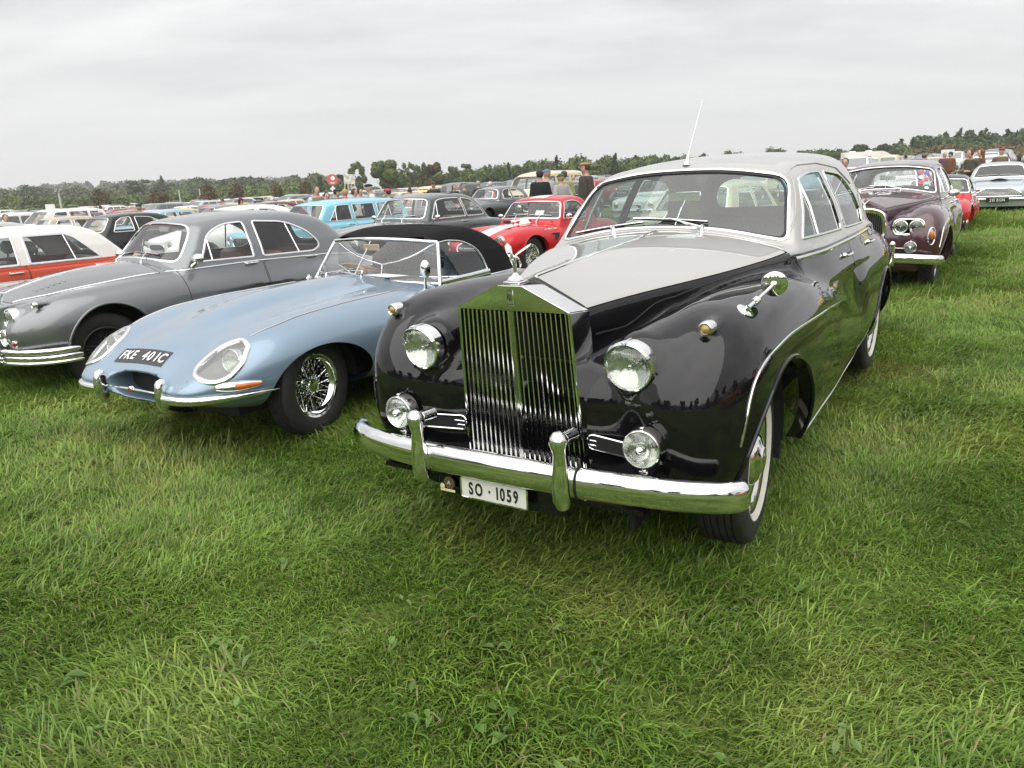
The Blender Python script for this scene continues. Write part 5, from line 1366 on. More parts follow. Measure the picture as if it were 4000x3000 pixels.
    o = P[:, 0].mean(0); ctr = P.reshape(-1, 3).mean(0); xd = np.array([0, 1, 0]); yd = P[5, 7] - P[0, 7]; yd = yd / np.linalg.norm(yd); nrm = np.cross(xd, yd)
    for k, ch in enumerate('FKE 401C'):
        if ch == ' ': continue
        y = -.275 + k * .0545 + (.003 if ch == '1' else 0)
        me = text_mesh(ch, .072, WHITETXT, .001, .86, .002); o = obj('character', me, pl); c = S.top(np.array([[.661, y]]))[0]
        yv = Vector(yd); zv = Vector(S.nrm(c[None])[0]); xv = yv.cross(zv).normalized(); zv = xv.cross(yv); c = Vector(c) + zv * .004
        o.matrix_local = Matrix(((xv.x, yv.x, zv.x, c.x), (xv.y, yv.y, zv.y, c.y), (xv.z, yv.z, zv.z, c.z), (0, 0, 0, 1)))
    # windscreen
    t = np.linspace(-1, 1, 25); B = np.stack([-1.20 - .25 * t ** 2, .665 * t, .838 - .036 * t ** 2], 1); T = np.stack([-1.50 - .10 * t ** 2, .552 * t, 1.137 - .028 * t ** 2], 1)
    V = np.stack([B + (T - B) * s + np.array([.02, 0, .0]) * math.sin(math.pi * s) for s in np.linspace(0, 1, 7)], 0); gl = MB().grid(V).build('windscreen', GLASS_CLEAR, root)
    m = MB(); m.tube(B, .012, 8); m.tube(T + [0, 0, .006], .013, 8)
    for e in (0, -1): m.tube([B[e] - [0, 0, .03], B[e], T[e], T[e] + [0, 0, .01]], [.016, .017, .014, .012], 10)
    m.build('windscreen_frame', CHROME, gl)
    m = MB(); m.tube([(-1.28, -.08, .85), (-1.50, -.055, 1.13)], .004, 6); m.build('mirror_stay', CHROME, root)
    m = MB(); m.box((-1.46, -.02, 1.075), (.018, .17, .055), bev=.008); m.build('interior_mirror', SEAT_TAN, root)
    for by, a, b in ((-.36, (-.60, .17), (-.33, .05)), (.03, (-.26, .34), (.02, .06))):
        base = S.top(np.array([[-1.19, by + .06]]))[0]
        def onws(y, s): tt = y / (.665 + (.552 - .665) * s); return np.array([-1.20 - .25 * tt ** 2 + s * (-.30 + .15 * tt ** 2), y, .838 - .036 * tt ** 2 + s * (.299 + .008 * tt ** 2)]) + [.022, 0, .01]
        pa, pb = onws(*a), onws(*b); m = MB(); m.tube([base, base + [-.01, 0, .035], (pa + pb) / 2], [.010, .007, .004], 8); m.tube([pa, (pa + pb) / 2 + [.006, 0, .006], pb], .005, 6); m.tube([pa - [.008, 0, .004], pb - [.008, 0, .004]], .004, 6, m=1); m.lathe([(.001, .02), (.011, .018), (.013, -.01)], 12, axis='z', c=base); m.build('wiper', [STEEL, RUBBER], root)
    # black cloth hood
    hz = pch([-1.3, -1.5, -1.65, -1.9, -2.15, -2.4, -2.6, -2.78, -2.95], [1.10, 1.150, 1.203, 1.234, 1.226, 1.172, 1.075, .92, .74])
    hwf = pch([-1.3, -1.9, -2.3, -2.6, -2.95], [.655, .66, .65, .62, .52])
    def hf(P):
        x, y, z = P[:, 0], np.abs(P[:, 1]), P[:, 2]
        q = smax(z - (hz(x) - .09 * y * y - .14 * y ** 4), (y - hwf(x) + .34 * (z - .82) + .25 * np.clip(z - 1.0, 0, 1)) * .92, .10)
        q = smax(q, -(x + 2.86 - .25 * y * y) * .9 + .3 * (z - .80), .12)
        return smax(q, x - (-1.505 - .33 * y * y - .28 * (1.137 - z)), .012)
    H = Shell(hf, (-3.1, 0, .70), (-1.2, .8, 1.35), .022)
    W = rpoly([(-1.53, .822), (-2.185, .842), (-2.16, .96), (-2.09, 1.045), (-1.95, 1.100), (-1.75, 1.118), (-1.60, 1.105)], [.01, .02, .1, .08, .08, .06, .02])
    d = sdpoly(W); H.cut(lambda V: d(V[:, [0, 2]]), lambda c: np.abs(c[:, 1]) > .42, neg='win')
    H.cut(lambda V: V[:, 2] - .775, None, neg='hole', src='body'); H.cut(lambda V: -(V[:, 0] + 1.515 + .33 * V[:, 1] ** 2 + .28 * (1.137 - V[:, 2])), None, neg='hole', src='body')
    RWn = rpoly([(-.36, .93), (.36, .93), (.33, 1.09), (-.33, 1.09)], .05); d2 = sdpoly(RWn); H.cut(lambda V: d2(V[:, [1, 2]]), lambda c: c[:, 0] < -2.3, neg='rwin', src='body')
    hood = H.part('cloth_hood', 'body', HOODCLOTH, root)
    H.part('rear_window', 'rwin', GLASS_CLEAR, root)
    for sg in (1, -1):
        flt = (lambda c: c[:, 1] > 0) if sg > 0 else (lambda c: c[:, 1] < 0)
        g = H.part('side_window', 'win', GLASS_CLEAR, root, offset=-.006, filt=flt); P = H.side(dense(W, .03), sg); m = MB(); strip(m, H, P, .007, .006); m.build('window_frame', CHROME, g)
        xq = np.linspace(-1.46, -2.20, 14); m = MB(); m.tube(np.stack([xq, sg * np.interp(xq, [-2.2, -1.9, -1.46], [.655, .668, .676]), np.interp(xq, [-2.2, -1.46], [.822, .810])], 1), .020, prof=oval(.55, 1.2), up=(0, 0, 1)); m.build('waist_finisher', CHROME, root)
        m = MB(); P = H.side(np.stack([np.linspace(-2.2, -2.72, 12), np.full(12, .793)], 1), sg); strip(m, H, P, .009, .006, closed=False); m.build('hood_bead', CHROME, hood)
    m = MB(); P = H.top(np.stack([-1.90 - .06 * np.linspace(-1, 1, 21) ** 2, np.linspace(-.50, .50, 21)], 1)); m.tube(P + [0, 0, -.004], .008, 6); m.build('hood_bow', HOODCLOTH, hood)
    # door mirror on its stalk
    b0 = S.top(np.array([[-1.27, .655]]))[0]; c = np.array([-1.265, .665, .935]); m = MB(); m.tube([b0 - [0, 0, .01], b0 + (c - b0) * .5, c + [0, 0, -.03]], [.014, .010, .008], 10); m.ball(c + [-.005, 0, -.03], .014)
    Rm = align((-.9, -.43, .05)); m.lathe([(.001, -.022), (.03, -.019), (.047, -.010), (.053, 0), (.050, .003), (.001, .003)], 32, axis='x', R=Rm @ np.diag([1, .78, 1.32]), c=c); m.build('door_mirror', CHROME, root)
    b0 = S.top(np.array([[-1.33, -.63]]))[0]; m = MB(); m.ball(b0 + [0, 0, .02], (.03, .018, .018)); m.tube([b0, b0 + [0, 0, .05]], .012, 8); m.build('hood_catch', CHROME, root)
    # inside
    m = MB(); m.box((-1.9, 0, .835 - .35), (1.3, 1.15, .05)); m.box((-1.44, 0, .66), (.08, 1.2, .28)); m.box((-2.55, 0, .72), (.08, 1.1, .30)); m.build('floor_pan', DARK, root, smooth=False)
    m = MB(); m.box((-1.47, 0, .80), (.14, 1.12, .08), bev=.025); m.build('dashboard', mat('dashboard_black', (.02, .02, .02), rough=.5), root)
    for sg in (1, -1): m = MB(); seat_bench(m, -1.98, .47, 1, .46, sg * .30, back=.50); m.build('seat', SEAT_DARK, root)
    m = MB(); q = np.array([(-1.29, .02, .868), (-1.25, .30, .862), (-1.45, .36, .858), (-1.48, .08, .862)]); m.add(q, [[0, 1, 2, 3]]); m.build('entry_sheet', mat('white_paper', (.75, .75, .74), rough=.8), root)
    steering_wheel(root, (-1.66, -.30, .86), .19, 68, mat('wood_rim', (.30, .17, .09), rough=.35))
    return root, S

# ------------------------------------------------------------------ gunmetal saloon
GUNMETAL = paint('gunmetal_grey_paint', (0.17, 0.18, 0.185), metal=.75, rough=.36, noise=.05)
WIRE_DARK = mat('painted_wire_wheel', (.035, .035, .036), rough=.4, metal=.3)
def saloon_field():
    btop = pch([.75, .6, .45, .3, .14, -.13, -.49, -.8, -1.2], [.70, .80, .865, .905, .945, .985, 1.012, 1.022, 1.02])
    by = pch([.72, .6, .3, -.1, -.6, -1.2], [.30, .40, .49, .56, .635, .66]); bz = pch([.75, .62, .3, -.1, -.55, -.9], [.74, .80, .842, .885, .925, .935])
    hull = Tube([(.7, 0, .52, .52, .16, .22), (.3, 0, .54, .66, .28, .28), (-.3, 0, .56, .74, .34, .34), (-1.0, 0, .60, .805, .345, .38), (-2.0, 0, .60, .82, .345, .38), (-2.7, 0, .60, .80, .335, .36), (-3.3, 0, .60, .68, .27, .30), (-3.75, 0, .58, .5, .18, .24)], p=3.4, front=(.35, .70), rear=(-3.0, -3.78))
    wing = Tube([(.72, .56, .55, .20, .20, .28), (.4, .59, .56, .235, .265, .30), (0, .60, .56, .245, .315, .30), (-.5, .60, .57, .245, .34, .33), (-1.2, .56, .58, .26, .33, .36)], p=2.35, front=(.22, .715), rear=(-.8, -1.8), ryi=.22)
    rwing = Tube([(-1.9, .55, .58, .26, .3, .36), (-2.727, .56, .58, .262, .325, .36), (-3.3, .50, .56, .22, .27, .3), (-3.7, .42, .55, .18, .2, .22)], p=2.4, front=(-2.3, -1.8), rear=(-2.9, -3.75), ryi=.22)
    roof = pch([-.8, -1.08, -1.36, -1.8, -2.1, -2.5, -2.9, -3.15, -3.4], [1.32, 1.385, 1.425, 1.448, 1.444, 1.395, 1.235, 1.03, .85])
    hw = pch([-.7, -1.1, -1.7, -2.3, -2.7, -3.1, -3.4], [.70, .735, .755, .725, .66, .53, .40])
    def f(P):
        x, y, z = P[:, 0], np.abs(P[:, 1]), P[:, 2]
        t = np.clip(y / by(x), 0, 1.5); tp = btop(x) - (btop(x) - bz(x)) * t ** 2.1
        bon = smax(smax(z - tp, (y - by(x) - .01) * .95, .04), smax(x - .70, -(x + 1.25), .05), .06); bon = smax(bon, .5 - z, .05)
        b = smin(hull(P), wing(P), .10); b = smin(b, rwing(P), .10); b = smin(b, bon, .04)
        Y = P.copy(); Y[:, 1] = y; b = smin(b, seg(Y, (.55, .50, .672), (.1, .54, .70), .103, .09), .05); b = smin(b, seg(Y, (.52, .69, .795), (.25, .69, .80), .022, .01), .03)
        c = cabin(P, roof, hw, .93, .36, (-.605, -.95, -.36), (-3.22, .95, .45), (.12, .06, .16))
        return smax(smin(b, c, .045), .22 - z, .03)
    return f
def build_saloon(name, label, mw, paint_=None, h=.021, group=None, wire=True, hero=True, seats=SEAT_BROWN):
    paint_ = paint_ or GUNMETAL
    W1 = rpoly([(-1.00, 1.003), (-1.575, 1.000), (-1.59, 1.350), (-1.34, 1.338), (-1.15, 1.245)], [.02, .02, .04, .12, .08])
    W2 = rpoly([(-1.69, .998), (-2.36, .992), (-2.475, 1.05), (-2.36, 1.205), (-2.10, 1.322), (-1.70, 1.350)], [.02, .05, .06, .12, .12, .03])
    WS = rpoly([(-.615, 1.010), (0, 1.060), (.615, 1.010), (.485, 1.340), (0, 1.372), (-.485, 1.340)], [.09, .4, .09, .14, .4, .14])
    WR = rpoly([(-.46, 1.05), (.46, 1.05), (.36, 1.26), (-.36, 1.26)], .09)
    xs = np.linspace(.60, -.62, 20); yb = np.interp(xs, [-.62, -.1, .3, .6], [.63, .555, .485, .40]); BO = np.concatenate([np.stack([xs, yb], 1), np.stack([xs[::-1], -yb[::-1]], 1)])
    D1 = rpoly([(-.76, .95), (-.78, .60), (-.86, .32), (-1.60, .32), (-1.66, .6), (-1.655, .95)], [.02, .2, .05, .03, .2, .02]); D2 = rpoly([(-1.67, .95), (-1.675, .6), (-1.62, .32), (-2.16, .32), (-2.30, .62), (-2.44, .78), (-2.44, .95)], [.02, .2, .03, .08, .2, .1, .02])
    ws = wheel_set(2.727, .625, .332, .20 if wire else .198, .092, 'wire' if wire else 'dish', steer=-4, **(dict(spokes=60, mats=[WIRE_DARK, WIRE_DARK, DARK]) if wire else dict(cap=DISC_CAP, mats=[CHROME, paint_, DARK])))
    root, S = build_car(name, label, mw, saloon_field(), (-4.0, 0, .15), (.95, .95, 1.52), h, paint_, group, zmin=.235, wheels=ws, arches=[(-.02, .36, .385, .385, .42), (-2.727, .32, .37, .30, .42)], sides=[W1, W2], ws=WS, ws_x=(-1.6, -.55), rw=WR, rw_x=-2.4, bonnet=(BO, .70), doors=[D1, D2],
        handles=[(-1.52, .943), (-2.30, .943)] if hero else (), steer=(-1.22, -.34, .93), seats=seats, seat_x=(-1.62, -2.38), seat_z=.52, dash_x=-.90, dash_z=.955, cabin_hw=.62, divs=[[(-1.12, 1.0), (-1.14, 1.235)], [(-2.15, .995), (-2.095, 1.32)]], lip=.011, floor=(-1.75, 2.2), frame_w=.011)
    BC = CHROME
    for sg in (1, -1):
        lamp(root, 'headlight', (.664, sg * .497, .672), (1, sg * .04, 0), .086, .012, .06)
        lamp(root, 'fog_lamp', (.715, sg * .455, .525), (1, 0, 0), .066, .010, .06)
        m = MB(); q = S.front(np.array([[sg * .625, .492]]))[0]; m.lathe([(.030, -.004), (.030, .01), (.026, .014)], 20, axis='x', R=align(S.nrm(q[None])[0]), c=q); o = m.build('indicator_rim', CHROME, root); MB().lathe([(.001, .024), (.018, .020), (.026, .010)], 20, axis='x', R=align(S.nrm(q[None])[0]), c=q).build('indicator', REDLENS, o)
        o = lamp(root, 'sidelight', (.535, sg * .69, .795), (1, 0, .05), .018, .004, .03, bulge=.6, flutes=False)
        m = MB(); xx = np.linspace(.58, -.60, 30); P = S.top(np.stack([xx, sg * np.interp(xx, [-.62, -.1, .3, .6], [.622, .548, .478, .395])], 1)); strip(m, S, P, .006, .006, closed=False); m.build('bonnet_bead', CHROME, root)
        xx = np.linspace(-.66, -2.95, 44); zz = np.interp(xx, [-2.95, -2.5, -1.6, -.66], [.905, .942, .958, .938]); P = S.side(np.stack([xx, zz], 1), sg); m = MB(); strip(m, S, P, .008, .006, closed=False); m.build('waist_strip', CHROME, root)
        if hero:
            m = MB(); c = S.side(np.array([[-.93, 1.0]]), sg)[0] + np.array([0, sg * .045, .035]); m.tube([c + [.02, -sg * .05, -.075], c + [0, 0, -.03]], [.03, .010], 10); m.lathe([(.001, .050), (.03, .044), (.050, .02), (.056, -.012), (.052, -.014)], 22, axis='x', R=align((1, sg * .2, 0)) @ np.diag([1, 1.25, .80]), c=c + [0, sg * .03, .01]); m.build('door_mirror', CHROME, root)
            for k in range(6): P = S.top(np.array([[.36 - k * .048, sg * .27], [.345 - k * .048, sg * .32]])); m = MB(); m.tube(P, .0055, prof=oval(1.5, .8, n=8)); m.build('louvre', paint_, root)
    # two-tier bumper
    P = blade([(.30, .87), (.42, .862), (.56, .80), (.68, .66), (.755, .42), (.775, 0)], .395, None); n = len(P); sc = np.ones(n); sc[:3] = sc[-3:] = [.6, .9, 1][::1]; sc[-3:] = [1, .9, .6]
    m = MB(); m.tube(P + [0, 0, .022], sc, prof=oval(.030, .026, 2.5), up=(0, 0, 1)); m.tube(P * [1, 1, 1] + [-.012, 0, -.038], sc, prof=oval(.024, .030, 3), up=(0, 0, 1)); m.tube(P + [-.012, 0, -.075], sc, prof=oval(.028, .018, 2.5), up=(0, 0, 1)); bu = m.build('front_bumper', BC, root)
    for sg in (1, -1):
        m = MB(); zs = np.linspace(.30, .50, 11); t = np.linspace(0, 1, 11); m.tube(np.column_stack([.80 - .03 * (2 * t - 1) ** 2, np.full(11, sg * .43), zs]), .04 * np.clip(np.minimum(t, 1 - t) * 8, .2, 1) ** .5, 14); m.build('overrider', BC, bu)
    # upright grille
    m = MB(); GO = rpoly([(-.17, .50), (.17, .50), (.19, .70), (.15, .80), (-.15, .80), (-.19, .70)], [.05, .05, .08, .07, .07, .08]); P = np.stack([np.interp(GO[:, 1], [.5, .8], [.745, .70]), GO[:, 0], GO[:, 1]], 1); m.tube(P, .016, 8, closed=True); m.add(P - [.03, 0, 0], [list(range(len(P)))], 1); g = m.build('radiator_grille', [CHROME, DARK], root)
    for k in range(-7, 8): m = MB(); y = k * .023; m.tube([(.745, y, .51), (.715, y, .785 - .05 * (abs(k) > 5))], .0035 if k else .011, 6); m.build('slat', CHROME, g)
    m = MB(); b = S.top(np.array([[.60, 0]]))[0]; m.tube(crv([b + [.02, 0, -.01], b + [.05, 0, .03], b + [.0, 0, .055], b + [-.10, 0, .045], b + [-.16, 0, .02]], 4), [.008] * 4 + [.013] * 9 + [.010, .008, .006, .004], 10); m.build('bonnet_mascot', CHROME, root)
    P = S.top(np.stack([np.linspace(.55, -.6, 24), np.zeros(24)], 1)); m = MB(); strip(m, S, P, .006, .006, closed=False); m.build('bonnet_strip', CHROME, root)
    t = S.front(np.array([[-.50, 1.045], [-.12, 1.085], [-.06, 1.09], [.34, 1.075]]), 0, -1.6); bb = S.top(np.array([[-.66, -.30], [-.66, .20]])); wiper(root, S, bb[0], t[0], t[1]); wiper(root, S, bb[1], t[2], t[3])
    m = MB(); m.box((-1.05, 0, 1.30), (.02, .19, .06), bev=.01); m.build('interior_mirror', mat('mirror_grey', (.35, .35, .34), rough=.4), root)
    m = MB(); g = np.array([[(-1.06 - .10 * s, y, 1.345 - .07 * s * 0 - .05 * (1 - s) - .1 * y * y) for y in np.linspace(-.42, .42, 8)] for s in (0, .5, 1)]); m.grid(g); m.build('sun_visor', HEADLINING, root)
    if hero:
        for sx, n_ in ((-1.62, 2), (-2.38, 0)):
            pass
    return root, S
# ------------------------------------------------------------------ parametric saloon bodies
def sedan_field(top, xr, hw, roof, chw, ws, rw, z0, tum=.34, xf=.75, side=.16, zc=.58, k=(.08, .10, .12), wing=None, rwing=None, ck=(.1, .05, .12), zlow=.2, crown=.06, nose=.12, plan=.22, tailplan=.2, ccrown=.10):
    topf = pch([p[0] for p in top], [p[1] for p in top]); hwf = pch([p[0] for p in hw], [p[1] for p in hw]); rf = pch([p[0] for p in roof], [p[1] for p in roof]) if roof else None; cf = pch([p[0] for p in chw], [p[1] for p in chw]) if chw else None
    def f(P):
        x, y, z = P[:, 0], np.abs(P[:, 1]), P[:, 2]
        b = smax(z - (topf(x) - crown * y * y), (y - hwf(x) + side * (z - zc) ** 2 * 2) * .95, k[0])
        b = smax(b, x - (xf - plan * y * y - nose * 2 * (z - zc) ** 2), k[1]); b = smax(b, -(x - (xr + tailplan * y * y + nose * (z - zc) ** 2)), k[2])
        if wing: b = smin(b, wing(P), .09)
        if rwing: b = smin(b, rwing(P), .09)
        if rf is not None: b = smin(b, cabin(P, rf, cf, z0, tum, ws, rw, ck, ccrown), .03)
        return smax(b, zlow - z, .03)
    return f
def front_kit(root, S, lamps, bumper, grille=None, plate=None, ind=None, bz=.45, bprof=(.03, .045), over=None, wipers=None, mirrors=None, gcol=None, lens=None):
    for (x, y, z, r) in lamps:
        for sg in (1, -1): lamp(root, 'headlight', (float(S.front(np.array([[sg * y, z]]))[0, 0]) + .008, sg * y, z), (1, sg * .05, 0), r, .010, .05, lensmat=lens)
    P = blade(bumper, bz, None); n = len(P); sc = np.ones(n); sc[0] = sc[-1] = .4
    bu = MB().tube(P, sc, prof=oval(*bprof, p=2.6), up=(0, 0, 1)).build('front_bumper', CHROME, root)
    if over:
        for sg in (1, -1): m = MB(); t = np.linspace(0, 1, 9); m.tube(np.column_stack([np.full(9, over[0]) - .02 * (2 * t - 1) ** 2, np.full(9, sg * over[1]), bz - .09 + .19 * t]), .03 * np.clip(np.minimum(t, 1 - t) * 8, .2, 1) ** .5, 12); m.build('overrider', CHROME, bu)
    if grille:
        x, z, w, h, nb, p = grille; O = oval(w, h, p, 40); F = S.front(O + [0, z]) if S else None; F = F + [.01, 0, 0]; m = MB(); m.tube(F, .013, 8, closed=True); patch(m, S, O + [0, z], .003, 1); g = m.build('grille', [CHROME, DARK], root)
        for kx in range(nb):
            y = -w + 2 * w * (kx + .5) / nb; hh = h * max(.05, 1 - abs(y / w) ** p) ** (1 / p); q = S.front(np.array([[y, z - hh], [y, z], [y, z + hh]])) + [.008, 0, 0]; MB().tube(q, .004, 5).build('slat', gcol or CHROME, g)
    if plate:
        x, z, txt, pm, tm, w = plate; pl = MB().box((x, 0, z), (.012, w, .11), bev=.003).build('number_plate', pm, root); lettering('character', txt, .075, tm, pl, (x + .008, 0, z), (0, 1, 0), (0, 0, 1), sx=.8, bold=.002)
    if ind:
        for sg in (1, -1): q = S.front(np.array([[sg * ind[0], ind[1]]]))[0]; MB().ball(q, (.02, .035, .03)).build('indicator', AMBER, root)
    if wipers:
        for (by, bx, a, b) in wipers:
            t = S.front(np.array([a, b]), 0, -2.0); bb = S.top(np.array([[bx, by]]))[0]; wiper(root, S, bb, t[0], t[1])
    if mirrors:
        for sg in (1, -1):
            b = S.side(np.array([[mirrors[0], mirrors[1]]]), sg)[0]; c = b + [.0, sg * .10, .07]; m = MB(); m.tube([b - [0, sg * .01, 0], (b + c) / 2 + [0, 0, -.01], c], [.014, .009, .008], 8); m.lathe([(.001, .035), (.03, .028), (.045, .0), (.043, -.01), (.001, -.01)], 18, axis='x', R=np.diag([1, 1.3, .9]), c=c); m.build('door_mirror', CHROME, root)
PLATE_BLACK = mat('plate_black', (.012, .012, .012), rough=.3, coat=.5); PLATE_WHITE = mat('plate_white', (.68, .68, .64), rough=.4); PLATE_SILVER = mat('plate_silver_letters', (.62, .62, .62), rough=.35, metal=.3)

# ------------------------------------------------------------------ burgundy four-lamp limousine behind
BURGUNDY = paint('burgundy_paint', (0.052, 0.012, 0.020), metal=.2, rough=.35)
def build_limo_behind(mw):
    root, S = build_limo('limousine', 'burgundy limousine with paired headlamps and rounded upright radiator', mw, None, True, BURGUNDY, BURGUNDY, .03, hero=False, glassm=GLASS_CLEAR)
    for o in list(root.children):
        if o.name.split('.')[0] in ('radiator_grille', 'bonnet_mascot', 'wing_mirror', 'roof'):
            if o.name.startswith('roof') : continue
            for c in list(o.children_recursive) + [o]: bpy.data.objects.remove(c)
    GO = rpoly([(-.262, .42), (.262, .42), (.275, .80), (.262, .99), (.12, 1.045), (-.12, 1.045), (-.262, .99), (-.275, .80)], [.03, .03, .1, .10, .15, .15, .10, .1], 6)
    ctr = np.array([0, .72]); inn = ctr + (GO - ctr) * [.84, .83]; xo = lambda z: .585 - .03 * (1.0 - z)
    A = np.stack([np.full(len(GO), .42), GO[:, 0], GO[:, 1] - .01], 1); B = np.stack([xo(GO[:, 1]), GO[:, 0], GO[:, 1]], 1); B2 = np.stack([xo(GO[:, 1]) + .014, ctr[0] + (GO[:, 0]) * .955, ctr[1] + (GO[:, 1] - ctr[1]) * .96], 1); C = np.stack([xo(inn[:, 1]) - .005, inn[:, 0], inn[:, 1]], 1); D = C - [.04, 0, 0]
    m = MB(); m.grid(np.concatenate([np.stack([A, B, B2, C, D], 0), np.stack([A, B, B2, C, D], 0)[:, :1]], 1)); m.add(D, [list(range(len(D)))], 1); g = m.build('radiator_grille', [CHROME, DARK], root)
    for k in range(19):
        y = (k - 9) / 9.5 * .225; zt = 1.0 - .10 * (abs(y) / .225) ** 3; MB().box((.565, y, (zt + .45) / 2), (.03, .007, zt - .45)).build('slat', mat('grille_painted_slat', (.16, .16, .15), rough=.3, metal=.8), g)
    m = MB(); b = S.top(np.array([[.40, 0]]))[0]; m.lathe([(.03, 0), (.02, .012), (.008, .03)], 14, axis='z', c=(.52, 0, 1.05)); m.tube([(.52, 0, 1.07), (.50, 0, 1.10)], .01, 8)
    for sg in (1, -1): m.tube([(.51, 0, 1.09), (.47, sg * .03, 1.12), (.42, sg * .055, 1.135)], [.009, .010, .003], 8)
    m.build('bonnet_mascot', CHROME, root)
    wsn = [o for o in root.children if o.name.split('.')[0] == 'windscreen'][0]
    for (y, z, r, c) in ((.43, 1.42, .034, 'r'), (.50, 1.405, .032, 'b'), (.44, 1.355, .032, 'w'), (.505, 1.33, .030, 'r'), (.455, 1.285, .036, 'r'), (.515, 1.275, .028, 'c'), (.53, 1.215, .028, 'w')):
        cm = {'r': mat('sticker_red', (.55, .05, .05), rough=.4), 'b': mat('sticker_blue', (.08, .10, .35), rough=.4), 'w': mat('sticker_white', (.55, .62, .64), rough=.4), 'c': mat('sticker_cyan', (.20, .50, .52), rough=.4)}[c]
        q = S.front(np.array([[y, z]]), 0, -2)[0]; n = S.nrm(q[None])[0]; MB().lathe([(r, .004), (.001, .006)], 20, axis='x', R=align(n), c=q).build('sticker', cm, wsn)
    b = S.side(np.array([[-1.16, 1.06]]), 1)[0]; m = MB(); c = b + [0.02, .12, .08]; m.tube([b, c], .010, 8); m.lathe([(.001, .04), (.04, .03), (.055, 0), (.05, -.01), (.001, -.01)], 20, axis='x', R=np.diag([1, 1.3, .85]), c=c); m.build('door_mirror', CHROME, root)
    return root
# ------------------------------------------------------------------ red two-seater with white stripes
RED = paint('bright_red_paint', (0.46, 0.010, 0.016)); WHITEPAINT = paint('white_paint', (0.70, 0.69, 0.65))
def sports_field(roofz=1.27, hard=True, hl=(.50, .504, .612)):
    top = pch([.8, .7, .5, .2, -.3, -.85, -1.2, -2.2, -2.7, -3.0, -3.25], [.55, .62, .70, .762, .815, .852, .84, .79, .755, .70, .56])
    hull = Tube([(.78, 0, .46, .46, .14, .16), (.5, 0, .47, .58, .22, .20), (.1, 0, .48, .66, .29, .23), (-.5, 0, .49, .715, .33, .26), (-1.3, 0, .49, .735, .34, .27), (-2.2, 0, .50, .72, .30, .26), (-2.8, 0, .52, .62, .24, .22), (-3.25, 0, .52, .42, .12, .14)], p=2.8, front=(.45, .78), rear=(-2.7, -3.28))
    wing = Tube([(.75, .50, .56, .16, .13, .2), (.45, .515, .53, .20, .215, .22), (0, .53, .52, .225, .275, .24), (-.5, .54, .50, .22, .285, .24), (-1.2, .54, .48, .21, .27, .25), (-2.0, .5, .48, .22, .24, .24)], p=2.2, front=(.25, .70), rear=(-1.2, -2.3), ryi=.19)
    haunch = Tube([(-1.4, .50, .5, .22, .25, .24), (-2.337, .52, .5, .225, .30, .25), (-3.0, .45, .52, .19, .22, .2), (-3.3, .4, .52, .16, .14, .14)], p=2.2, front=(-1.9, -1.35), rear=(-2.6, -3.3), ryi=.2)
    roof = pch([-.8, -1.1, -1.3, -1.5, -1.8, -2.05, -2.3], [1.19, 1.225, 1.258, roofz, 1.25, 1.15, .95]); chw = pch([-.7, -1.1, -1.7, -2.1, -2.4], [.64, .655, .66, .62, .55])
    def f(P):
        x, y, z = P[:, 0], np.abs(P[:, 1]), P[:, 2]; b = smin(smin(hull(P), wing(P), .10), haunch(P), .10); b = smax(b, z - top(x) - .03, .05)
        Y = P.copy(); Y[:, 1] = y; b = smin(b, seg(Y, (hl[0] - .10, hl[1], hl[2]), (0, hl[1] + .02, hl[2] + .03), .095, .09), .05)
        q = smax(smax((((y - 0) / .14) ** 2 + ((x + .55) / .34) ** 2 - 1) * .14, z - .885 + .10 * np.clip(x + .5, 0, 1), .03), .6 - z, .03); b = smin(b, q, .02)
        if hard: b = smin(b, cabin(P, roof, chw, .86, .30, (-.79, -.80, -.22), (-2.25, .9, .3), (.09, .05, .14)), .02)
        return smax(b, .2 - z, .03)
    return f
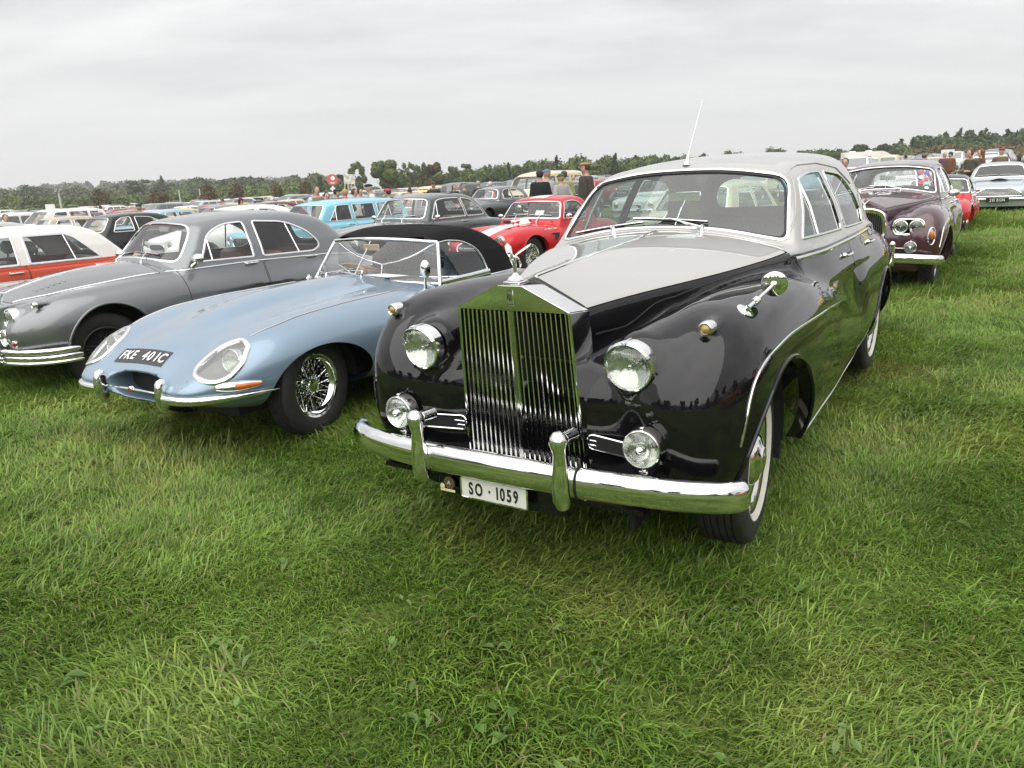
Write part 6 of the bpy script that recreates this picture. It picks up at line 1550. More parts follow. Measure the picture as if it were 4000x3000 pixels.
def build_sports(name, label, mw, body, top=None, stripe=True, h=.028, gwide=True, group=None, wire=True, roofz=1.27, hero=True):
    W1 = rpoly([(-.99, .875), (-1.72, .872), (-1.70, 1.06), (-1.58, 1.155), (-1.42, 1.175), (-1.16, 1.155)], [.02, .03, .06, .06, .06, .03])
    WS = rpoly([(-.625, .885), (0, .905), (.625, .885), (.530, 1.160), (0, 1.185), (-.530, 1.160)], [.05, .4, .05, .06, .4, .06]); WR = rpoly([(-.45, .92), (.45, .92), (.36, 1.12), (-.36, 1.12)], .06)
    xs = np.linspace(.55, -.72, 14); BO = np.concatenate([np.stack([xs, .40 + 0 * xs], 1), np.stack([xs[::-1], -.40 + 0 * xs], 1)]) ; D1 = rpoly([(-.92, .86), (-.94, .42), (-1.0, .30), (-1.72, .30), (-1.78, .86)], [.02, .08, .04, .04, .02])
    root, S = build_car(name, label, mw, sports_field(roofz), (-3.4, 0, .12), (.95, .85, 1.35), h, body, group, zmin=.22, wheels=wheel_set(2.337, .60, .325, .198, .082, 'wire' if wire else 'dish', **(dict(spokes=56) if wire else dict(cap=DISC_CAP, white=(.215, .245), mats=[CHROME, CHROME, DARK]))), arches=[(0, .33, .375, .345, .38), (-2.337, .33, .36, .30, .38)], sides=[W1], ws=WS, ws_x=(-1.5, -.6), rw=WR, rw_x=-1.8,
        bonnet=(BO, .62), doors=[D1], roof=top or body, roof_z=.872, handles=[(-1.65, .80)], seat_x=(-1.55,), seat_z=.42, dash_x=-.98, dash_z=.84, cabin_hw=.56, lip=.009, floor=(-1.5, 1.4), steer=(-1.22, -.32, .82))
    front_kit(root, S, [(.475, .504, .612, .082)], [(.50, .66), (.66, .56), (.755, .32), (.785, 0)], (.74, .505, .34 if gwide else .22, .105 if gwide else .08, 24 if gwide else 10, 2.6), None, (.56, .47), .36, (.018, .035), (.80, .30), [(-.28, -.76, (-.50, .93), (-.06, .95)), (.22, -.76, (.02, .95), (.46, .93))], (-1.0, .86))
    if stripe:
        for nm, x0, x1, src in (('bonnet_stripe', .60, -.74, None), ('roof_stripe', -1.13, -2.0, None)):
            g = np.array([[(x, y) for y in np.linspace(-.17, .17, 9)] for x in np.linspace(x0, x1, 30)]); P = S.top(g.reshape(-1, 2)); n = S.nrm(P); obj(nm, raw_mesh(nm, P + n * .0035, MB().grid(np.zeros((30, 9, 3)), flip=True).F, WHITEPAINT, None, n), root)
    m = MB(); b = S.top(np.array([[-.21, 0], [-.24, -.08], [-.24, .08]])); m.box((-.205, 0, .868), (.03, .17, .05), bev=.012); m.build('bonnet_scoop', DARK, root)
    if hero:
        for sg in (1, -1):
            T = rpoly([(-.44, .67), (-.74, .66), (-.58, .50)], .03); P = S.side(dense(T, .04), sg); nn = S.nrm(P); m = MB(); m.add(P + nn * .004, [list(range(len(P)))], 1); strip(m, S, P, .008, .006); v = m.build('side_vent', [body, DARK], root)
        for k, c in enumerate(((.5, .3, .05), (.1, .2, .5), (.6, .55, .5), (.5, .4, .1), (.5, .1, .1), (.2, .3, .5), (.6, .6, .2))):
            q = S.side(np.array([[-.36 - .055 * k, .735]]), 1)[0]; n = S.nrm(q[None])[0]; MB().box(q + n * .002, (.045, .003, .03), R=align(n)[:, [1, 0, 2]]).build('sticker', mat('badge_%d' % k, c, rough=.4), root)
        q = S.front(np.array([[.30, .96], [.08, 1.0]]), 0, -2); MB().add(np.array([(-1.0, .02, .93), (-1.0, .20, .93), (-1.06, .20, 1.02), (-1.06, .02, 1.02)]), [[0, 1, 2, 3]]).build('entry_sheet', mat('pale_green_paper', (.60, .72, .62), rough=.8), root)
    return root, S
# ------------------------------------------------------------------ further named cars
ORANGE_RED = paint('orange_red_paint', (0.42, 0.055, 0.022)); SKYBLUE = paint('sky_blue_paint', (0.20, 0.46, 0.56)); DARKGREEN = paint('dark_green_grey_paint', (0.030, 0.040, 0.040), metal=.2); BLACKCAR = paint('black_saloon_paint', (.010, .009, .010)); SILVERBLUE = paint('silver_blue_paint', (.36, .41, .43), metal=.35, rough=.36); DARKGREY = paint('charcoal_paint', (.045, .052, .052), metal=.3)
def build_boxy(mw):
    f = sedan_field([(.9, .70), (.75, .80), (.5, .86), (0, .90), (-.75, .935), (-1.2, .94), (-3.0, .94), (-3.4, .92), (-3.8, .86), (-3.95, .80)], -3.85, [(.9, .83), (.6, .87), (-.3, .89), (-1.5, .905), (-3.0, .895), (-3.85, .85)], [(-.8, 1.28), (-1.15, 1.335), (-1.5, 1.37), (-2.0, 1.385), (-2.5, 1.37), (-2.75, 1.32), (-3.1, 1.1), (-3.3, .9)],
        [(-.7, .72), (-1.5, .76), (-2.6, .745), (-3.2, .66)], (-.62, -1.05, -.22), (-3.18, 1.05, .25), .93, tum=.30, xf=.85, k=(.045, .06, .08), ck=(.07, .04, .08), side=.25, plan=.12, nose=.06)
    W1 = rpoly([(-1.02, .955), (-1.71, .952), (-1.72, 1.275), (-1.36, 1.270)], [.02, .02, .03, .05]); W2 = rpoly([(-1.83, .952), (-2.68, .952), (-2.42, 1.225), (-2.32, 1.272), (-1.83, 1.275)], [.02, .04, .05, .04, .03])
    WS = rpoly([(-.66, .955), (.66, .955), (.56, 1.285), (-.56, 1.285)], .07); WR = rpoly([(-.58, .99), (.58, .99), (.50, 1.25), (-.50, 1.25)], .06)
    BO = [(.70, .70), (-.60, .74), (-.60, -.74), (.70, -.70)]; D1 = rpoly([(-.80, .955), (-.86, .30), (-1.74, .30), (-1.76, .955)], .03); D2 = rpoly([(-1.77, .955), (-1.75, .30), (-2.32, .30), (-2.52, .60), (-2.74, .80), (-2.76, .955)], .05)
    root, S = build_car('saloon_car', 'orange red boxy saloon with white roof and white side stripe', mw, f, (-4.1, 0, .15), (1.0, 1.0, 1.45), .03, ORANGE_RED, zmin=.23, wheels=wheel_set(2.78, .68, .325, .185, .09, 'dish', cap=DISC_CAP, mats=[CHROME, CHROME, DARK]), arches=[(0, .33, .38, .345, .45), (-2.78, .33, .40, .28, .45)], sides=[W1, W2], ws=WS, ws_x=(-1.3, -.5), rw=WR, rw_x=-2.6, bonnet=(BO, .70), doors=[D1, D2], roof=WHITEPAINT, roof_z=.945, handles=[(-1.62, .875), (-2.60, .875)], seats=SEAT_GREY, seat_x=(-1.60, -2.45), seat_z=.45, dash_x=-.92, dash_z=.88, cabin_hw=.66, divs=[[(-2.36, .95), (-2.30, 1.27)]], lip=.009, floor=(-1.7, 2.3), frame_w=.016, head=True)
    front_kit(root, S, [(.80, .66, .66, .085)], [(.55, .90), (.78, .80), (.90, .40), (.92, 0)], (.8, .66, .50, .10, 14, 5), None, None, .42, (.03, .05))
    for sg in (1, -1):
        for z, w, mt, nm in ((.755, .026, WHITEPAINT, 'side_stripe'), (.783, .006, CHROME, 'side_moulding'), (.727, .006, CHROME, 'side_moulding')):
            xs = np.linspace(.40, -3.55, 60); P = S.side(np.stack([xs, z + .0 * xs], 1), sg); m = MB(); strip(m, S, P, w, .004, closed=False); m.build(nm, mt, root)
        xs = np.linspace(.3, -3.6, 60); P = S.side(np.stack([xs, np.full(60, .905)], 1), sg); m = MB(); strip(m, S, P, .007, .010, closed=False); m.build('shoulder_crease', ORANGE_RED, root)
    return root
def build_estate(mw):
    f = sedan_field([(.85, .76), (.6, .86), (0, .92), (-.8, .955), (-3.2, .95), (-3.6, .93), (-3.75, .88)], -3.62, [(.8, .76), (.4, .80), (-1.5, .835), (-3.0, .825), (-3.6, .78)], [(-.8, 1.33), (-1.15, 1.40), (-1.8, 1.445), (-2.6, 1.445), (-3.2, 1.42), (-3.55, 1.38), (-3.8, 1.30)],
        [(-.7, .69), (-1.5, .72), (-2.8, .72), (-3.6, .68)], (-.60, -.90, -.25), (-3.60, .35, .12), .95, tum=.22, xf=.78, k=(.07, .08, .08), ck=(.09, .05, .08))
    Wd = [rpoly([(-1.0, .985), (-1.65, .985), (-1.65, 1.32), (-1.30, 1.315)], [.02, .02, .03, .05]), rpoly([(-1.75, .985), (-2.40, .985), (-2.40, 1.322), (-1.75, 1.322)], .03), rpoly([(-2.50, .985), (-3.35, .985), (-3.25, 1.315), (-2.50, 1.322)], .04)]
    WS = rpoly([(-.62, .995), (.62, .995), (.54, 1.335), (-.54, 1.335)], .09)
    root, S = build_car('estate_car', 'sky blue estate car with long roof and three side windows', mw, f, (-3.9, 0, .15), (.95, .95, 1.5), .036, SKYBLUE, zmin=.23, wheels=wheel_set(2.6, .64, .32, .185, .085, 'dish', cap=DISC_CAP, mats=[CHROME, SKYBLUE, DARK]), arches=[(0, .33, .37, .33, .42), (-2.6, .33, .37, .28, .42)], sides=Wd, ws=WS, ws_x=(-1.3, -.45), rw=rpoly([(-.5, 1.02), (.5, 1.02), (.45, 1.30), (-.45, 1.30)], .05), rw_x=-3.3, doors=[rpoly([(-.80, .98), (-.84, .30), (-1.69, .30), (-1.70, .98)], .03), rpoly([(-1.715, .98), (-1.705, .30), (-2.2, .30), (-2.40, .62), (-2.44, .98)], .05)], handles=[(-1.55, .90), (-2.30, .90)], seats=mat('red_seat_cloth', (.30, .03, .03), rough=.8), seat_x=(-1.55, -2.3), seat_z=.50, dash_x=-.9, dash_z=.92, cabin_hw=.62, divs=[[(-1.20, .985), (-1.26, 1.31)], [(-2.9, .985), (-2.88, 1.32)]], lip=None, floor=(-1.9, 2.7))
    front_kit(root, S, [(.74, .56, .70, .08)], [(.5, .80), (.72, .70), (.83, .30), (.84, 0)], (.74, .66, .38, .10, 14, 4), None, (.60, .55), .45)
    return root
def build_coupe(mw):
    f = sedan_field([(.85, .70), (.7, .83), (.4, .91), (0, .96), (-.85, 1.01), (-1.3, 1.01), (-2.6, .99), (-3.1, .95), (-3.6, .82), (-3.85, .66)], -3.75, [(.8, .74), (.4, .80), (-1.2, .83), (-2.8, .81), (-3.6, .70)], [(-.9, 1.36), (-1.2, 1.42), (-1.6, 1.465), (-2.0, 1.465), (-2.4, 1.40), (-2.75, 1.22), (-3.0, 1.0)],
        [(-.8, .68), (-1.5, .71), (-2.2, .69), (-2.8, .58)], (-.80, -.78, -.28), (-2.95, .95, .35), .99, tum=.30, xf=.78, k=(.13, .14, .14), ck=(.12, .05, .14), side=.2, nose=.2)
    W1 = rpoly([(-1.06, 1.03), (-1.98, 1.03), (-1.94, 1.365), (-1.48, 1.368), (-1.28, 1.33)], [.02, .02, .04, .1, .08]); W2 = rpoly([(-2.03, 1.03), (-2.62, 1.03), (-2.48, 1.20), (-2.25, 1.33), (-1.99, 1.363)], [.02, .04, .1, .1, .03]); WS = rpoly([(-.60, 1.045), (0, 1.06), (.60, 1.045), (.52, 1.365), (0, 1.39), (-.52, 1.365)], [.07, .3, .07, .10, .3, .10])
    root, S = build_car('coupe_car', 'dark green grey coupe with open sunroof and chrome window frames', mw, f, (-4.0, 0, .15), (.95, .95, 1.55), .034, DARKGREEN, zmin=.24, wheels=wheel_set(2.8, .64, .34, .20, .09, 'wire', spokes=48), arches=[(0, .34, .39, .36, .42), (-2.8, .34, .38, .26, .42)], sides=[W1, W2], ws=WS, ws_x=(-1.6, -.6), rw=rpoly([(-.46, 1.10), (.46, 1.10), (.38, 1.30), (-.38, 1.30)], .08), rw_x=-2.3, bonnet=([(.6, .42), (-.72, .60), (-.72, -.60), (.6, -.42)], .7), doors=[rpoly([(-.86, 1.0), (-.92, .32), (-2.06, .32), (-2.12, .7), (-2.06, 1.0)], .05)], handles=[(-1.88, .955)], seats=SEAT_TAN, seat_x=(-1.65, -2.3), seat_z=.52, dash_x=-1.02, dash_z=.96, cabin_hw=.60, divs=[[(-1.22, 1.03), (-1.30, 1.33)]], floor=(-1.7, 2.0), steer=(-1.3, -.32, .95), lip=.010)
    front_kit(root, S, [(.66, .56, .72, .085)], [(.4, .84), (.66, .74), (.80, .35), (.82, 0)], (.74, .66, .17, .17, 9, 2.6), None, None, .43, wipers=[(-.30, -.80, (-.50, 1.09), (-.08, 1.11)), (.20, -.80, (.0, 1.11), (.42, 1.09))], mirrors=(-1.08, 1.0))
    m = MB(); g = np.array([[(x, y) for y in np.linspace(-.36, .36, 9)] for x in np.linspace(-1.95, -2.12, 5)]); P = S.top(g.reshape(-1, 2)).reshape(5, 9, 3) + np.array([0, 0, .02]); m.grid(P); P2 = P - [0, 0, .03]; m.grid(P2); m.build('folded_sunroof', HOODCLOTH, root)
    m = MB(); xs = np.linspace(.55, -.7, 16); strip(m, S, S.top(np.stack([xs, 0 * xs], 1)), .007, .007, closed=False); m.build('bonnet_strip', CHROME, root)
    return root
def build_gt(mw):
    f = sedan_field([(.85, .56), (.75, .68), (.5, .78), (.1, .84), (-.5, .875), (-.95, .89), (-2.4, .88), (-3.0, .86), (-3.4, .78), (-3.6, .66)], -3.52, [(.8, .74), (.4, .80), (-.8, .83), (-2.5, .82), (-3.4, .70)], [(-.9, 1.20), (-1.25, 1.275), (-1.6, 1.305), (-1.9, 1.30), (-2.4, 1.20), (-2.9, 1.0), (-3.1, .88)],
        [(-.8, .68), (-1.5, .70), (-2.2, .66), (-2.9, .52)], (-.78, -1.1, -.28), (-3.1, 1.6, .3), .88, tum=.36, xf=.82, k=(.13, .12, .14), ck=(.11, .05, .14), nose=.16, plan=.25)
    W1 = rpoly([(-1.08, .905), (-1.85, .905), (-1.82, 1.205), (-1.50, 1.21)], [.02, .02, .04, .1]); W2 = rpoly([(-1.90, .905), (-2.50, .905), (-2.2, 1.12), (-1.88, 1.20)], .04); WS = rpoly([(-.62, .915), (0, .925), (.62, .915), (.50, 1.20), (0, 1.225), (-.50, 1.20)], [.06, .3, .06, .09, .3, .09])
    root, S = build_car('coupe_car', 'silver blue coupe with wide mesh grille and bonnet scoop', mw, f, (-3.8, 0, .12), (.98, .95, 1.4), .034, SILVERBLUE, zmin=.22, wheels=wheel_set(2.49, .655, .335, .20, .085, 'wire', spokes=48), arches=[(0, .335, .385, .35, .42), (-2.49, .335, .38, .27, .42)], sides=[W1, W2], ws=WS, ws_x=(-1.6, -.5), bonnet=([(.6, .50), (-.75, .60), (-.75, -.60), (.6, -.50)], .6), seat_x=(-1.6,), seat_z=.42, dash_x=-1.0, dash_z=.86, cabin_hw=.58, floor=(-1.6, 1.8), lip=.009, seats=SEAT_TAN)
    front_kit(root, S, [(.66, .62, .64, .085)], [(.45, .82), (.70, .72), (.84, .35), (.86, 0)], None, (.885, .385, '281 BGN', PLATE_BLACK, PLATE_SILVER, .50), (.60, .47), .40, (.02, .035), None, [(-.28, -.82, (-.5, .95), (-.06, .97)), (.22, -.82, (.0, .97), (.44, .95))])
    GO = rpoly([(-.52, .47), (.52, .47), (.50, .54), (.30, .66), (-.30, .66), (-.50, .54)], [.03, .03, .04, .06, .06, .04]); P = S.front(dense(GO, .06)) + [.006, 0, 0]; m = MB(); m.tube(P, .012, 6, closed=True); patch(m, S, dense(GO, .06), .003, 1); g = m.build('grille', [CHROME, DARK], root)
    for k in range(6):
        z = .485 + k * .028; w = .48 - max(0, z - .54) * 1.6; MB().tube(S.front(np.stack([np.linspace(-w, w, 12), np.full(12, z)], 1)) + [.010, 0, 0], .004, 5).build('slat', CHROME_OLD, g)
    m = MB(); m.tube(crv([(.16, -.20, .865), (.15, 0, .905), (.16, .20, .865)], 6), .018, 8); m.add(np.array([(.15, -.19, .85), (.15, .19, .85), (.15, .16, .89), (.15, 0, .905), (.15, -.16, .89)]), [[0, 1, 2, 3, 4]], 1)
    V = np.array([[(.15 - .5 * t, y, .0) for y in np.linspace(-.2, .2, 9)] for t in np.linspace(0, 1, 8)]); T = S.top(V[..., :2].reshape(-1, 2)).reshape(8, 9, 3); T[..., 2] += (np.linspace(1, 0, 8)[:, None] ** 1.2) * (.045 * (1 - (np.linspace(-1, 1, 9) ** 2))[None]); m.grid(T); m.build('bonnet_scoop', [SILVERBLUE, DARK], root)
    return root
# ------------------------------------------------------------------ the named cars on their spots
build_limo('limousine', 'black and silver limousine with tall square radiator and plate SO 1059', car_matrix(.336, 3.470, -122.84, .031, -.04, -.74))
build_roadster(car_matrix(-1.862, 5.194, -121.08, .019, -.68, .78))
build_saloon('saloon_car', 'gunmetal grey rounded saloon beside the pale blue roadster', car_matrix(-4.145, 7.238, -128.77, -.056, -.58, .35))
build_limo_behind(car_matrix(4.768, 10.223, -123.32, -.007, .10, -.20))
build_sports('sports_car', 'bright red sports car with white bonnet stripe and hard top', car_matrix(-.082, 13.364, -127.66, .014), RED)
build_boxy(car_matrix(-7.3, 8.2, -127, float(gz(-7.3, 8.2)) - .05))
build_coupe(car_matrix(-2.45, 13.4, -127, float(gz(-2.45, 13.4)) - .02))
build_estate(car_matrix(-5.0, 17.0, -127, float(gz(-5, 17))))
build_gt(car_matrix(12.85, 20.5, -122, float(gz(12.7, 20.6)) - .07))
build_sports('sports_car', 'small red car with dark navy top and whitewall tyres', car_matrix(8.85, 16.3, -124, float(gz(9.3, 17.2)) - .17), RED, paint('navy_top', (.03, .035, .05)), False, .035, False, None, False, 1.27, False)
build_saloon('saloon_car', 'charcoal rounded saloon parked behind the red sports car', car_matrix(-1.2, 28.6, -126, float(gz(-1.2, 28.6))), DARKGREY, .034, None, True, False)
# ------------------------------------------------------------------ people
SKIN = mat('skin', (.44, .27, .20), rough=.55, noise=.08, nscale=12); SHOE = mat('dark_shoe', (.02, .018, .015), rough=.5); EYE = mat('eye_dark', (.02, .015, .012), rough=.2); LIP = mat('lips', (.32, .12, .10), rough=.5)
TROUSER = mat('trouser_cloth', (.05, .055, .075), rough=.9, objcol=True, noise=.15, nscale=40); JACKET = mat('jacket_cloth', (.3, .3, .3), rough=.9, objcol=True, noise=.15, nscale=40); HATM = mat('hat_cloth', (.1, .1, .1), rough=.9, objcol=True, noise=.1, nscale=60); HAIR = mat('hair', (.1, .06, .04), rough=.7, objcol=True, noise=.3, nscale=60)
def _arms(pose):
    if pose == 'hang': return [((0, s * .185, 1.40), (-.03, s * .245, 1.13), (.05, s * .235, .89), (.075, s * .225, .80)) for s in (1, -1)]
    if pose == 'pocket': return [((0, s * .185, 1.40), (-.10, s * .27, 1.15), (.06, s * .20, .97), (.10, s * .18, .90)) for s in (1, -1)]
    if pose == 'hold': return [((0, .185, 1.40), (.02, .25, 1.14), (.25, .14, 1.12), (.33, .10, 1.14)), ((0, -.185, 1.40), (-.03, -.245, 1.13), (.05, -.235, .89), (.075, -.225, .80))]
    return [((0, s * .185, 1.40), (-.02, s * .25, 1.14), (.20, s * .10, 1.10), (.28, s * .03, 1.12)) for s in (1, -1)]
_PEOPLE = {}
def person_parts(pose, lean=0.0):
    key = (pose, lean)
    if key in _PEOPLE: return _PEOPLE[key]
    arms = _arms(pose); lx = lambda z: lean * max(0, z - .95)
    def head(P):
        h = sel(P, (.012 + lx(1.64), 0, 1.645), (.098, .076, .112)); h = smin(h, sel(P, (.035 + lx(1.6), 0, 1.585), (.062, .055, .062)), .03)
        h = smin(h, seg(P, (.098 + lx(1.64), 0, 1.655), (.122 + lx(1.62), 0, 1.617), .010, .016), .012)
        for s in (1, -1): h = smin(h, sel(P, (.005 + lx(1.63), s * .078, 1.63), (.020, .009, .030)), .008)
        return smin(h, seg(P, (-.015 + lx(1.45), 0, 1.44), (.0 + lx(1.56), 0, 1.57), .060, .055), .03)
    def torso(P, g=0.0):
        t = smin(sel(P, (lx(1.25), 0, 1.25), (.118 + g, .188 + g, .23 + g), 2.4), sel(P, (.012, 0, 1.04), (.122 + g, .168 + g, .20 + g), 2.4), .08); return smin(t, seg(P, (-.01 + lx(1.4), -.14, 1.405), (-.01 + lx(1.4), .14, 1.405), .062 + g, .062 + g), .05)
    def arm(P, g=0.0, hand=True):
        d = None
        for a, b, c, h in arms:
            a, b, c, h = [np.array(q) + [lx(q[2]), 0, 0] for q in (a, b, c, h)]; q = smin(seg(P, a, b, .056 + g, .046 + g), seg(P, b, c, .044 + g, .033 + g), .02)
            if hand: q = smin(q, seg(P, c, h, .030, .034), .015)
            d = q if d is None else np.minimum(d, q)
        return d
    def legs(P, g=0.0):
        d = sel(P, (0, 0, .93), (.118 + g, .168 + g, .14 + g), 2.3)
        for s in (1, -1): d = smin(d, smin(seg(P, (.0, s * .088, .88), (.012, s * .10, .49), .086 + g, .060 + g), seg(P, (.012, s * .10, .49), (-.02, s * .105, .08), .058 + g, .042 + g), .03), .05)
        return d
    def feet(P):
        d = None
        for s in (1, -1): q = seg(P, (-.04, s * .105, .045), (.14, s * .125, .032), .044, .036); d = q if d is None else np.minimum(d, q)
        return smax(d, -P[:, 2], .01)
    body = Shell(lambda P: smin(smin(smin(head(P), torso(P), .05), arm(P), .04), smin(legs(P), feet(P), .03), .05), (-.3, -.4, -.02), (.5, .4, 1.80), .026, 1, pose != 'hold'); V, F, n = body.extract('body')
    m = MB(); m.add(V, F.tolist(), 0)
    for a, b, c, h in arms:     # four fingers and a thumb, slightly curled
        c, h = np.array(c) + [lx(c[2]), 0, 0], np.array(h) + [lx(h[2]), 0, 0]; d = h - c; d /= np.linalg.norm(d); sd = np.array([1., 0, 0]) - d * d[0]; sd /= np.linalg.norm(sd) + 1e-9; cu = np.cross(d, sd) * np.sign(-c[1] or 1)
        if cu[1] * c[1] > 0: cu = -cu
        for k, L in enumerate((.066, .076, .072, .058)): o = h + sd * (.026 - .017 * k); m.tube([o - d * .01, o + d * L * .55, o + d * L * .85 + cu * .018, o + d * L + cu * .034], [.009, .0085, .0075, .006], 6)
        m.tube([h - d * .04 + sd * .03, h - d * .01 + sd * .05 + cu * .01, h + d * .025 + sd * .05 + cu * .022], [.011, .010, .007], 6)
    for s in (1, -1): m.ball((.098 + lx(1.65), s * .032, 1.655), (.010, .013, .008), 1, 8, 6)
    m.tube([(.098 + lx(1.57), -.024, 1.578), (.108 + lx(1.57), 0, 1.577), (.098 + lx(1.57), .024, 1.578)], .006, 6, 2)
    bm = m.mesh('body', [SKIN, EYE, LIP], angle=60)
    def cloth(f, name, m_, lo=(-.3, -.42, 0), hi=(.5, .42, 1.8), h=.028, cuts=()):
        S = Shell(f, lo, hi, h, 1, pose != 'hold'); V, F, n = S.extract('body'); return raw_mesh(name, V, F, m_, None, n)
    def jk(P):
        q = smin(torso(P, .020), smin(arm(P, .017, False), sel(P, (.005, 0, .92), (.14, .19, .16), 2.5), .03), .04); q = smax(q, P[:, 2] - 1.475, .01); q = smax(q, .80 - P[:, 2], .01)
        for a, b, c, h in arms: c2 = np.array(c) + [lx(c[2]), 0, 0]; h2 = np.array(h) + [lx(h[2]), 0, 0]; q = smax(q, .036 - np.linalg.norm(P - h2, axis=1), .005)
        return q
    jm = cloth(jk, 'jacket', JACKET)
    tm = cloth(lambda P: smax(smax(legs(P, .016), P[:, 2] - 1.02, .01), .075 - P[:, 2], .01), 'trousers', TROUSER)
    sm = cloth(lambda P: smax(feet(P) - .008, P[:, 2] - .10, .01), 'shoes', SHOE, (-.2, -.25, -.03), (.25, .25, .15), .022)
    hair = cloth(lambda P: smax(smax(sel(P, (.002 + lx(1.65), 0, 1.66), (.110, .088, .112)), P[:, 0] - lx(1.65) - .055 - .35 * np.clip(P[:, 2] - 1.70, 0, 1), .012), 1.575 - P[:, 2], .02), 'hair', HAIR, (-.3, -.15, 1.5), (.3, .15, 1.82), .020)
    longhair = cloth(lambda P: smax(smin(smax(sel(P, (-.002 + lx(1.65), 0, 1.66), (.115, .096, .115)), P[:, 0] - lx(1.65) - .05, .012), smax(sel(P, (-.055 + lx(1.5), 0, 1.54), (.06, .10, .16)), P[:, 0] + .01, .01), .03), 1.40 - P[:, 2], .02), 'hair', HAIR, (-.3, -.2, 1.3), (.3, .2, 1.82), .022)
    c = np.array([lx(1.7), 0, 0]); m = MB(); m.ball(c + [.002, 0, 1.695], (.112, .092, .075), 0, 16, 8); vis = np.array([[(.07 + .10 * t, y * (1 - .25 * t * t), 1.700 - .02 * t - .25 * y * y) for y in np.linspace(-.075, .075, 7)] for t in np.linspace(0, 1, 4)]) + c; m.grid(vis); m.grid(vis - [0, 0, .006]); cap = m.mesh('cap', HATM)
    m = MB(); m.ball(c + [.012, 0, 1.712], (.128, .102, .048), 0, 16, 8); m.ball(c + [.085, 0, 1.695], (.055, .075, .014), 0, 12, 6); flat = m.mesh('cap', HATM)
    m = MB(); m.lathe([(.001, 1.80), (.07, 1.80), (.085, 1.785), (.092, 1.72), (.14, 1.712), (.142, 1.706), (.09, 1.706)], 20, axis='z'); m.V[-1] += c; brim = m.mesh('hat', HATM)
    m = MB(); m.tube(np.stack([c[0] - .01 + .075 * np.cos(np.linspace(0, 6.28, 20)), .085 * np.sin(np.linspace(0, 6.28, 20)), 1.475 + 0 * np.linspace(0, 1, 20)], 1), .032, 8, closed=True); scarf = m.mesh('scarf', HATM)
    # sleeveless waistcoat over a shirt
    vest = cloth(lambda P: smax(smax(smax(smin(torso(P, .034), sel(P, (.005, 0, .92), (.155, .205, .16), 2.5), .03), P[:, 2] - 1.47, .01), np.abs(P[:, 1]) - .185, .02), .86 - P[:, 2], .01), 'waistcoat', HATM)
    bag = MB().box((.02, .26, .98), (.26, .12, .30), bev=.03).tube([(.0, .24, 1.1), (-.02, .16, 1.40), (-.02, 0, 1.46)], .012, 6).mesh('shoulder_bag', HATM)
    _PEOPLE[key] = dict(body=bm, jacket=jm, trousers=tm, shoes=sm, hair=hair, longhair=longhair, cap=cap, flat=flat, brim=brim, scarf=scarf, vest=vest, bag=bag)
    return _PEOPLE[key]
def person(u, v, dist, face, label, jacket, pose='hang', trousers=(.04, .045, .06), hair=None, hat=None, hatc=(.05, .05, .06), long=False, lean=0.0, scarf=None, vest=None, scale=None, group=None, x=None, y=None):
    """stands at a distance with the top of the head at photo pixel (u, v); face = heading in degrees"""
    p = at_depth(u, v, dist); g = float(gz(p.x, p.y)); s = np.clip((p.z - g) / 1.765, .90, 1.10) if scale is None else scale
    Pp = person_parts(pose, lean); o = empty('person', label, 'person', group, Matrix.Translation((p.x, p.y, g)) @ Matrix.Rotation(rad(face), 4, 'Z') @ Matrix.Scale(float(s), 4))
    def add(nm, key, col=None):
        q = obj(nm, Pp[key], o)
        if col is not None: q.color = (*col, 1)
    add('body', 'body'); add('jacket', 'jacket', jacket); add('trousers', 'trousers', trousers); add('shoes', 'shoes')
    if hair is not None: add('hair', 'longhair' if long else 'hair', hair)
    if hat: add('hat' if hat == 'brim' else 'cap', hat, hatc)
    if scarf: add('scarf', 'scarf', scarf)
    if vest: add('waistcoat', 'vest', vest)
    return o
BRN, GRY, BLD, DKH, RDH = (.06, .035, .02), (.30, .29, .27), (.32, .22, .11), (.02, .015, .012), (.14, .05, .02)
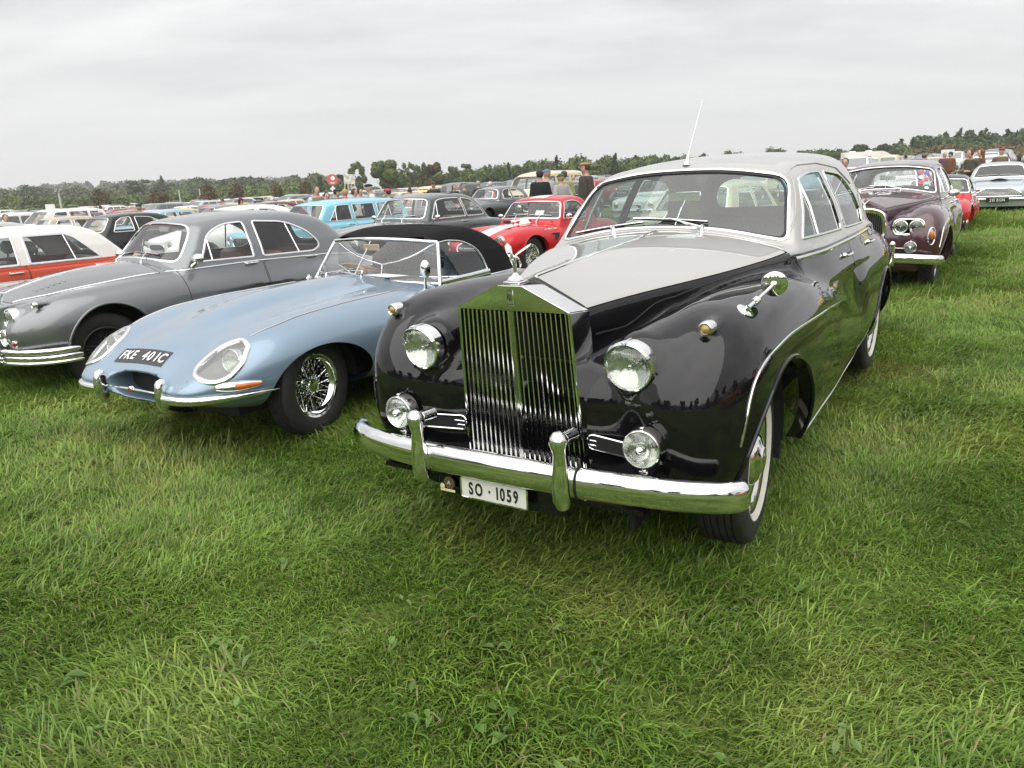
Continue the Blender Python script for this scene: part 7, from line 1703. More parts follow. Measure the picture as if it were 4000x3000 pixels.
def build_people():
    A = person
    A(1233, 726, 22.5, -50, 'bearded man in olive padded waistcoat over a pale blue shirt', (.42, .50, .62), 'hang', hair=(.10, .08, .06), vest=(.17, .15, .095))
    A(1274, 752, 23.5, -60, 'dark haired woman in white open neck top', (.70, .68, .64), 'hang', hair=DKH, long=True)
    A(1313, 737, 24.5, -30, 'man in navy flat cap and navy jacket facing the scarf wearer', (.03, .035, .055), 'pocket', hat='flat', hatc=(.03, .035, .055), hair=DKH)
    A(1346, 738, 23.5, 150, 'blonde person in black coat with bright red scarf', (.015, .015, .017), 'pocket', hair=BLD, scarf=(.60, .02, .02))
    A(1382, 737, 24.5, -20, 'brown haired man in white shirt beside the red scarf', (.66, .65, .66), 'hang', hair=BRN)
    A(1404, 735, 25.2, -40, 'dark haired man in white shirt and brown waistcoat', (.66, .65, .66), 'hold', hair=DKH, vest=(.10, .08, .07))
    A(1452, 717, 23.0, 200, 'white bearded man in black flat cap and beige waistcoat', (.64, .63, .66), 'front', hat='flat', hatc=(.012, .012, .014), hair=GRY, vest=(.36, .29, .20), lean=.12)
    A(1513, 736, 23.0, 190, 'person in dark green coat with pink and black headwear', (.035, .045, .035), 'pocket', hat='cap', hatc=(.32, .06, .08), hair=DKH)
    A(1582, 737, 30, 30, 'person in rust orange jumper bending behind the dark green coupe', (.32, .09, .03), 'front', hair=BRN, lean=.3)
    A(1692, 708, 30, -100, 'man in dark military style jacket and peaked cap', (.03, .035, .03), 'hang', hat='cap', hatc=(.05, .05, .045), hair=DKH)
    A(1773, 727, 34, -60, 'woman in black with sunglasses behind the charcoal saloon', (.015, .015, .018), 'hang', hair=DKH, long=True)
    A(1790, 724, 36, -90, 'person in pale blue top behind the charcoal saloon', (.25, .36, .52), 'hang', hair=BLD)
    A(1812, 712, 28, 150, 'person in olive flat cap and grey green coat, seen from behind', (.10, .10, .085), 'pocket', hat='flat', hatc=(.14, .13, .10), hair=GRY)
    A(1867, 706, 32, 60, 'grey haired man in dark jacket left of another grey haired walker', (.04, .04, .045), 'pocket', hair=GRY)
    A(1914, 709, 36, 40, 'white haired person in black jacket far behind the charcoal saloon', (.02, .02, .022), 'hang', hair=(.5, .49, .46))
    A(2108, 664, 20.5, 105, 'man in navy cap and black jumper seen from behind', (.010, .010, .011), 'hang', hat='cap', hatc=(.03, .035, .06), hair=DKH)
    A(2136, 661, 21.5, 130, 'person in blue cap and pale grey sweatshirt beside the black jumper', (.36, .36, .38), 'hang', hat='cap', hatc=(.10, .15, .30), hair=BLD)
    A(2191, 678, 20.5, 120, 'person in green cap with grey pullover over black sleeves', (.30, .29, .29), 'pocket', hat='cap', hatc=(.03, .08, .05), hair=BLD)
    A(2203, 667, 22.5, 90, 'person in brown cap and olive green jacket seen from behind', (.22, .25, .09), 'hang', hat='cap', hatc=(.08, .05, .05), hair=BRN)
    A(2240, 684, 34, 80, 'bald man in black jacket among the further cars', (.015, .015, .018), 'hang')
    A(2287, 632, 18.5, 200, 'large man in brown leather jacket and tan forage cap', (.045, .038, .032), 'hang', hat='flat', hatc=(.26, .19, .08), hair=BRN, trousers=(.15, .12, .08))
    A(18, 838, 26, -40, 'red haired person at the left edge behind the pale grey saloon', (.05, .04, .06), 'hang', hair=RDH)
    A(237, 812, 60, -60, 'person in navy jacket by the lamp post', (.02, .025, .06), 'hang', hair=DKH)
    A(372, 803, 55, -80, 'person in dark clothes left of the white shirt walker', (.03, .03, .04), 'hang', hair=DKH)
    A(391, 803, 54, 60, 'person in white shirt behind the white pickup', (.65, .64, .62), 'hang', hair=BRN)
    A(540, 797, 27, 100, 'man in black cap and tan coat behind the black saloon', (.34, .22, .11), 'pocket', hat='cap', hatc=(.02, .02, .022), hair=GRY)
    A(866, 773, 45, -120, 'man in tan jacket and olive cap among the far cars', (.30, .19, .09), 'hang', hat='flat', hatc=(.12, .11, .08), hair=BRN)
    A(939, 773, 33, -20, 'woman in maroon cap and white top walking between cars', (.68, .67, .64), 'hang', hat='cap', hatc=(.16, .015, .03), hair=DKH, long=True)
    A(3302, 634, 21, -120, 'brown haired person behind the burgundy limousine', (.20, .12, .08), 'hang', hair=BRN)
    A(3537, 612, 46, 150, 'dark haired person beyond the burgundy roof', (.03, .03, .04), 'hang', hair=DKH)
    A(3612, 601, 34, 0, 'person in grey cap and blue shirt behind the burgundy roof', (.05, .08, .24), 'hang', hat='cap', hatc=(.12, .13, .12), hair=BRN)
    A(3690, 606, 40, -90, 'grey haired person in purple top far behind the red car', (.12, .04, .09), 'hang', hair=GRY)
    A(3714, 606, 38, 200, 'person in dark green cap and brown jacket', (.14, .06, .03), 'hang', hat='cap', hatc=(.02, .06, .05), hair=DKH)
    A(3785, 596, 27, 150, 'man in flat cap and tweed jacket with a shoulder bag', (.13, .125, .085), 'front', hat='flat', hatc=(.10, .10, .13), hair=GRY, trousers=(.15, .14, .09))
    A(3812, 607, 26, -160, 'man in dark olive coat leaning towards the tweed jacket', (.07, .07, .045), 'front', hair=BRN, lean=.35)
    A(3832, 608, 27.5, 170, 'woman with auburn hair in brown coat', (.09, .05, .035), 'hold', hair=RDH, long=True)
    A(3912, 596, 30, -95, 'man in brown tweed jacket and red cap behind the silver blue coupe', (.13, .09, .06), 'pocket', hat='flat', hatc=(.20, .05, .06), scarf=(.6, .56, .48))
build_people()

# ------------------------------------------------------------------ cars of the wider field
FIELDPAINT = paint('field_car_paint', (.5, .5, .5), objcol=True); DARKGLASS = mat('dark_car_glass', (.06, .07, .072), rough=.04, coat=1.0, spec=1.0); FIELDSEAT = mat('field_seat', (.10, .085, .07), rough=.8)
def _fv(kind):
    if kind == 'rounded': f = saloon_field(); W = [rpoly([(-1.04, 1.003), (-1.575, 1.0), (-1.59, 1.35), (-1.36, 1.338), (-1.19, 1.245)], .04), rpoly([(-1.69, .998), (-2.36, .992), (-2.475, 1.05), (-2.36, 1.205), (-2.10, 1.322), (-1.70, 1.35)], .05)]; ws = rpoly([(-.615, 1.01), (.615, 1.01), (.485, 1.35), (-.485, 1.35)], .1); wb, R = 2.727, .33; lo, hi = (-4.0, 0, .15), (.95, .95, 1.52); hl = (.664, .497, .672)
    elif kind == 'boxy': f = sedan_field([(.8, .72), (.6, .80), (0, .87), (-.8, .92), (-3.0, .92), (-3.4, .89), (-3.7, .80)], -3.6, [(.8, .77), (-1.5, .83), (-3.6, .77)], [(-.8, 1.28), (-1.2, 1.38), (-2.0, 1.41), (-2.6, 1.38), (-3.0, 1.15), (-3.2, .95)], [(-.8, .70), (-1.6, .74), (-2.8, .70)], (-.66, -.95, -.22), (-3.0, .8, .2), .92, xf=.8, k=(.06, .07, .09), ck=(.08, .05, .09)); W = [rpoly([(-1.05, .95), (-1.75, .95), (-1.75, 1.29), (-1.32, 1.285)], .03), rpoly([(-1.85, .95), (-2.65, .95), (-2.42, 1.27), (-1.85, 1.29)], .04)]; ws = rpoly([(-.62, .955), (.62, .955), (.52, 1.31), (-.52, 1.31)], .07); wb, R = 2.6, .31; lo, hi = (-3.9, 0, .15), (.95, .95, 1.48); hl = (.79, .58, .62)
    elif kind == 'sports': f = sports_field(1.22); W = [rpoly([(-.99, .875), (-1.72, .872), (-1.6, 1.10), (-1.16, 1.125)], .04)]; ws = rpoly([(-.60, .885), (.60, .885), (.50, 1.14), (-.50, 1.14)], .05); wb, R = 2.337, .32; lo, hi = (-3.4, 0, .12), (.95, .85, 1.3); hl = (.50, .504, .612)
    elif kind == 'hatch': f = sedan_field([(.8, .70), (.6, .84), (.2, .93), (-.55, 1.02), (-3.0, 1.05), (-3.3, 1.0)], -3.25, [(.8, .80), (-1.2, .88), (-3.2, .82)], [(-.3, 1.25), (-.8, 1.42), (-1.4, 1.49), (-2.4, 1.47), (-2.9, 1.38), (-3.3, 1.2)], [(-.3, .76), (-1.5, .78), (-3.2, .72)], (-.28, -1.5, -.25), (-3.25, .5, .2), 1.0, tum=.34, xf=.85, k=(.14, .18, .12), ck=(.10, .06, .10)); W = [rpoly([(-.85, 1.03), (-1.65, 1.03), (-1.65, 1.39), (-1.25, 1.38)], .03), rpoly([(-1.73, 1.03), (-2.85, 1.06), (-2.5, 1.36), (-1.73, 1.39)], .05)]; ws = rpoly([(-.68, 1.05), (.68, 1.05), (.56, 1.41), (-.56, 1.41)], .08); wb, R = 2.55, .32; lo, hi = (-3.5, 0, .12), (1.0, 1.0, 1.56); hl = (.72, .62, .72)
    elif kind == 'suv': f = sedan_field([(.85, .85), (.7, 1.0), (.2, 1.06), (-.6, 1.12), (-3.3, 1.12), (-3.6, 1.05)], -3.55, [(.85, .86), (-1.2, .93), (-3.5, .88)], [(-.4, 1.40), (-.8, 1.60), (-1.4, 1.70), (-2.8, 1.69), (-3.3, 1.62), (-3.6, 1.45)], [(-.4, .80), (-1.5, .83), (-3.5, .78)], (-.42, -1.0, -.2), (-3.5, .35, .15), 1.1, tum=.26, xf=.9, k=(.11, .14, .10), ck=(.08, .05, .08), zlow=.3); W = [rpoly([(-.9, 1.13), (-1.7, 1.13), (-1.7, 1.57), (-1.25, 1.56)], .03), rpoly([(-1.78, 1.13), (-2.55, 1.13), (-2.55, 1.57), (-1.78, 1.57)], .03), rpoly([(-2.63, 1.14), (-3.25, 1.15), (-3.15, 1.54), (-2.63, 1.56)], .04)]; ws = rpoly([(-.72, 1.16), (.72, 1.16), (.62, 1.60), (-.62, 1.60)], .06); wb, R = 2.7, .37; lo, hi = (-3.8, 0, .2), (1.05, 1.05, 1.78); hl = (.80, .66, .88)
    elif kind == 'upright': f = sedan_field([(.7, .95), (.3, 1.02), (-.9, 1.06), (-3.0, 1.05), (-3.3, .8)], -3.1, [(.7, .36), (.2, .42), (-.7, .58), (-1.2, .72), (-3.0, .70)], [(-.7, 1.55), (-1.2, 1.66), (-2.2, 1.68), (-2.8, 1.60), (-3.15, 1.3)], [(-.7, .64), (-1.5, .68), (-2.9, .62)], (-.85, -.28, -.08), (-3.0, .3, .2), 1.05, tum=.12, xf=.65, k=(.1, .08, .12), ck=(.10, .04, .12), zlow=.35, wing=Tube([(.75, .62, .40, .12, .22, .2), (.2, .64, .50, .13, .24, .2), (-.3, .64, .42, .12, .16, .1), (-1.2, .64, .32, .1, .06, .06), (-2.2, .64, .40, .12, .2, .1), (-2.6, .64, .50, .13, .26, .2), (-3.2, .62, .40, .12, .2, .15)], p=2.3, front=(.35, .8), rear=(-2.9, -3.35))); W = [rpoly([(-1.0, 1.10), (-1.7, 1.10), (-1.7, 1.50), (-1.05, 1.50)], .05), rpoly([(-1.8, 1.10), (-2.5, 1.10), (-2.4, 1.48), (-1.8, 1.50)], .06)]; ws = rpoly([(-.52, 1.10), (.52, 1.10), (.48, 1.48), (-.48, 1.48)], .04); wb, R = 2.7, .36; lo, hi = (-3.6, 0, .2), (.95, .95, 1.75); hl = (.58, .36, .82)
    elif kind == 'van': f = sedan_field([(.6, .80), (.5, 1.0), (.1, 1.12), (-3.5, 1.12), (-3.7, 1.1)], -3.6, [(.6, .80), (-1.2, .86), (-3.5, .85)], [(.2, 1.6), (-.4, 1.86), (-1.4, 1.94), (-3.4, 1.93), (-3.7, 1.8)], [(.3, .78), (-1.5, .82), (-3.6, .80)], (.35, -.55, -.15), (-3.6, .12, .1), 1.1, tum=.12, xf=.7, k=(.12, .14, .08), ck=(.12, .08, .08), zlow=.3); W = [rpoly([(-.3, 1.20), (-1.05, 1.20), (-1.05, 1.70), (-.6, 1.70)], .05), rpoly([(-1.2, 1.20), (-2.2, 1.20), (-2.2, 1.70), (-1.2, 1.70)], .05), rpoly([(-2.35, 1.20), (-3.3, 1.20), (-3.3, 1.70), (-2.35, 1.70)], .05)]; ws = rpoly([(-.70, 1.20), (.70, 1.20), (.64, 1.72), (-.64, 1.72)], .07); wb, R = 2.5, .33; lo, hi = (-3.85, 0, .2), (.9, 1.0, 2.02); hl = (.62, .60, .74)
    else: f = sedan_field([(.75, .66), (.5, .80), (0, .86), (-.8, .90), (-2.6, .90), (-3.2, .86), (-3.5, .72)], -3.45, [(.8, .74), (-1.2, .82), (-3.4, .74)], [(-.8, 1.2), (-1.2, 1.31), (-1.7, 1.34), (-2.3, 1.26), (-2.9, 1.0), (-3.1, .88)], [(-.8, .68), (-1.5, .71), (-2.8, .55)], (-.72, -1.05, -.25), (-3.05, 1.4, .3), .89, tum=.36, xf=.8, k=(.12, .12, .12), ck=(.1, .05, .12)); W = [rpoly([(-1.05, .92), (-1.85, .92), (-1.82, 1.22), (-1.45, 1.225)], .04), rpoly([(-1.92, .92), (-2.5, .93), (-2.2, 1.14), (-1.90, 1.215)], .05)]; ws = rpoly([(-.60, .93), (.60, .93), (.50, 1.23), (-.50, 1.23)], .08); wb, R = 2.45, .32; lo, hi = (-3.7, 0, .12), (.95, .95, 1.42); hl = (.66, .58, .62)
    return f, W, ws, wb, R, lo, hi, hl
_FIELD = {}
def field_car_meshes(kind, h):
    key = (kind, h)
    if key in _FIELD: return _FIELD[key]
    f, W, ws, wb, R, lo, hi, hl = _fv(kind); S = Shell(f, lo, hi, h, 2); zmin = lo[2] + .10
    for cx in (0, -wb): S.cut(lambda V: np.hypot(V[:, 0] - cx, V[:, 2] - R) - R * 1.13, lambda c: (np.abs(c[:, 1]) > .42) & (c[:, 2] < 2.3 * R), neg='hole')
    S.cut(lambda V: V[:, 2] - zmin, None, neg='hole', src='body'); zb = min(min(p[1] for p in w) for w in W) - .03
    for w in W: d = sdpoly(w); S.cut(lambda V: d(V[:, [0, 2]]), lambda c: (np.abs(c[:, 1]) > .3) & (c[:, 2] > zb), neg='win', src='body')
    d = sdpoly(ws); S.cut(lambda V: d(V[:, [1, 2]]), lambda c: (c[:, 0] > -2.0) & (c[:, 2] > zb - .05), neg='windscreen', src='body')
    xm = lo[0] + (hi[0] - lo[0]) * .42; wr = ws * [.86, 1]; d2 = sdpoly(wr + [0, .02]); S.cut(lambda V: d2(V[:, [1, 2]]), lambda c: (c[:, 0] < xm) & (c[:, 2] > zb - .03), neg='rear_window', src='body')
    out = {}
    def reg(names, off=0): V, F, n = S.extract(names, off); return V, F, n
    fr = MB()
    if h < .06:
        for w in W:
            for sg in (1, -1): strip(fr, S, S.side(dense(w, .09), sg), .012, .006)
        strip(fr, S, S.front(dense(ws, .12), .9, -2.2), .014, .006)
    xf = float(S.front(np.array([[0, .46]]))[0, 0]); xr = float(S.rear(np.array([[0, .50]]))[0, 0]); wdt = float(np.abs(S.side(np.array([[-.9, .55]]), 1)[0, 1]))
    bp = MB(); P = crv([(xf - .30, wdt * .99), (xf - .06, wdt * .90), (xf + .05, wdt * .5), (xf + .07, 0)], 3); P = np.concatenate([P, P[::-1][1:] * [1, -1]]); bp.tube(np.column_stack([P, np.full(len(P), .44)]), 1, prof=oval(.03, .05, 2.6, 8), up=(0, 0, 1))
    P = crv([(xr + .30, wdt * .97), (xr + .05, wdt * .88), (xr - .05, wdt * .5), (xr - .07, 0)], 3); P = np.concatenate([P, P[::-1][1:] * [1, -1]]); bp.tube(np.column_stack([P, np.full(len(P), .46)]), 1, prof=oval(.03, .05, 2.6, 8), up=(0, 0, 1))
    lp = MB()
    for sg in (1, -1): q = S.front(np.array([[sg * hl[1], hl[2]]]))[0]; lp.lathe([(.085, -.02), (.09, .012), (.07, .018), (.001, .024)], 14, axis='x', c=q, mi=[0, 0, 1])
    gp = MB(); O = oval(.30, .07, 4, 16); P = S.front(O + [0, hl[2] - .06]) + [.008, 0, 0]; gp.add(P, [list(range(16))], 1); gp.tube(P, .012, 5, closed=True)
    wm = MB(); wm.lathe([(.10, .04), (R * .60, .07), (R * .62, .085), (R * .9, .085), (R, .06), (R, -.06), (R * .9, -.08)], 18, mi=[1, 1, 0, 0, 0, 0]); wm.lathe([(.001, .085), (.07, .075), (R * .60, .06)], 18, mi=[1, 1])
    out.update(body=reg('body'), win=reg(['win', 'windscreen', 'rear_window'], -.006), frame=fr, bumper=bp, lamps=lp, grille=gp, wheel=wm, wb=wb, R=R, track=wdt - .13, dark=None, zb=zb, S=None)
    und = MB(); und.box((-wb / 2, 0, zmin + .10), (wb + 1.0, wdt * 1.5, .12)); out['under'] = und
    st = MB(); sx = -1.55 if kind != 'van' else -.6
    for sg in (1, -1): seat_bench(st, sx, zb - .48, 1, .46, sg * .30, back=.48)
    seat_bench(st, sx - .85, zb - .46, 1, 1.15, back=.44); st.box((sx + .66, 0, zb - .05), (.16, 1.2, .12)); out['seat'] = st
    _FIELD[key] = out
    return out
_FM = {}
def near_field_car(kind, mw, col, label, group=None, roofcol=None):
    """a car of the second and third rows: body, windows, frames, wheels, bumpers, lamps, seats as parts"""
    M = field_car_meshes(kind, .045)
    if ('near', kind) not in _FM:
        V, F, n = M['body']; W = M['win']
        _FM['near', kind] = dict(body=raw_mesh('body', V, F, FIELDPAINT, None, n), windows=raw_mesh('window_glass', W[0], W[1], GLASS_CLEAR, None, W[2]), window_frames=M['frame'].mesh('window_frame', CHROME_OLD), bumpers=M['bumper'].mesh('bumper', CHROME), headlights=M['lamps'].mesh('headlight', [CHROME, REFLECTOR]), grille=M['grille'].mesh('grille', [CHROME, DARK]), floor_pan=M['under'].mesh('floor_pan', DARK), seats=M['seat'].mesh('seats', FIELDSEAT), wheel=M['wheel'].mesh('wheel', [TYRE, CHROME_OLD]))
    D = _FM['near', kind]; o = empty('parked_car', label, 'car', group, mw)
    for k in ('body', 'windows', 'window_frames', 'bumpers', 'headlights', 'grille', 'floor_pan', 'seats'):
        q = obj({'windows': 'window_glass', 'window_frames': 'window_frame', 'bumpers': 'bumper', 'headlights': 'headlight'}.get(k, k), D[k], o); q.color = (*col, 1)
    for x in (0, -M['wb']):
        for sg in (1, -1): w = obj('wheel', D['wheel'], o); w.matrix_local = Matrix.Translation((x, sg * M['track'], M['R'] - .01)) @ Matrix.Rotation(0 if sg > 0 else math.pi, 4, 'Z')
    return o
def joined_arrays(kind, h):
    M = field_car_meshes(kind, h); V = []; F = []; T = []; n = 0
    def add(v, f, t):
        nonlocal n
        V.append(v); F.extend([[i + n for i in q] for q in f]); T.extend(t if isinstance(t, list) else [t] * len(f)); n += len(v)
    add(M['body'][0], M['body'][1].tolist(), 0); add(M['win'][0], M['win'][1].tolist(), 1)
    for k, t in (('bumper', 2), ('under', 3)): add(np.concatenate(M[k].V), M[k].F, t)
    add(np.concatenate(M['lamps'].V), M['lamps'].F, 2); add(np.concatenate(M['grille'].V), M['grille'].F, [3 if q == 1 else 2 for q in M['grille'].M])
    wv = np.concatenate(M['wheel'].V)
    for x in (0, -M['wb']):
        for sg in (1, -1): add(wv * [1, sg, 1] + [x, sg * M['track'], M['R'] - .01], M['wheel'].F, [3 if q == 0 else 2 for q in M['wheel'].M])
    return np.concatenate(V), F, T
def far_mesh(kind):
    if ('far', kind) not in _FM: V, F, T = joined_arrays(kind, .085); _FM['far', kind] = raw_mesh('parked_car', V, F, [FIELDPAINT, DARKGLASS, CHROME_OLD, DARK], T, angle=45)
    return _FM['far', kind]
COLS = {'white': (.68, .68, .66), 'silver': (.42, .43, .43), 'grey': (.16, .165, .17), 'black': (.012, .012, .013), 'red': (.36, .015, .015), 'maroon': (.085, .012, .018), 'pale blue': (.28, .42, .50), 'navy': (.02, .03, .075), 'green': (.02, .06, .035), 'cream': (.58, .50, .33), 'yellow': (.60, .45, .08), 'tan': (.30, .22, .13), 'beige': (.42, .36, .27), 'orange': (.50, .20, .03)}
KNAME = {'rounded': 'rounded old saloon', 'boxy': 'square old saloon', 'sports': 'small old sports car', 'hatch': 'modern hatchback', 'suv': 'tall modern off-roader', 'upright': 'upright vintage car', 'van': 'camper van', 'gt': 'low old coupe'}
def build_field():
    rng = np.random.default_rng(5); HD = -125.5
    taken = [(4.77, 10.2), (-.08, 13.4), (-6.8, 8.4), (-2.5, 13.6), (-5, 16.6), (12.7, 20.6), (9.05, 15.95), (-1.2, 28.6)]
    near = [('rounded', (-7.45, 18.3), 'white', 'white rounded saloon behind the gunmetal saloon, left of the sky blue estate'), ('boxy', (2.45, 11.9), 'cream', 'cream saloon between the burgundy limousine and the red sports car'),
            ('rounded', (-10.9, 19.2), 'black', 'black rounded saloon above the orange red saloon roof'), ('rounded', (-15.2, 20.0), 'silver', 'pale silver rounded saloon over the white roof at the left edge'),
            ('rounded', (1.3, 27.0), 'black', 'black saloon just left of the man in black jumper'), ('van', (1.0, 33.0), 'cream', 'cream roofed van behind the black saloon'), ('boxy', (4.4, 24.8), 'white', 'white saloon between the olive jacket and the leather jacket'),
            ('boxy', (11.9, 23.6), 'silver', 'silver saloon directly behind the small red car'), ('gt', (16.9, 22.6), 'yellow', 'yellow coupe at the right edge behind the silver blue coupe'), ('boxy', (17.6, 28.8), 'white', 'white car at the right edge behind the brown tweed jacket'),
            ('boxy', (7.0, 14.9), 'navy', 'navy saloon behind the burgundy limousine on the left'), ('rounded', (-9.6, 27.5), 'maroon', 'maroon saloon left of the sky blue estate roof'), ('rounded', (-11.9, 29.3), 'grey', 'grey saloon left of the maroon saloon'), ('boxy', (-14.4, 30.2), 'pale blue', 'pale blue saloon with flat roof near the white top woman'),
            ('suv', (-19.4, 31.5), 'white', 'white pickup height car above the black saloon bonnet'), ('boxy', (-17.4, 28.0), 'beige', 'beige saloon beside the tan coat man'), ('rounded', (-19.8, 34.5), 'maroon', 'maroon saloon to the right of the tan coat man'), ('gt', (-16.2, 31.2), 'green', 'dark green coupe right of the beige saloon'),
            ('boxy', (-4.0, 26.4), 'grey', 'grey car behind the people by the sky blue estate'), ('gt', (-1.5, 33.6), 'red', 'red low car behind the rust orange jumper')]
    for kind, (x, y), c, lab in near:
        near_field_car(kind, car_matrix(x, y, HD + rng.normal(0, 2), float(gz(x, y))), COLS[c], lab); taken.append((x, y))
    # the next row stands across the lane, just out of frame on the right; the limousine mirrors it
    for i, (kind, c) in enumerate((('boxy', 'orange'), ('rounded', 'black'), ('sports', 'red'), ('boxy', 'white'), ('upright', 'green'))):
        x, y = 7.6 + i * 1.6, .2 + i * 2.5; near_field_car(kind, car_matrix(x, y, 60 + rng.normal(0, 3), float(gz(x, y))), COLS[c], '%s %s across the lane just outside the right edge' % (c, KNAME[kind]))
    old = ['rounded', 'boxy', 'boxy', 'gt', 'sports', 'rounded', 'upright']; mod = ['hatch', 'suv', 'hatch', 'boxy', 'suv']; oc = ['white', 'silver', 'grey', 'black', 'red', 'maroon', 'pale blue', 'navy', 'green', 'cream', 'yellow', 'tan', 'white', 'grey', 'orange']; mc = ['white', 'silver', 'grey', 'black', 'silver', 'white', 'red', 'navy', 'grey']
    slots = []
    for k in range(2, 27):
        for m_ in range(-30, 62):
            x = .336 + 4.42 * k - .84 * 2.85 * m_; y = 3.47 + 6.8 * k + .543 * 2.85 * m_
            if (k >= 9 and k % 3 == 0): x += 1.5; y += 2.0
            d = math.hypot(x, y)
            if d < 21 or d > 215 or y < 12: continue
            if not in_view(np.array(x), np.array(y), .02): continue
            if min((x - a) ** 2 + (y - b) ** 2 for a, b in taken) < 7.6: continue
            # the mown lane on the right and the walkway where people stand stay free
            if x > .50 * y + 1.0 and d < 30: continue
            if (k == 3 and -3 < m_ < 6) or (d < 31 and -5.5 < x < 6): continue
            if rng.random() < (.20 if k < 9 else .12): continue
            # the ground rises to a hedge on the left
            if y > 165 + .35 * x: continue
            slots.append((d, x, y, k, m_))
    slots.sort()
    ind, rest = slots[:262], slots[262:]
    for d, x, y, k, m_ in ind:
        modern = (d > 62 and rng.random() < .75) or (x > 0 and d > 42 and rng.random() < .5); kind = (mod if modern else old)[rng.integers(0, 5 if modern else 7)]; c = (mc if modern else oc)[rng.integers(0, 9 if modern else 15)]
        z = float(gz(x, y)); side = 'left' if x < -.12 * y else ('right' if x > .28 * y else 'middle'); band = 'nearer' if d < 42 else ('farther' if d < 75 else 'farthest')
        reg = {'left': 'on the left of the field', 'middle': 'behind the cars in the centre', 'right': 'beyond the burgundy limousine'}[side]
        o = obj('parked_car', far_mesh(kind)); o.matrix_world = car_matrix(x, y, HD + rng.normal(0, 3) + (180 if rng.random() < .12 else 0), z); cc = np.array(COLS[c]) * rng.uniform(.85, 1.12); o.color = (*cc, 1)
        tag(o, '%s %s in the %s rows %s' % (c, KNAME[kind], band, reg), 'car', '%s %ss in the %s rows %s' % (c, KNAME[kind], band, reg))
    # the rest of the far rows as one mass
    if rest:
        V = []; F = []; T = []; n = 0; mats = [DARKGLASS, CHROME_OLD, DARK] + [paint('far_%s_paint' % c.replace(' ', '_'), COLS[c]) for c in mc[:4] + ['red', 'pale blue', 'cream']]
        L = {k: joined_arrays(k, .16) for k in ('hatch', 'boxy', 'suv')}
        for d, x, y, k, m_ in rest:
            v, f, t = L[('hatch', 'boxy', 'suv')[rng.integers(0, 3)]]; M = np.array(car_matrix(x, y, HD + rng.normal(0, 3), float(gz(x, y)))); v = v @ M[:3, :3].T + M[:3, 3]; pc = 3 + (rng.integers(0, 4) if rng.random() < .8 else rng.integers(4, 7))
            V.append(v); F += [[i + n for i in q] for q in f]; T += [pc if q == 0 else q - 1 for q in t]; n += len(v)
        o = obj('distant_parked_cars', raw_mesh('distant_parked_cars', np.concatenate(V), F, mats, T, smooth=False)); o['kind'] = 'stuff'; o['label'] = 'mass of tiny parked cars filling the farthest rows'
build_field()
# ------------------------------------------------------------------ signs, lamp posts, motorhome
POST = mat('weathered_post', (.45, .46, .42), rough=.7, noise=.15); BOARDW = mat('white_board', (.72, .71, .68), rough=.6, noise=.1, nscale=6); SIGNRED = mat('sign_red', (.50, .10, .09), rough=.5); TIMBER = mat('pale_timber', (.50, .46, .36), rough=.8)
def sign_round():
    p = at_depth(1299, 703, 62); g = float(gz(p.x, p.y)); o = empty('round_sign', 'round red and white sign on a post above the crowd', 'sign', None, Matrix.Translation((p.x, p.y, g)) @ Matrix.Rotation(rad(-90), 4, 'Z')); z = p.z - g
    MB().tube([(0, 0, 0), (0, 0, z)], .04, 8).build('post', POST, o); MB().lathe([(.001, .05), (.42, .05), (.43, .02), (.42, -.01)], 32, axis='x', c=(.03, 0, z)).build('disc', SIGNRED, o)
    m = MB(); m.lathe([(.001, .085), (.16, .085), (.16, .07)], 20, axis='x', c=(.03, .05, z + .12)); m.box((.105, 0, z - .18), (.012, .45, .04)); m.box((.105, 0, z - .26), (.012, .3, .04)); m.build('lettering', WHITETXT, o)
    MB().box((.05, -.02, z - .66), (.03, .30, .34), R=rot('X', 45)).build('lower_plate', BOARDW, o)
def sign_board():
    p = at_depth(1365, 700, 48); g = float(gz(p.x, p.y)); z = p.z - g; o = empty('notice_board', 'large white board on splayed timber legs', 'sign', None, Matrix.Translation((p.x, p.y, g)) @ Matrix.Rotation(rad(-88), 4, 'Z'))
    MB().box((0, 0, z), (.04, .66, .56), R=rot('X', -3), bev=.01).build('board', mat('smudged_board', (.70, .69, .65), rough=.6, col2=(.36, .36, .31), nscale=5), o)
    for a, b in (((.02, -.28, z - .25), (.02, -.56, 0)), ((.02, -.12, z - .27), (.02, -.10, 0)), ((.02, .10, z - .27), (.02, .02, 0)), ((.02, .27, z - .25), (.02, .22, 0))): MB().tube([a, b], .035, 6).build('leg', TIMBER, o)
def lamp_post(u, vt, dist, label, heads=True):
    p = at_depth(u, vt, dist); g = float(gz(p.x, p.y)); z = p.z - g; o = empty('lamp_post', label, 'lamp post', 'pale lamp posts along the hedge' if not heads else None, Matrix.Translation((p.x, p.y, g))); MB().tube([(0, 0, 0), (0, 0, z)], [.16, .10], 8).build('pole', POST, o)
    if heads:
        m = MB(); m.box((0, 0, z + .05), (.25, 1.3, .10)); m.build('crossbar', POST, o)
        for y in (-.5, .5): MB().box((.1, y, z + .22), (.35, .40, .25), bev=.04).build('floodlight', mat('lamp_grey', (.22, .22, .22), rough=.5), o)
def easel(u, v, dist, label, w=.5, h=.4):
    p = at_depth(u, v, dist); g = float(gz(p.x, p.y)); z = p.z - g; o = empty('placard', label, 'sign', None, Matrix.Translation((p.x, p.y, g)) @ Matrix.Rotation(rad(-95), 4, 'Z')); MB().box((0, 0, z), (.03, w, h)).build('panel', BOARDW, o); MB().tube([(-.03, 0, 0), (-.03, 0, z)], .02, 6).build('post', POST, o)
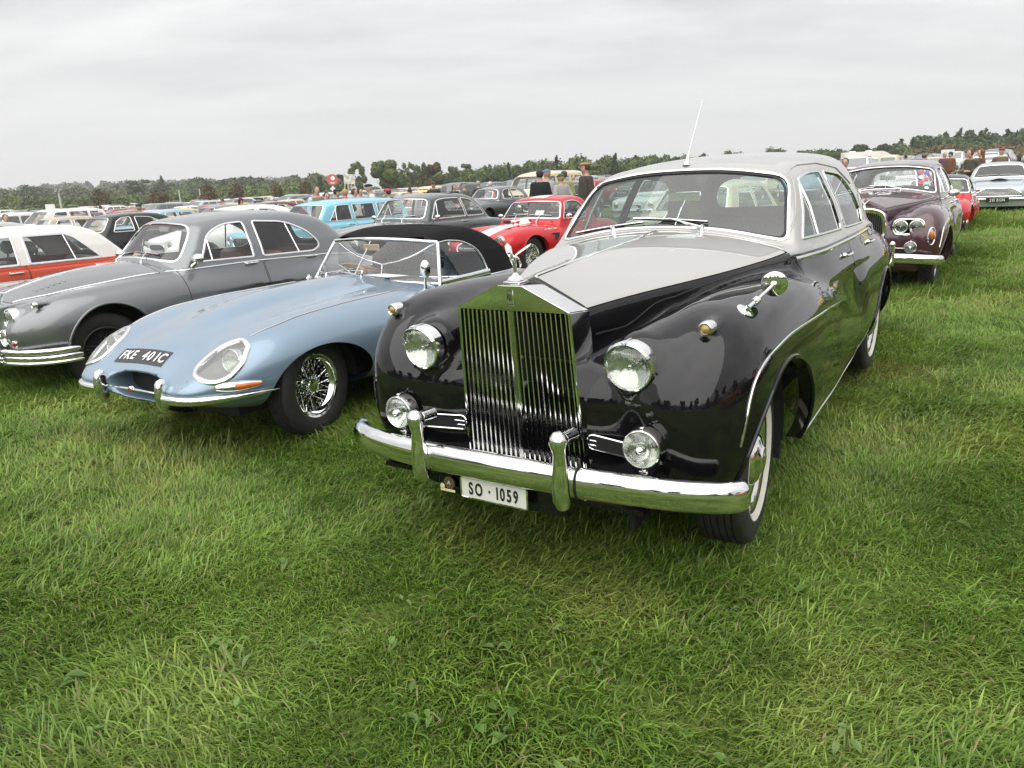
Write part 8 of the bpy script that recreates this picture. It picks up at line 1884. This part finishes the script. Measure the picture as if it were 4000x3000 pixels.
def motorhome():
    p = at_depth(3385, 602, 98); g = float(gz(p.x, p.y)); H = max(2.4, p.z - g); o = empty('motorhome', 'cream motorhome with long side windows above the burgundy roof', 'motorhome', None, Matrix.Translation((p.x, p.y, g)) @ Matrix.Rotation(rad(-12), 4, 'Z'))
    pr = rpoly([(-2.5, .45), (2.6, .45), (3.0, .9), (2.75, 1.6), (2.2, H - .35), (1.5, H), (-2.5, H)], [.1, .2, .3, .3, .4, .3, .12]); m = MB().prism(np.stack([pr[:, 0], pr[:, 1]], 1), -1.05, 1.05, 0, axis=1); m.build('body', mat('cream_panel', (.66, .64, .57), rough=.4, coat=.3), o, angle=30)
    for x, w, z, h in ((-1.5, .7, H - .75, .38), (.1, .35, H - .75, .5), (1.55, .9, H - .75, .36)): MB().box((x, -1.055, z), (w, .02, h), bev=.008).build('window', DARKGLASS, o)
    MB().box((-.4, -1.056, H - 1.05), (.62, .015, 1.6)).build('door', mat('cream_door', (.60, .58, .52), rough=.45), o)
    for x in (-1.5, .2): MB().box((x, 0, H + .06), (.6, .6, .12), bev=.03).build('roof_vent', BOARDW, o)
    for x in (-1.5, 2.0):
        for y in (-.9, .9): MB().lathe([(.001, .1), (.34, .1), (.36, .06), (.36, -.1), (.001, -.1)], 18, c=(x, y, .36)).build('wheel', TYRE, o)
sign_round(); sign_board(); motorhome()
lamp_post(228, 749, 118, 'tall pale lamp post with twin floodlights on the left'); lamp_post(698, 742, 150, 'plain pale pole left of a shorter pole by the hedge', False); lamp_post(778, 737, 150, 'plain pale pole between two round brown bushes', False)
easel(3702, 596, 44, 'small cream placard held above the cars on the right', .6, .28); easel(197, 815, 75, 'white placard at the left below the lamp post', .8, .7)

# ------------------------------------------------------------------ hedge and trees
def build_hedge():
    rng = np.random.default_rng(3); V = []; F = []; T = []; n = 0
    path = crv([(-190, 130), (-120, 150), (-70, 160), (-35, 172), (0, 178), (40, 176), (80, 168), (120, 150)], 14); P = dense(path, 1.6, False)
    lobes = [((x, y, float(gz(x, y)) + 1.0), (1.5, 1.5, 1.15 + .25 * rng.random())) for x, y in P]
    return foliage_mesh('hedge', lobes, 40000, .30, LEAF['green'], 4, .4)
hd = obj('hedge', build_hedge()); tag(hd, 'long clipped green hedge along the far edge of the field', 'hedge')
for u, v, w, lf in ((335, 783, 42, 'rust'), (393, 742, 66, 'rust'), (606, 729, 68, 'rust'), (817, 716, 60, 'rust'), (914, 713, 50, 'rust'), (1072, 711, 42, 'rust'), (1190, 706, 36, 'rust'), (475, 765, 40, 'pale')):
    lab = {335: 'small rust brown bush at the far left hedge', 393: 'round rust bush right of the tall lamp post', 606: 'largest round rust bush left of the plain poles', 817: 'round rust bush right of the shorter pole', 914: 'rust bush over the maroon cap woman', 1072: 'rust bush left of the bearded man', 1190: 'rust bush just left of the round sign', 475: 'pale green bush between two rust bushes'}[u]
    tree_at('bush', u, v, 146, w, lab, group=None, name='bush', leaf=lf, n=1500, size=.22, base=.05)
TR = [('conifer', 630, 692, 300, 50, 'dark', 'dark conifer standing above the wood on the left', 1600, .5), ('flat', 538, 706, 300, 70, 'dark', 'flat topped cedar on the left skyline', 700, .6),
      ('round', 1240, 664, 170, 44, 'dark', 'dark tree beside the round sign', 1300, .3), ('sparse', 1385, 630, 130, 88, 'pale', 'thin pale tree directly behind the white board', 1100, .22), ('round', 1330, 664, 140, 60, 'dark', 'dark bushy tree left of the thin pale tree', 1200, .26),
      ('round', 1505, 613, 140, 150, 'green', 'big round green tree, tallest in the middle of the skyline', 6500, .27), ('sparse', 1618, 634, 150, 60, 'pale', 'thin birch right of the big round tree', 700, .2), ('round', 1690, 621, 150, 96, 'rust', 'round rust brown tree right of the big green tree', 3600, .26), ('sparse', 1655, 640, 150, 40, 'pale', 'slender pale tree at the left of the rust tree', 500, .2),
      ('round', 1815, 627, 170, 74, 'green', 'rounded green tree over the grey haired walkers', 2200, .28), ('sparse', 1770, 640, 170, 50, 'pale', 'thin tree left of the rounded green tree', 500, .22), ('sparse', 1920, 637, 160, 50, 'pale', 'thin bare topped tree above the middle hedge', 500, .22), ('conifer', 1985, 640, 170, 26, 'conifer', 'small conifer left of the navy cap', 700, .25),
      ('conifer', 2172, 612, 170, 44, 'conifer', 'conifer rising above the green cap', 900, .26), ('conifer', 2402, 603, 150, 42, 'conifer', 'dark conifer just left of the silver roof', 1100, .25), ('conifer', 2360, 622, 160, 34, 'conifer', 'shorter conifer behind the leather jacket', 700, .25),
      ('round', 2460, 612, 170, 70, 'pale', 'pale tree over the left end of the silver roof', 1300, .26), ('round', 2560, 606, 190, 60, 'pale', 'small pale tree left of the aerial', 900, .26), ('round', 2745, 592, 190, 62, 'dark', 'dark rounded tree right of the aerial', 1100, .26),
      ('round', 3045, 577, 150, 92, 'green', 'wide green tree over the middle of the silver roof', 2000, .26), ('round', 3132, 578, 170, 44, 'pale', 'small pale tree right of the wide green tree', 900, .24), ('round', 3205, 575, 170, 50, 'pale', 'pale rounded tree over the rear of the silver roof', 1000, .24),
      ('round', 3350, 546, 165, 90, 'dark', 'tall open tree above the motorhome', 2000, .26), ('round', 3270, 578, 160, 70, 'green', 'bushy green tree left of the motorhome', 1500, .26), ('round', 3460, 556, 170, 90, 'dark', 'dark tree right of the motorhome', 1900, .28)]
for k, u, v, d, w, lf, lab, n, sz in TR: tree_at(k, u, v, d, w, lab, leaf=lf, n=int(n * 3), size=sz * .82, base=.12 if k == 'round' else .25)
for i, (u, v, w, k) in enumerate(((3520, 548, 60, 'conifer'), (3565, 543, 60, 'conifer'), (3612, 536, 70, 'conifer'), (3655, 530, 70, 'round'), (3700, 522, 70, 'conifer'), (3745, 512, 80, 'conifer'), (3790, 500, 80, 'round'), (3835, 507, 70, 'conifer'), (3885, 514, 80, 'round'), (3935, 511, 70, 'conifer'), (3985, 505, 90, 'round'))):
    tree_at(k, u, v, 210, w, 'dark tall tree in the belt on the right skyline', group='dark trees of the belt on the right skyline', leaf='conifer' if k == 'conifer' else 'dark', n=2600, size=.48, base=.06)
for i, (u, v, w, lf) in enumerate(((3545, 590, 120, 'pale'), (3640, 580, 110, 'rust'), (3730, 566, 130, 'rust'), (3850, 572, 120, 'rust'), (3950, 560, 130, 'rust'))):
    tree_at('bush', u, v, 175, w, 'broad brown green shrub below the dark belt on the right', group='broad shrubs below the dark belt on the right', name='shrub', leaf=lf, n=3200, size=.36)
# long scrub belt behind the middle of the field, and the wood and hill on the left
def belt(name, pts, label, n, size, leaf, seed, wid, hj=.25):
    rng = np.random.default_rng(seed); Lb = []
    for (u0, v0, d0), (u1, v1, d1) in zip(pts[:-1], pts[1:]):
        k = max(2, int(abs(u1 - u0) / CAM_F * d0 / (wid * .8)))
        for t in np.linspace(0, 1, k, endpoint=False):
            d = d0 + (d1 - d0) * t + rng.uniform(-8, 8); p = at_depth(u0 + (u1 - u0) * t, v0 + (v1 - v0) * t, d); g = float(gz(p.x, p.y)); H = max(2.0, (p.z - g) * (1 + rng.normal(0, hj) * .5)); Lb.append(((p.x, p.y, g + H * .5), (wid * rng.uniform(.6, 1.1), wid * rng.uniform(.6, 1.1), H * .5)))
            if rng.random() < .5: Lb.append(((p.x + rng.normal(0, wid), p.y + rng.normal(0, wid), g + H * .75), (wid * .45, wid * .45, H * .3)))
    o = obj(name, foliage_mesh(name, Lb, n, size, LEAF[leaf], seed, .25)); o['kind'] = 'stuff'; o['label'] = label
belt('scrub_belt', [(1560, 672, 165), (1750, 668, 170), (1900, 650, 170), (2100, 636, 170), (2300, 622, 165), (2480, 618, 170), (2750, 608, 190), (3050, 600, 190), (3300, 592, 180), (3600, 585, 185), (4060, 560, 185)], 'continuous scrub and young trees along the field edge', 90000, .32, 'green', 21, 2.6)
belt('woodland', [(-120, 752, 330), (0, 748, 330), (140, 742, 340), (300, 738, 340), (420, 738, 330), (560, 728, 320), (700, 716, 310), (850, 708, 300), (960, 696, 290), (1100, 690, 280), (1240, 684, 250), (1330, 690, 220)], 'mixed woodland filling the left skyline', 90000, .70, 'wood', 22, 4.5)
belt('near_woodland', [(-120, 778, 230), (100, 770, 230), (300, 762, 235), (500, 760, 235), (700, 750, 230), (900, 738, 225), (1100, 724, 220), (1280, 712, 200)], 'lower green scrub in front of the left woodland', 80000, .42, 'green', 23, 3.0)
belt('right_wood', [(3420, 585, 205), (3560, 560, 205), (3680, 538, 205), (3800, 518, 205), (3900, 520, 205), (4080, 512, 205)], 'dark wood filling the right skyline', 26000, .50, 'dark', 24, 3.4)
def hill():
    x = np.linspace(-900, -120, 40); V = np.array([[(xx, 560 + 60 * t - .12 * xx, max(-2, (9 * math.exp(-((xx + 420) / 210) ** 2) + 3 * math.exp(-((xx + 200) / 130) ** 2)) * math.sin(math.pi * t))) for t in np.linspace(0, 1, 9)] for xx in x]); o = MB().grid(V).build('hill', mat('wooded_hill', (.050, .066, .034), rough=.95, col2=(.075, .085, .045), nscale=.06), angle=None); tag(o, 'low wooded hill far away on the left', None, kind='structure')
    Lb = []; rng = np.random.default_rng(9)
    for i in range(700):
        a, b = rng.integers(0, 39), rng.integers(0, 8); p = V[a, b] + (V[a + 1, b + 1] - V[a, b]) * rng.random(3); Lb.append(((p[0], p[1], p[2] + 3.5), (5, 5, 5)))
    o = obj('hill_wood', foliage_mesh('hill_wood', Lb, 40000, 1.7, LEAF['wood'], 31, .5)); o['kind'] = 'stuff'; o['label'] = 'trees covering the far hill on the left'
hill()
# trees and a hedge stand on the near side of the field too, behind the viewer; the cars mirror them
rng_ = np.random.default_rng(77)
for i in range(9):
    a = rad(196 + 148 * i / 8 + rng_.uniform(-4, 4)); d = 40 + rng_.uniform(-5, 9); x, y = d * math.cos(a), d * math.sin(a)
    h = rng_.uniform(8, 13); tree('round', x, y, round(h), round(h * .9), 'leafy tree along the near edge of the field behind the viewer', group='trees along the near edge of the field', leaf=('green', 'dark', 'dark')[i % 3], n=4200, size=.30)
Lb = []
for a in np.linspace(rad(186), rad(354), 90): d = 47 + rng_.uniform(-2, 2); Lb.append(((d * math.cos(a), d * math.sin(a), 2.2), (2.4, 2.4, 2.2 + rng_.uniform(0, 2.2))))
o = obj('hedgerow', foliage_mesh('hedgerow', Lb, 30000, .30, LEAF['dark'], 55, .4)); o['kind'] = 'stuff'; o['label'] = 'tall hedgerow behind the viewer'

# ------------------------------------------------------------------ haze
hz = bpy.data.materials.new('haze'); hz.use_nodes = True; nt = hz.node_tree; nt.nodes.clear(); o_ = nt.nodes.new('ShaderNodeOutputMaterial'); pv = nt.nodes.new('ShaderNodeVolumePrincipled'); pv.inputs['Color'].default_value = (.96, .97, .98, 1); pv.inputs['Density'].default_value = .0005; pv.inputs['Anisotropy'].default_value = .2; nt.links.new(pv.outputs[0], o_.inputs['Volume'])
xs, ys, zs = (-950, 950), (-75, 1010), (-3.0, 62)
m = MB(); m.box(((xs[0] + xs[1]) / 2, (ys[0] + ys[1]) / 2, (zs[0] + zs[1]) / 2), (xs[1] - xs[0], ys[1] - ys[0], zs[1] - zs[0])); ho = m.build('haze', hz, smooth=False); ho['kind'] = 'stuff'; ho['label'] = 'thin pale haze over the field'
